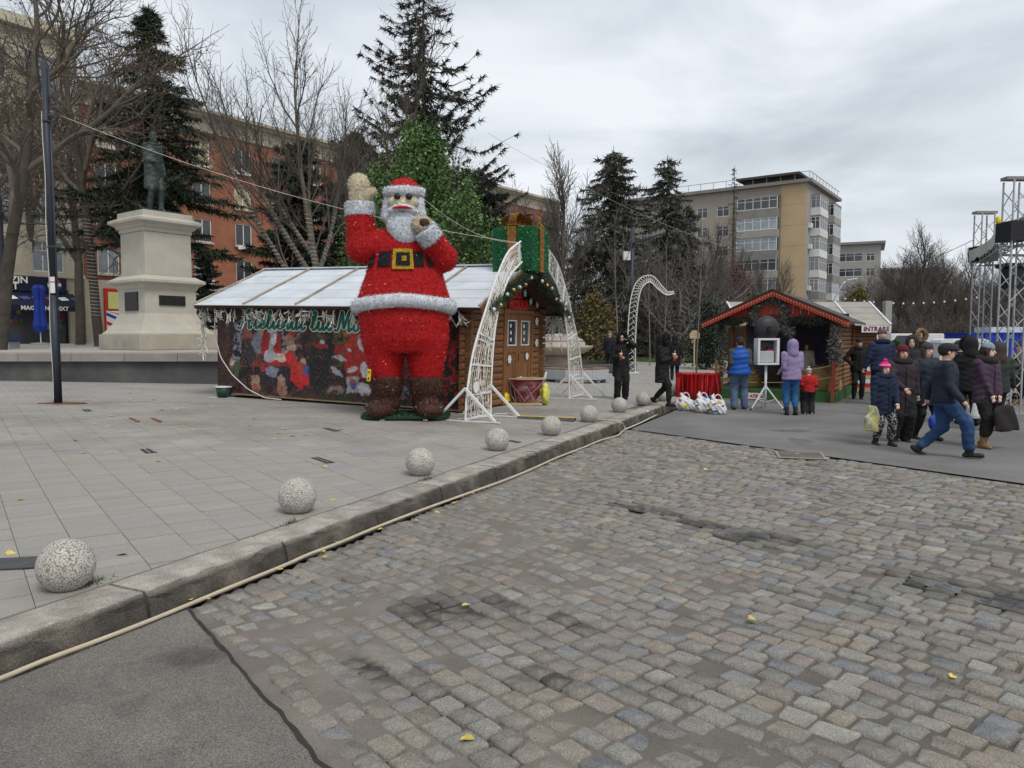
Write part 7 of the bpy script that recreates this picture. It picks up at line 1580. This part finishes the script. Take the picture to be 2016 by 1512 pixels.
b = MB(); b.lathe([(.20,.05),(.24,.12),(.34,.46),(.37,.58)], 20, ex=1.1, ey=.8); b.build('basket_wall', 'basket_red', bs_, True); b = MB(); b.tube([(.44*math.cos(a),.31*math.sin(a),.60) for a in np.linspace(0,6.283,25)], .022, 6); b.build('rim', 'light_wood', bs_, True)
b = MB(); b.box(-.38,.38,-.26,.26,0,.045); b.build('base_board', 'light_wood', bs_)
for k in range(16):
    b = MB(); a0 = k*.4+.3*math.sin(k*3.1); tw2 = 1.5*math.sin(k*1.9); z1 = .3+.25*abs(math.sin(k*2.2)); b.tube([((.25+.15*t)*1.16*math.cos(a0+t*tw2), (.25+.15*t)*.86*math.sin(a0+t*tw2), .07+z1*t) for t in np.linspace(0,1,8)], .004, 4); b.build('wrap_band', 'clear_wrap', bs_)
S = SDF((.2,-.5,0),(.75,.5,.8),.03); S.ell((.44,0,.22),(.10,.24,.26),.03); S.cone((.42,0,.3),(.38,.0,.52),.10,.03,.08); S.disp(lambda X,Y,Z: .022*np.sin(X*31+Z*23)*np.sin(Y*27+Z*9)); S.cut_below(.01); S.build('yellow_net', 'yellow_net', bs_)
for sx in (-1,1): S = SDF((sx*.44-.12,-.15,.5),(sx*.44+.12,.15,.85),.02); S.cone((sx*.42,0,.6),(sx*.46,0,.74),.035,.028,.02); S.build('tied_corner', 'snow_white', bs_)
p = pave(986,797); S = SDF((-.35,-.3,-.01),(.35,.3,.45),.02); S.ell((0,0,.12),(.20,.17,.13),.04); S.ell((.1,-.05,.20),(.1,.1,.1),.04); S.cone((-.1,.05,.2),(-.12,.1,.32),.07,.03,.03); S.disp(lambda X,Y,Z: .016*np.sin(X*40+Z*28)*np.sin(Y*36+Z*11)); S.cut_below(0); o = S.build('yellow_bag', 'yellow_bag', None); o.location = p; tag(o, 'crumpled yellow plastic bag at the chalet wall', 'bag')
p = pave(1003,792); S = SDF((-.3,-.3,-.01),(.3,.3,.5),.02); S.ell((0,0,.16),(.16,.14,.17),.04); S.disp(lambda X,Y,Z: .016*np.sin(X*35+Z*28)*np.sin(Y*36+Z*15)); S.cut_below(0); o = S.build('clear_bag', 'clear_wrap', None); o.location = p; tag(o, 'crumpled clear plastic bag between the yellow bag and the basket', 'bag')
# ---- plastic bags and the red tinsel table by the kerb end
def plastic_bag(label, p, w, h, seed, prints, rz=0.0):
    t = thing('plastic_bag', label, 'bag', p, rz); S = SDF((-w,-w*.7,-.01),(w,w*.7,h*1.6),.022); S.ell((0,0,h*.42),(w*.72,w*.45,h*.52),.04); S.ell((w*.3,-.05,h*.3),(w*.5,w*.4,h*.36),.05); S.cone((-w*.15,0,h*.8),(-w*.25,.02,h*1.12),.07,.035,.05)
    S.disp(lambda X,Y,Z: .022*np.sin(X*28+Z*21+seed)*np.sin(Y*26+Z*13)+.012*np.sin(X*61+Z*43)); S.cut_below(0); o = S.build('bag_body', 'plastic_white', t)
    b = MB(); b.tube([(w*.1+.09*math.cos(a),-.02,h*.85+.13*math.sin(a)) for a in np.linspace(-.3,math.pi+.3,12)], .014, 5); b.build('handle', 'plastic_white', t)
    V = np.array([v_.co for v_ in o.data.vertices]); rs_ = np.random.RandomState(seed)
    nm_ = [ (f.center, f.normal) for f in o.data.polygons if f.normal.y < -.5 and f.center.z < h*.75]
    for k in range(prints):
        c, n_ = nm_[rs_.randint(len(nm_))]; c = np.array(c)+np.array(n_)*.012; s_ = rs_.uniform(.035,.07); b = MB(); b.obox(c-np.array([s_,0,s_*.3]), c+np.array([s_,0,s_*.3]), .012, s_*.7); b.build('print_patch', ['blue_paint','red_paint','warn_yellow','turf'][k % 4], t)
    return t
plastic_bag('white plastic bag with a green and yellow print leaning at the kerb', g0(1347,808), .30, .36, 1, 3)
plastic_bag('bulging white plastic bag between the printed ones', g0(1382,812), .30, .40, 2, 2)
plastic_bag('white plastic bag with blue and red print and looped handle', g0(1410,815), .30, .38, 3, 9)
p = g0(1390, 803); b = MB(); b.box(-.13,.13,-.08,.08,0,.30); o = b.build('blue_box', 'parasol_blue', None, loc=p, bevel=.01); tag(o, 'bright blue box among the white plastic bags', 'box')
p = Dp(1376, 662, 20.2); rt = thing('tinsel_table', 'small table hung with shiny red tinsel curtain beside the stall', 'table', (p[0], p[1], 0), -.35)
b = MB(); b.box(-.50,.50,-.36,.36,.74,.77); b.build('table_top', 'red_paint', rt)
rs = np.random.RandomState(6)
for face in range(4):
    P = []; n = 420
    for k in range(n):
        t = rs.uniform(-1,1); P.append([(t*.52,-.38,.78),(.52,t*.38,.78),(t*.52,.38,.78),(-.52,t*.38,.78)][face])
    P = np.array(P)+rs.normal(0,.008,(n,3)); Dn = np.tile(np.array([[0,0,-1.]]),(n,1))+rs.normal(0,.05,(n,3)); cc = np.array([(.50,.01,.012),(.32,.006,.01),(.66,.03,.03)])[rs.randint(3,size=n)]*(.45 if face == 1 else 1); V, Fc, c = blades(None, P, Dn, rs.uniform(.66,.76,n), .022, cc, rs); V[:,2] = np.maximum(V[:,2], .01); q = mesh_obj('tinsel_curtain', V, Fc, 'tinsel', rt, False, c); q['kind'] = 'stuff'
for sx in (-.45,.45):
    for sy in (-.3,.3): b = MB(); b.box(sx-.02,sx+.02,sy-.02,sy+.02,0,.738); b.build('leg', 'steel_dark', rt)
# ---- photo frame on a tripod and the black dome
p = g0(1506,806); tp = thing('photo_stand', 'white photo stand on a tripod with a box frame and a black dome above', 'photo stand', p, .05)
b = MB(); b.tube([(0,0,.05),(0,0,1.12)], .032, 10); b.build('column', 'frame_white', tp, True); b = MB(); b.tube([(0,0,.50),(0,0,.56)], .055, 10); b.build('collar', 'frame_white', tp)
for a in (math.radians(200), math.radians(-25), math.radians(80)):
    b = MB(); b.tube([(.04*math.cos(a),.04*math.sin(a),.53),(.42*math.cos(a),.42*math.sin(a),.025)], .02, 8); l_ = b.build('leg', 'frame_white', tp); b = MB(); b.tube([(.02*math.cos(a),.02*math.sin(a),.18),(.24*math.cos(a),.24*math.sin(a),.26)], .011, 6); b.build('brace', 'frame_white', l_); b = MB(); sphere_mesh(b, (.43*math.cos(a),.43*math.sin(a),.025), .025, 8, 6); b.build('rubber_foot', 'black', l_)
b = MB(); b.box(-.27,.27,-.16,.12,1.10,1.15); b.box(-.27,.27,-.16,.12,1.70,1.75); b.box(-.27,-.21,-.16,.12,1.151,1.699); b.box(.20,.27,-.16,.12,1.151,1.699); b.box(-.209,.199,.08,.10,1.151,1.699); b.build('box_frame', 'frame_white', tp, bevel=.012)
b = MB(); b.box(-.19,.16,-.10,.02,1.16,1.44); b.build('printer', 'bench_grey', tp, bevel=.01); b = MB(); b.box(-.20,.19,.04,.075,1.155,1.69); b.build('dark_back', 'steel_dark', tp); b = MB(); b.box(-.02,.13,-.09,-.02,1.445,1.47); b.build('pink_card', 'pink_paint', tp); b = MB(); b.tube([(.06,-.06,1.50),(.06,.0,1.50)], .045, 12); b.build('lens', 'black', tp)
b = MB(); b.tube([(0,0,1.751),(0,0,1.93)], .018, 8); b.build('neck', 'frame_white', tp)
b = MB(); V = []; b.lathe([(.0,0),(.12,.012),(.22,.045),(.29,.10),(.315,.16),(.305,.165),(.20,.10),(.0,.07)], 30); dm = b.build('dome', 'dome_black', tp, True); dm.location = (0,-.16,1.98); dm.rotation_euler = (-math.pi/2,0,0)
b = MB(); b.tube([(0,-.02,1.98),(0,-.18,1.98)], [.055,.05], 10); b.box(-.04,.04,-.21,-.165,1.92,2.04); b.build('dome_mount', 'black', tp)
# ---- cups and hand bags
mat('cup', (.36,.10,.04), .5, .1, 4)
for key, lab in (('w1','orange paper cup with a straw held by the woman in glasses'),('w2','dark orange paper cup held by the woman in profile')):
    q = hold[key]['hr']; t = thing('paper_cup', lab, 'cup', (q[0]+.02, q[1]-.07, q[2]-.06)); b = MB(); b.lathe([(.03,0),(.042,.15)], 14); b.build('cup_body', 'cup', t, True); b = MB(); b.lathe([(.044,.15),(.044,.17),(.0,.18)], 14); b.build('lid', 'snow_white', t); b = MB(); b.tube([(.01,0,.17),(.02,0,.25)], .005, 5); b.build('straw', 'snow_white', t)
q = (hold['purple']['hl']+hold['purple']['hr'])/2; t = thing('shopping_bag', 'black square fabric shopping bag held in front of the purple coat', 'bag', (q[0]+.10, q[1]-.10, 0), .25)
S = SDF((-.32,-.12,.24),(.32,.12,.80),.016); S.column([(.30,.25,.055,.02,0),(.36,.235,.06,.02,0),(.66,.19,.045,0,0),(.71,.18,.03,0,0)], .01); S.disp(lambda X,Y,Z: .008*np.sin(X*20+Z*15)); S.build('bag_body', cloth((.022,.017,.018)), t); b = MB(); b.tube([(-.08,0,.70),(-.05,-.01,.79),(.05,-.01,.79),(.08,0,.70)], .009, 5); b.build('handle', 'black', t)
q = hold['girl']['hr']; t = thing('shopping_bag', 'pale yellow printed shopping bag hanging beside the girl', 'bag', (q[0]-.02, q[1]-.02, 0), .3)
mat('bag_yellow', (.42,.40,.16), .5, .4, 14, .3, 20, col2=(.30,.30,.26), s2=9, lo2=.5, hi2=.6); S = SDF((-.26,-.14,.18),(.26,.14,.85),.016); S.column([(.24,.17,.06,-.02,0),(.3,.17,.07,-.02,0),(.58,.13,.05,0,0),(.66,.10,.03,0,0)], .01); S.disp(lambda X,Y,Z: .010*np.sin(X*24+Z*19)); S.build('bag_body', 'bag_yellow', t); b = MB(); b.tube([(-.05,0,.65),(0,0,q[2]-.05),(.05,0,.65)], .008, 5); b.build('handle', 'bag_yellow', t)
p = gd(1850,12.2); t = thing('shopping_bag', 'blue plastic bag carried low behind the man in the cap', 'bag', (p[0],p[1],0), .4); S = SDF((-.24,-.14,.22),(.24,.14,.70),.016); S.column([(.26,.15,.06,0,0),(.32,.17,.07,0,0),(.52,.12,.05,0,0),(.60,.05,.03,0,0)], .01); S.disp(lambda X,Y,Z: .012*np.sin(X*24+Z*19)); S.build('bag_body', 'parasol_blue', t)
p = gd(1927,14.7); t = thing('shopping_bag', 'white plastic bag carried by the person in the black fur hood', 'bag', (p[0],p[1],0), .4); S = SDF((-.2,-.14,.12),(.2,.14,.65),.016); S.column([(.16,.11,.05,0,0),(.22,.13,.06,0,0),(.46,.08,.04,0,0),(.56,.03,.03,0,0)], .01); S.build('bag_body', 'plastic_white', t)
# ---- octagonal bench, fountains
p = pave(1136,752); bn = thing('octagonal_bench', 'pale grey octagonal bench with wooden seat on pallets near the fountain', 'bench', (p[0], p[1]+.4, p[2])); n = 8
for k in range(8):
    a0, a1 = math.pi/8+k*math.pi/4, math.pi/8+(k+1)*math.pi/4; r0, r1 = 1.17, .65
    P = [(r1*math.cos(a0),r1*math.sin(a0)),(r0*math.cos(a0),r0*math.sin(a0)),(r0*math.cos(a1),r0*math.sin(a1)),(r1*math.cos(a1),r1*math.sin(a1))]; c = np.mean(P,0); P = [tuple(c+(np.array(q)-c)*.99) for q in P]
    b = MB(); b.slab(P, .10, .43); b.build('bench_segment', 'bench_grey', bn, bevel=.008); P2_ = [tuple(c+(np.array(q)-c)*.93) for q in P]; b = MB(); b.slab(P2_, .431, .47); b.build('seat_board', 'bench_wood', bn); b = MB(); am = (a0+a1)/2; b.box(.95*math.cos(am)-.07,.95*math.cos(am)+.07,.95*math.sin(am)-.07,.95*math.sin(am)+.07,0,.099); b.build('pallet_foot', 'bench_grey', bn)
for u, d, sc_f, lab in ((1097,34.0,1.0,'round stone fountain bowl with a pale dome behind the light arch'),(1352,52,1.0,'distant round stone fountain bowl by the wire-wound tree')):
    p = Dp(u, 662, d); ft = thing('fountain', lab, 'fountain', (p[0], p[1], .30)); b = MB(); b.lathe([(3.6,0),(3.6,.30),(3.3,.32),(3.3,.1)], 36, cap=False); b.build('basin_wall', 'granite_dark', ft); b = MB(); b.lathe([(.8,.0),(.75,.30),(.62,.5),(.7,.62)], 24); b.build('stem', 'fount', ft, True); b = MB(); b.lathe([(.5,.6),(1.2,.72),(1.6,.95),(1.66,1.06),(1.55,1.07),(1.3,1.05),(1.28,1.06),(1.28,1.22),(1.22,1.26)], 36); b.build('bowl', 'fount', ft, True); b = MB(); b.lathe([(1.24,1.261),(1.15,1.36),(.8,1.52),(.4,1.60),(.02,1.62)], 32); b.build('dome', 'fount_pink', ft, True); b = MB(); b.lathe([(3.28,.02),(3.28,.06),(.01,.065)], 36); b.build('basin_floor', 'granite_light', ft)
# ---- curled light ornament
p = pave(1243,735); cu = thing('curled_light_ornament', 'tall white lattice light ornament curling over at the top', 'light ornament', p)
cen = smooth_path([(0,0),(.0,1.5),(.08,2.9),(.30,3.7),(.75,3.95),(1.15,3.6),(1.45,3.35),(1.75,3.38)], 6); T = np.gradient(cen, axis=0); T /= np.linalg.norm(T,axis=1)[:,None]; Nn = np.stack([-T[:,1],T[:,0]],1); wd_ = np.interp(np.arange(len(cen)), [0,20,len(cen)-1],[.17,.16,.04])[:,None]; A_, B_ = cen+Nn*wd_, cen-Nn*wd_
b = MB(); b.tube([(q[0],0,q[1]) for q in A_], .022, 5); b.tube([(q[0],0,q[1]) for q in B_], .022, 5); b.build('frame', 'white_metal', cu)
b = MB()
for k in range(len(cen)-1): b.obox((A_[k][0],0,A_[k][1]),(B_[k+1][0],0,B_[k+1][1]),.018,.018); b.obox((B_[k][0],0,B_[k][1]),((A_[k+1]+B_[k+1])[0]/2,0,(A_[k+1]+B_[k+1])[1]/2),.016,.016)
b.build('light_strings', 'led_wire', cu)
b = MB(); b.box(-.3,.3,-.25,.25,0,.05); b.build('base_plate', 'white_metal', cu)
# ---- wooden sign pole, topiary
p = pave(1366,735); sp2 = thing('wooden_sign_pole', 'thin wooden pole with a small carved board on top left of the stall', 'sign', p); b = MB(); b.tube([(0,0,0),(0,0,1.6)], .035, 8); b.build('pole', 'light_wood', sp2); b = MB(); b.prism([(-.2,1.5),(.2,1.5),(.22,1.7),(.1,1.85),(-.1,1.85),(-.22,1.7)], -.05, -.035); b.build('board', 'light_wood', sp2)
p = Dp(1762, 662, 25); tpr = thing('topiary', 'small round clipped green bush behind the men at the stall', 'plant', (p[0], p[1], 0)); rs = np.random.RandomState(2); n = 2200; P = rs.normal(size=(n,3)); P /= np.linalg.norm(P,axis=1)[:,None]; D_ = P+rs.normal(0,.5,(n,3)); V, Fc, c = blades(None, P*.16*rs.uniform(.7,1,(n,1))+np.array([0,0,1.5]), D_, .05, .014, np.array([(.10,.15,.03)])*rs.uniform(.6,1.4,(n,1)), rs); mesh_obj('crown', V, Fc, 'foliage', tpr, False, c); b = MB(); b.tube([(0,0,.3),(0,0,1.4)], .02, 6); b.build('trunk', 'bark', tpr); b = MB(); b.lathe([(.16,0),(.2,.32)], 14); b.build('pot', 'bench_grey', tpr)
# ---- vehicles, toilets, container far right
def car(label, loc, rz, body, L=4.2, W=1.75, H=1.45, van=False):
    t = thing('van' if van else 'parked_car', label, 'van' if van else 'car', loc, rz)
    prof = [(-L/2,.35),(-L/2,.75),(-L/2+.1,.85),(-L*.27,.95),(-L*.12,H),(L*.27,H),(L*.42,.98),(L/2,.9),(L/2,.35)] if not van else [(-L/2,.35),(-L/2,.9),(-L/2+.25,1.05),(-L*.33,H*.97),(-L*.28,H),(L/2-.05,H),(L/2,H-.1),(L/2,.35)]
    b = MB(); b.prism(prof, -W/2, W/2); b.build('body', body, t, bevel=.06)
    wp_ = [(-L*.25,.97),(-L*.125,H-.08),(L*.25,H-.08),(L*.37,.97)] if not van else [(-L/2+.32,1.08),(-L*.32,H-.15),(-L*.1,H-.15),(-L*.1,1.08)]
    for sy in (-1,1): b = MB(); b.prism(wp_, sy*(W/2+.004)-.004, sy*(W/2+.004)+.004); b.build('side_window', 'glass_dark', t)
    for wx in (-L*.31, L*.31):
        for sy in (-1,1): b = MB(); b.tube([(wx,sy*(W/2-.2),.32),(wx,sy*(W/2+.02),.32)], .32, 18); w_ = b.build('wheel', 'tyre', t); b = MB(); b.tube([(wx,sy*(W/2+.021),.32),(wx,sy*(W/2+.03),.32)], .19, 14); b.build('rim', 'alu', w_)
    for sy in (-.6,.6): b = MB(); b.box(-L/2-.02,-L/2+.02,sy-.16,sy+.16,.62,.76); b.build('headlight', 'snow_white', t)
    return t
p = gd(1272,58,.1); car('white parked car beyond the lawn behind the curled ornament', p, .3, 'car_white')
p = gd(1176,60,.1); car('red parked car beyond the lawn right of the fountain', p, .2, 'car_red')
p = gd(1232,64,.1); car('blue parked car beyond the lawn behind the sapling', p, .1, 'car_blue')
p = gd(1783,56); car('white van behind the waiting men', p, .25, 'car_white', 5.2, 1.95, 2.0, True)
mat('toilet_white', (.58,.60,.61), .5, .06, 2); mat('toilet_blue', (.02,.20,.30), .5, .06, 2)
for i, (u, lab) in enumerate(((1857,'white-roofed cabin toilet beside the far bare shrub'),(1888,'white-roofed cabin toilet between two others'),(1921,'white-roofed cabin toilet next to the blue container'))):
    p = gd(u,40); t = thing('cabin_toilet', lab, 'cabin', p, .1); b = MB(); b.box(-.42,.42,-.4,.4,0,1.45); b.build('cabin_wall', 'toilet_white', t); b = MB(); b.box(.18,.43,-.415,-.402,.1,1.4); b.build('door_panel', 'toilet_blue', t); b = MB(); V = []; b.prism([(-.46,1.452),(.46,1.452),(.40,1.60),(.15,1.67),(-.15,1.67),(-.40,1.60)], -.45, .45); b.build('roof', 'toilet_white', t)
p = gd(1975,44); t = thing('blue_container', 'long bright blue site container behind the stage towers', 'container', (p[0]-.6,p[1],0), -.03)
for k in range(16): b = MB(); b.box(-2.2+k*.5+.01,-2.2+(k+1)*.5-.01,-1.2+(.03 if k % 2 else 0),1.2,.1,1.95); b.build('wall_panel', 'parasol_blue', t)
b = MB(); b.box(-2.25,5.85,-1.23,1.23,1.952,2.02); b.build('roof_edge', 'parasol_blue', t)
p = gd(1955,46); b = MB(); b.box(-1.3,1.3,-.8,.8,2.03,2.35); o = b.build('white_roof_unit', 'toilet_white', None, loc=(p[0],p[1]-1,0)); tag(o, 'low white roof unit lying on the blue container', 'roof unit')
p = gd(1745,34); b = MB(); b.box(-.15,.15,-.15,.15,0,3.4); o = b.build('concrete_post', 'grey_wall', None, loc=p, bevel=.02); tag(o, 'grey concrete post beyond the entrance sign', 'post')
# red and white boards behind the man by the stall wall
p = gd(1705,23.5); t = thing('striped_board_stack', 'red and cream striped boards standing behind the man in black', 'boards', p, .1)
for k in range(6): b = MB(); b.box(-.42,.42,-.03,.03,.05+k*.13,.05+(k+1)*.13-.004); b.build('board', ['light_wood','red_paint','snow_white'][k % 3], t)
# ---- lawn by the fountain
lw = [gd(1010,46,.31), gd(1420,43,.27), gd(1440,57,.27), gd(1000,60,.31)]; lo_ = grid_poly_sheet('lawn', [q[:2] for q in lw], .33, 'grass_ground'); rs = np.random.RandomState(9); n = 16000; a = rs.rand(n,1); c = rs.rand(n,1); L4 = np.array(lw); P = (L4[0]*(1-a)+L4[1]*a)*(1-c)+(L4[3]*(1-a)+L4[2]*a)*c; P[:,2] = .33; V, Fc, cc = blades(None, P, np.tile([[0,0,1.]],(n,1))+rs.normal(0,.35,(n,3)), rs.uniform(.08,.2,n), .02, np.array([(.085,.15,.03)])*rs.uniform(.6,1.5,(n,1)), rs); o = mesh_obj('lawn_grass', V, Fc, 'foliage', None, False, cc); tag(o, 'short green grass of the lawn by the fountain', 'grass', kind='stuff')
rs = np.random.RandomState(10)
# ---- drains and plates in the paving
def grate(label, u, v, L_, W_, ang, kind):
    p = np.array(pave(u, v)) if kind != 'road' else np.array(Zp(u, v, 0)); t = thing('drain_grate', label, 'drain', p+np.array([0,0,.003]), ang); b = MB(); b.box(-L_/2,L_/2,-W_/2,W_/2,0,.003); b.build('frame', 'steel_dark', t)
    for k in range(4): b = MB(); y = -W_/2+W_*(k+.5)/4; b.box(-L_/2+.02,L_/2-.02,y-W_*.06,y+W_*.06,.0032,.007); b.build('slot', 'black' if k % 2 else 'granite_side', t)
ga = math.atan2(d1[1], d1[0])
grate('long slotted drain in the slabs before the second ball', 635, 906, .50, .12, ga, 'p'); grate('slotted drain in the slabs before Santa', 652, 846, .50, .12, ga, 'p'); grate('pale slotted drain among the fallen leaves', 292, 888, .42, .14, ga, 'p'); grate('small slotted drain near the lamp post', 172, 808, .45, .14, ga, 'p'); grate('slotted drain right of the third ball', 1005, 868, .45, .10, ga, 'p')
p = pave(-5,1112); b = MB(); b.box(-.35,.35,-.14,.14,.0,.008); o = b.build('metal_cover', 'steel_dark', None, loc=p+np.array([0,0,.002]), rz=.2); tag(o, 'dark metal drain plate in the slabs behind the nearest stone ball', 'drain plate')
p = Zp(1575,897,0); t = thing('manhole_cover', 'worn rectangular manhole frame at the edge of the asphalt', 'manhole', p+np.array([0,0,.003]), -.25); b = MB(); b.box(-.30,.30,-.28,.28,0,.006); b.build('cover', 'kerb_face', t); b = MB(); b.box(-.34,.34,-.32,-.285,0,.014); b.box(-.34,.34,.285,.32,0,.014); b.box(-.34,-.305,-.284,.284,0,.014); b.box(.305,.34,-.284,.284,0,.014); b.build('frame', 'granite_side', t)
for u, v, L_, ang in ((262,826,.9,ga),(305,826,.9,ga)):
    p = pave(u, v); b = MB(); b.box(-L_/2,L_/2,-.035,.035,0,.003); o = b.build('rusty_slot_drain', 'rust', None, loc=np.array(p)+np.array([0,0,.002]), rz=ang); tag(o, 'rusty slot drain in the reddish slabs', 'drain', 'twin rusty slot drains')
mat('rust_slab', (.27,.205,.17), .9, .2, 2)
# ---- fallen leaves
lm = []
for k in range(3):
    r_ = random.Random(k); n = 9; V = [(0,0,.008)]; 
    for i in range(n): a = 2*math.pi*i/n; rr = .045*(1+.25*math.cos(3*a+k))*(.8+.4*r_.random()); V.append((rr*math.cos(a)*1.2, rr*math.sin(a), .004+.018*r_.random()*abs(math.sin(a+k))))
    V += [(-.055,0,.004),(-.10,.01,.006),(-.10,.014,.006)]
    me = bpy.data.meshes.new('fallen_leaf'); me.from_pydata(V, [], [(0,i+1,(i+1) % n+1) for i in range(n)]+[(n+1,n+2,n+3)]); me.materials.append(MATS['leaf_yellow']); lm.append(me)
rl = random.Random(3); spots = [('p',u,v) for u, v in ((240,1092),(20,1090),(130,910),(165,892),(215,890),(48,855),(290,870),(40,984),(490,838),(470,862),(565,868),(500,825),(640,920),(380,845),(150,868),(312,908),(655,985),(860,1010),(640,812),(560,845))]
spots += [('p', rl.uniform(0,420), rl.uniform(762,840)) for _ in range(46)] + [('p', rl.uniform(420,700), rl.uniform(825,880)) for _ in range(8)]
spots += [('r',u,v) for u, v in ((555,1105),(550,1122),(600,1096),(636,1087),(640,1097),(375,1180),(412,1180),(245,1222),(45,1300),(300,1205),(665,1068),(680,1066),(920,1455),(918,1192),(1875,1333),(1480,1220),(750,1042),(895,990),(930,972),(940,960),(990,948),(1130,890),(1150,889),(1170,873),(1390,925),(1810,930),(1385,832),(1345,828),(820,1025),(1680,825))]
for i, (k, u, v) in enumerate(spots):
    p = np.array(pave(u, v)) if k == 'p' else np.array(Zp(u, v, .012)); o = bpy.data.objects.new('fallen_leaf', lm[i % 3]); COL.objects.link(o); o.location = p+np.array([0,0,.003]); o.rotation_euler = (rl.uniform(-.2,.2), rl.uniform(-.2,.2), rl.uniform(0,6.3)); s_ = rl.uniform(.45,.85)*(.8 if k == 'r' else 1); o.scale = (s_,s_,s_)
    tag(o, 'yellow fallen leaf lying on the slabs of the square' if k == 'p' else 'yellow fallen leaf lying on the road below the kerb', 'leaf', 'leaves fallen on the slabs' if k == 'p' else 'leaves fallen on the road')
# weeds at the foot of the kerb blocks
for u, v, lab in ((175,1150,'weed tuft behind the nearest stone ball'),(575,1030,'weed tuft in the joint behind the kerb'),(840,944,'weed tuft at the foot of the third stone ball')):
    p = pave(u, v); n = 60; P = np.stack([rs.normal(0,.07,n), rs.normal(0,.025,n), np.zeros(n)],1); V, Fc, c = blades(None, P, rs.normal(0,.7,(n,3))+np.array([0,0,.5]), .05, .004, np.array([(.05,.085,.02)])*rs.uniform(.6,1.4,(n,1)), rs); V[:,2] = np.maximum(V[:,2],0); o = mesh_obj('weed_tuft', V, Fc, 'foliage', None, False, c, loc=p, rz=CH_RZ); tag(o, lab, 'weed', kind='stuff')
